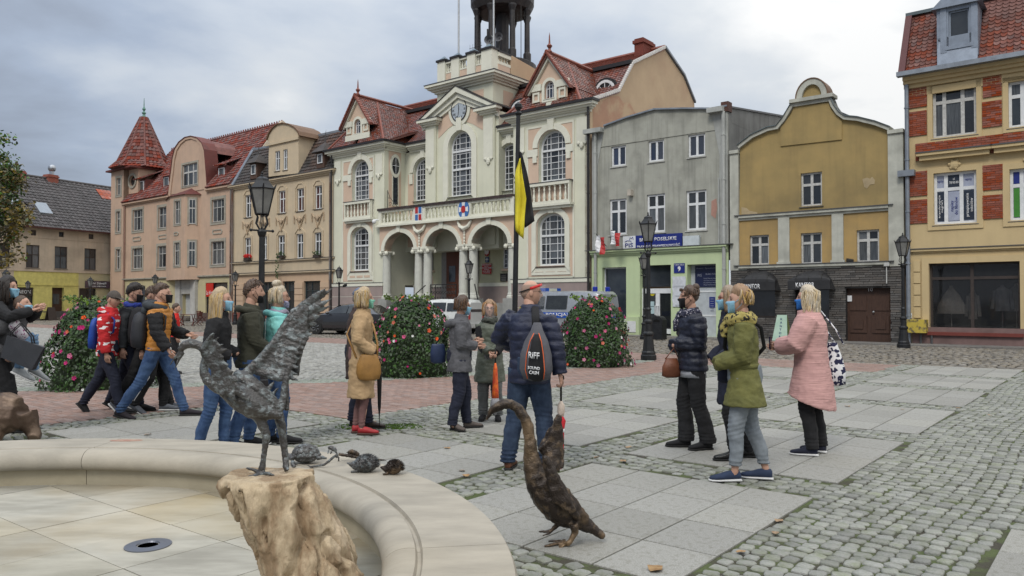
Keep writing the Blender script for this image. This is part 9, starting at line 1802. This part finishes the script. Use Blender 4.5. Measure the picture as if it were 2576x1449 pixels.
put(remesh(MB().tube([p.up((.12*math.sin(a),.09*math.cos(a)-.05,.52+.02*math.cos(a+3.14)))for a in[R(30*k)for k in range(13)]],.042,10),.011,1,lambda c,n:.006*vn(c,18)),'hood',m_rh,p.T)
pack(p,cl('royal blue bag',(.01,.06,.35),rough=.5),'bright blue drawstring backpack on the boy in the red hoodie',.88,.44,.13,.07)
p=Person('boy with cropped brown hair in black hooded puffer jacket, farther of two close together',372,1032,716,-88,fem=0,lean=4,feet=W2,hip=(0,0,.90));p.top(BK,hem=.85,thick=.02,sl=1.2);p.legs(BK,(.1,.08,.062));p.shoes(cl('grey sneaker',(.10,.11,.13)),m_wsole);p.hd(shell(.007,.005,-.4),'hair',HCOL['brown']);crop(p,HCOL['brown'],150,.009)
p=Person('boy with short hair, black padded jacket and three-stripe track trousers',392,1035,712,-88,fem=0,lean=4,feet=[(-.1,.12,0,0),(.1,-.22,.02,25)],hip=(0,0,.92));pz=cl('black padded',(.02,.021,.026),rough=.5);p.top(pz,hem=.87,thick=.03,quilt=.09,sl=1.2);p.legs(BK,(.1,.08,.06));p.shoes(cl('grey sneaker',(.10,.11,.13)),m_wsole);p.hd(shell(.008,.01,-.4),'hair',HCOL['brown']);crop(p,HCOL['brown'],150,.012)
put(remesh(MB().tube([p.up((.12*math.sin(a),.1*math.cos(a)-.04,.54))for a in[R(30*k)for k in range(13)]],.055,10),.011,1,lambda c,n:.008*vn(c,18)),'hood',pz,p.T)
for k in range(3):MB().tube([p.kn[1]*.6+p.hips[1]*.4+Vector((.085,-.03+.03*k,0)),p.kn[1]+Vector((.078,-.03+.03*k,0)),p.ank[1]+Vector((.060,-.02+.02*k,.05))],[(.004,.006)]*3,5).build('side_stripe',m_txt,p.T)
pack(p,BK,'large black backpack among the walking boys, left of the orange vest',.9,.5,.17,.14)
p=Person('figure in a bright red top glimpsed beyond the orange vest',440,940,765,-80,hands=[(-.2,0,.85),(.2,.1,.9)]);p.top(cl('bright red',(.6,.02,.015)),hem=.85);p.legs(BK);p.shoes(BK,m_bsole);p.hd(shell(.02),'hair',HCOL['brown'])
p=Person('tall boy with faded haircut in orange quilted vest with black sleeves and jeans',398,1048,710,-88,fem=0,lean=4,hip=(0,0,.89),feet=[(-.1,.36,0,-2),(.1,-.40,.0,12)],hands=[(-.2,.3,1.05),(.22,.22,.88)],hpz=2)
p.top(cl('orange quilt',(.48,.20,.035),rough=.5),hem=.86,thick=.022,quilt=.075,sl=1.12,slm=BK,name='vest');p.legs(BJ,(.098,.072,.058),stack=.5);p.shoes(cl('black sneaker',(.02,.016,.022)),m_bsole,L=.29);p.hd(shell(.006,.026,-.1,.5,.3,.003),'hair',HCOL['brown']);crop(p,HCOL['brown'],170,.016,.55,.2,.4);p.mask(m_bm)
put(remesh(MB().tube([p.up((.13*math.sin(a),.12*math.cos(a)-.06,.53+.02*math.cos(a+3.14)))for a in[R(30*k)for k in range(13)]],.05,10).ball(p.up((0,-.17,.47)),(.13,.06,.09),12,8),.011,1,lambda c,n:.008*vn(c,16)),'hood',cl('slate hood',(.04,.047,.055)),p.T);pack(p,cl('charcoal pack',(.025,.026,.032),rough=.6),'charcoal backpack worn over the orange vest',.88,.46,.15,.12,.03)
p=Person('shaven-headed man in grey jacket with pale mask carrying a girl on his back',22,1085,736,-82,fem=0,g=1.05,lean=16,hip=(0,-.05,.92),hands=[(-.22,.05,.95),(.22,.05,.98)],feet=[(-.1,-.28,.02,20),(.1,.16,0,0)],hy=-4,hpz=12)
p.top(cl('grey sleeves',(.07,.07,.075)),hem=.8,thick=.016);p.legs(BK,(.11,.085,.06));p.shoes(BK,m_bsole);p.hd(shell(.005,.0,-.45,.5),'hair',HCOL['brown']);p.mask(m_lbm,hi=-.2)
man=p
q_=Person('black-haired girl in light blue mask riding piggyback at the left edge',-12,1085,712,-78,z0=.0,hip=(0,0,1.0),lean=10,hands=[(-.1,.42,1.42),(.14,.44,1.42)],feet=[(-.24,.34,.62,30),(.24,.36,.66,25)],hy=-12)
q_.top(BK,hem=.95,thick=.014);q_.legs(cl('pale jeans',(.16,.27,.42)),(.09,.066,.05));q_.shoes(cl('grey running shoe',(.33,.35,.36)),m_wsole);q_.hd(shell(.024,.012,-.7,.5,-.1,.003),'hair',HCOL['dark']);q_.strands(HCOL['dark'],90,-.2,.02,.009,.004,50,seed=9);q_.mask(m_lbm)
b=MB().tube([man.up((.12,-.05,.5)),man.up((.17,.06,.46)),man.up((.1,.16,.36)),man.up((.0,.2,.3))],[.06,.075,.07,.05],10);put(remesh(b,.012,1,lambda c,n:.014*vn(c,14)),'scarf',mat('white floral scarf',(.6,.56,.6),.85,(.22,.04,.14),ns=38,det=1,ramp=(.58,.62),dirt=0),man.T)
B_=man.ext(MB().hexa([(.28,.10,.96),(.30,.46,.80),(.42,.46,.80),(.40,.10,.96),(.31,.16,1.22),(.33,.58,1.07),(.38,.58,1.07),(.37,.16,1.22)]),'tote_bag','bag_body','large plain black tote swinging in front of the man at the left edge','bag',cl('black leatherette',(.02,.022,.028),rough=.4),smooth=False)
for dx in(.31,.37):man.add(B_,MB().tube([(dx,.2,1.08),(dx-.03,.18,1.25),(dx-.05,.28,1.36),(dx-.02,.42,1.2),(dx,.46,1.03)],.009,6),'handle',BK)
p=Person('woman with dark bun and black mask, arms crossed, in navy down jacket and flared trousers',1742,1126,722,96,g=1.08,hands=XC,feet=[(-.10,-.08,0,0),(.08,.10,0,0,-6)],hy=-6,nohand=1)
p.top(cl('navy down',(.013,.016,.032),rough=.45),hem=.84,thick=.026,quilt=.075,sl=1.2);MB().loft([[((.168+.003*j)*math.cos(a)*1.08,(.126+.003*j)*1.08*math.sin(a),.86-.09*j)for a in[.314*k for k in range(20)]]for j in range(2)]).build('shirt_hem',cl('pale grey shirt',(.36,.37,.4)),p.T,smooth=True)
p.legs(BK,(.10,.074,.092));p.shoes(BK,m_bsole,boot=1);p.hd(shell(.012,.012,-.5,.56,.1,.004),'hair',HCOL['brown']);p.strands(HCOL['brown'],60,.02,.010,.006,.003,30,seed=15,name='hair_sweep');p.hd(MB().ball((0,-.075,.115),(.042,.042,.04),12,8),'hair_bun',HCOL['brown']);p.mask(m_bm)
b=MB();[b.ball((sd*.034,.085,.085),(.028,.012,.02),10,6)for sd in(-1,1)];b.tube([(-.06,.06,.085),(-.085,0,.06)],.004,4).tube([(.06,.06,.085),(.085,0,.06)],.004,4).tube([(-.02,.09,.09),(.02,.09,.09)],.003,4);p.hd(b,'sunglasses',m_gold);m_nf=mat('navy floral scarf',(.02,.022,.045),.85,(.4,.38,.42),ns=55,det=1,ramp=(.58,.62),dirt=0);scarf(p,m_nf,.045,.2)
B_=p.ext(MB().loft([[(.02+.05*w_*math.cos(a),.23+w_*.12*math.sin(a),z)for a in[2*math.pi*i/12 for i in range(12)]]for z,w_ in((.76,.5),(.78,.9),(.88,.85),(.97,.5))]),'handbag','bag_body','brown leather handbag in front of the woman with crossed arms','bag',cl('tan leather',(.17,.06,.03),rough=.4));p.add(B_,MB().tube([(.02,.15,.96),(.03,.2,1.08),(.02,.3,.96)],.007,6),'handle',cl('tan leather',(.17,.06,.03)))
p=Person('woman with brown bob, glasses and long dark coat standing behind the olive-green coat',1842,1153,724,84,g=1.0,hands=[(-.2,.2,.98),(.2,.2,.98)],feet=[(-.08,.04,0,0),(.1,-.14,0,0)],nohand=1);p.top(NV,hem=.56,thick=.018,flare=.02,sl=1.12,name='long_coat');p.legs(BK,(.092,.075,.07));p.shoes(cl('patent black',(.01,.01,.01),rough=.15),m_bsole);p.hd(shell(.02,.01,-.6,.5,.1,.003),'hair',HCOL['ash']);p.strands(HCOL['ash'],130,-.13,.016,.009,.003,55,seed=11);p.mask(m_lbm);glasses(p,mat('red spectacle frame',(.2,.02,.02),.3))
p=Person('woman in belted olive-green coat, patterned scarf and grey jeans with navy sneakers',1872,1208,724,76,g=1.02,hands=[(-.04,.24,1.06),(.04,.26,1.04)],feet=[(-.05,.14,0,0,6),(.11,-.14,0,0)],hy=8,nohand=1)
gc_=cl('moss green wool',(.155,.15,.045),(.12,.12,.038),bump=.5);p.top(gc_,hem=.68,thick=.018,flare=.06,sl=1.18,belt=1,name='coat',fold=.012);MB().loft([[(.152*1.05*math.cos(a),.120*1.05*math.sin(a),z)for a in[.314*k for k in range(20)]]for z in(1.02,1.06)]).build('belt',gc_,p.T,smooth=True);p.legs(cl('pale grey jeans',(.21,.235,.26),(.16,.18,.20)),(.098,.072,.052),cut=.06,stack=1);p.shoes(cl('navy sneaker',(.025,.04,.085)),m_wsole,L=.28)
p.hd(shell(.022,.014,-.5,.45,.1,.006),'hair',HCOL['copper']);p.strands(HCOL['blonde'],40,-.04,.014,.007,.01,80,seed=12);b=MB();[b.ball((rnd.uniform(-.03,.03),-.085+rnd.uniform(-.015,.01),.05+rnd.uniform(-.03,.03)),(.032,.024,.034),8,6)for _ in range(7)];p.hd(b,'hair_twist',HCOL['blonde']);p.mask(m_lbm)
b=MB();[b.tube([(.0+.008*k,-.115,.09-.018*k),(.03,-.125,.07-.02*k)],.005,5)for k in range(5)];p.hd(b,'hair_claw',m_bsole);scarf(p,mat('olive spotted scarf',(.34,.28,.09),.85,(.02,.018,.015),ns=34,det=1,ramp=(.55,.58),dirt=.1),.062,.16)
B_=p.ext(MB().loft([[(.17+.04*w_*math.cos(a),.14+w_*.1*math.sin(a),z)for a in[2*math.pi*i/12 for i in range(12)]]for z,w_ in((.86,.6),(.88,.95),(.98,.95),(1.02,.6))]),'crossbody_bag','bag_body','small dark bag on the far hip of the olive-green coat','bag',NV);p.add(B_,MB().tube([(.16,.1,1.0),(.14,.17,1.2),(.0,.15,1.4),(-.08,.0,1.50),(-.06,-.14,1.38),(.06,-.175,1.2),(.18,-.02,1.0)],[(.018,.006)]*7,6),'strap',BK)
p=Person('blonde woman seen from behind in a long pink ribbed cardigan',2040,1140,724,58,g=1.12,hands=[(-.1,.30,1.12),(.02,.32,1.12)],pole=[(-.8,-.6,-.3),(.8,-.6,-.5)],feet=[(-.13,.02,0,0),(.12,-.02,0,0)],hy=14)
pk=mat('cloth pink knit',(.52,.30,.28),.9,(.455,.26,.245),ns=3,det=1,stretch=(1,1,26),bump=.5,bs=4,dirt=.05,ramp=(.42,.58));p.top(pk,hem=.55,thick=.042,flare=.075,sl=1.22,name='cardigan',fold=.006,skew=.09);p.legs(BK,(.092,.074,.066));p.shoes(NV,m_wsole);p.hd(shell(.022,.014,-.6,.5,.1,.004),'hair',HCOL['pale']);p.strands(HCOL['pale'],200,-.19,.018,.009,.011,58,seed=13);p.mask(cl('bright blue mask',(.03,.18,.55)))
h=p.wr[0]+Vector((.02,.1,.03));p.ext(MB().box(h+Vector((-.035,-.006,-.06)),h+Vector((.035,.006,.07))),'phone','phone_body','dark phone held by the woman in the pink cardigan','phone',mat('phone glass',(.01,.012,.03),.1),smooth=False)
m_tt=mat('paisley print',(.68,.68,.7),.8,(.012,.014,.05),ns=24,det=1,ramp=(.50,.53),dirt=0);b=MB().loft([[(.24+.045*w_*math.cos(a),-.17+w_*.12*math.sin(a),z)for a in[2*math.pi*i/16 for i in range(16)]]for z,w_ in((.70,.5),(.72,1.05),(.85,1.1),(1.0,.8),(1.12,.45),(1.16,.38))]);B_=p.ext(b,'tote_bag','bag_body','white tote with dark paisley print behind the pink cardigan','bag',m_tt);p.add(B_,MB().tube([(.24,-.28,1.14),(.24,-.2,1.3),(.2,-.06,1.50),(.25,-.1,1.3),(.24,-.2,1.14)],.009,6),'handle',m_tt)
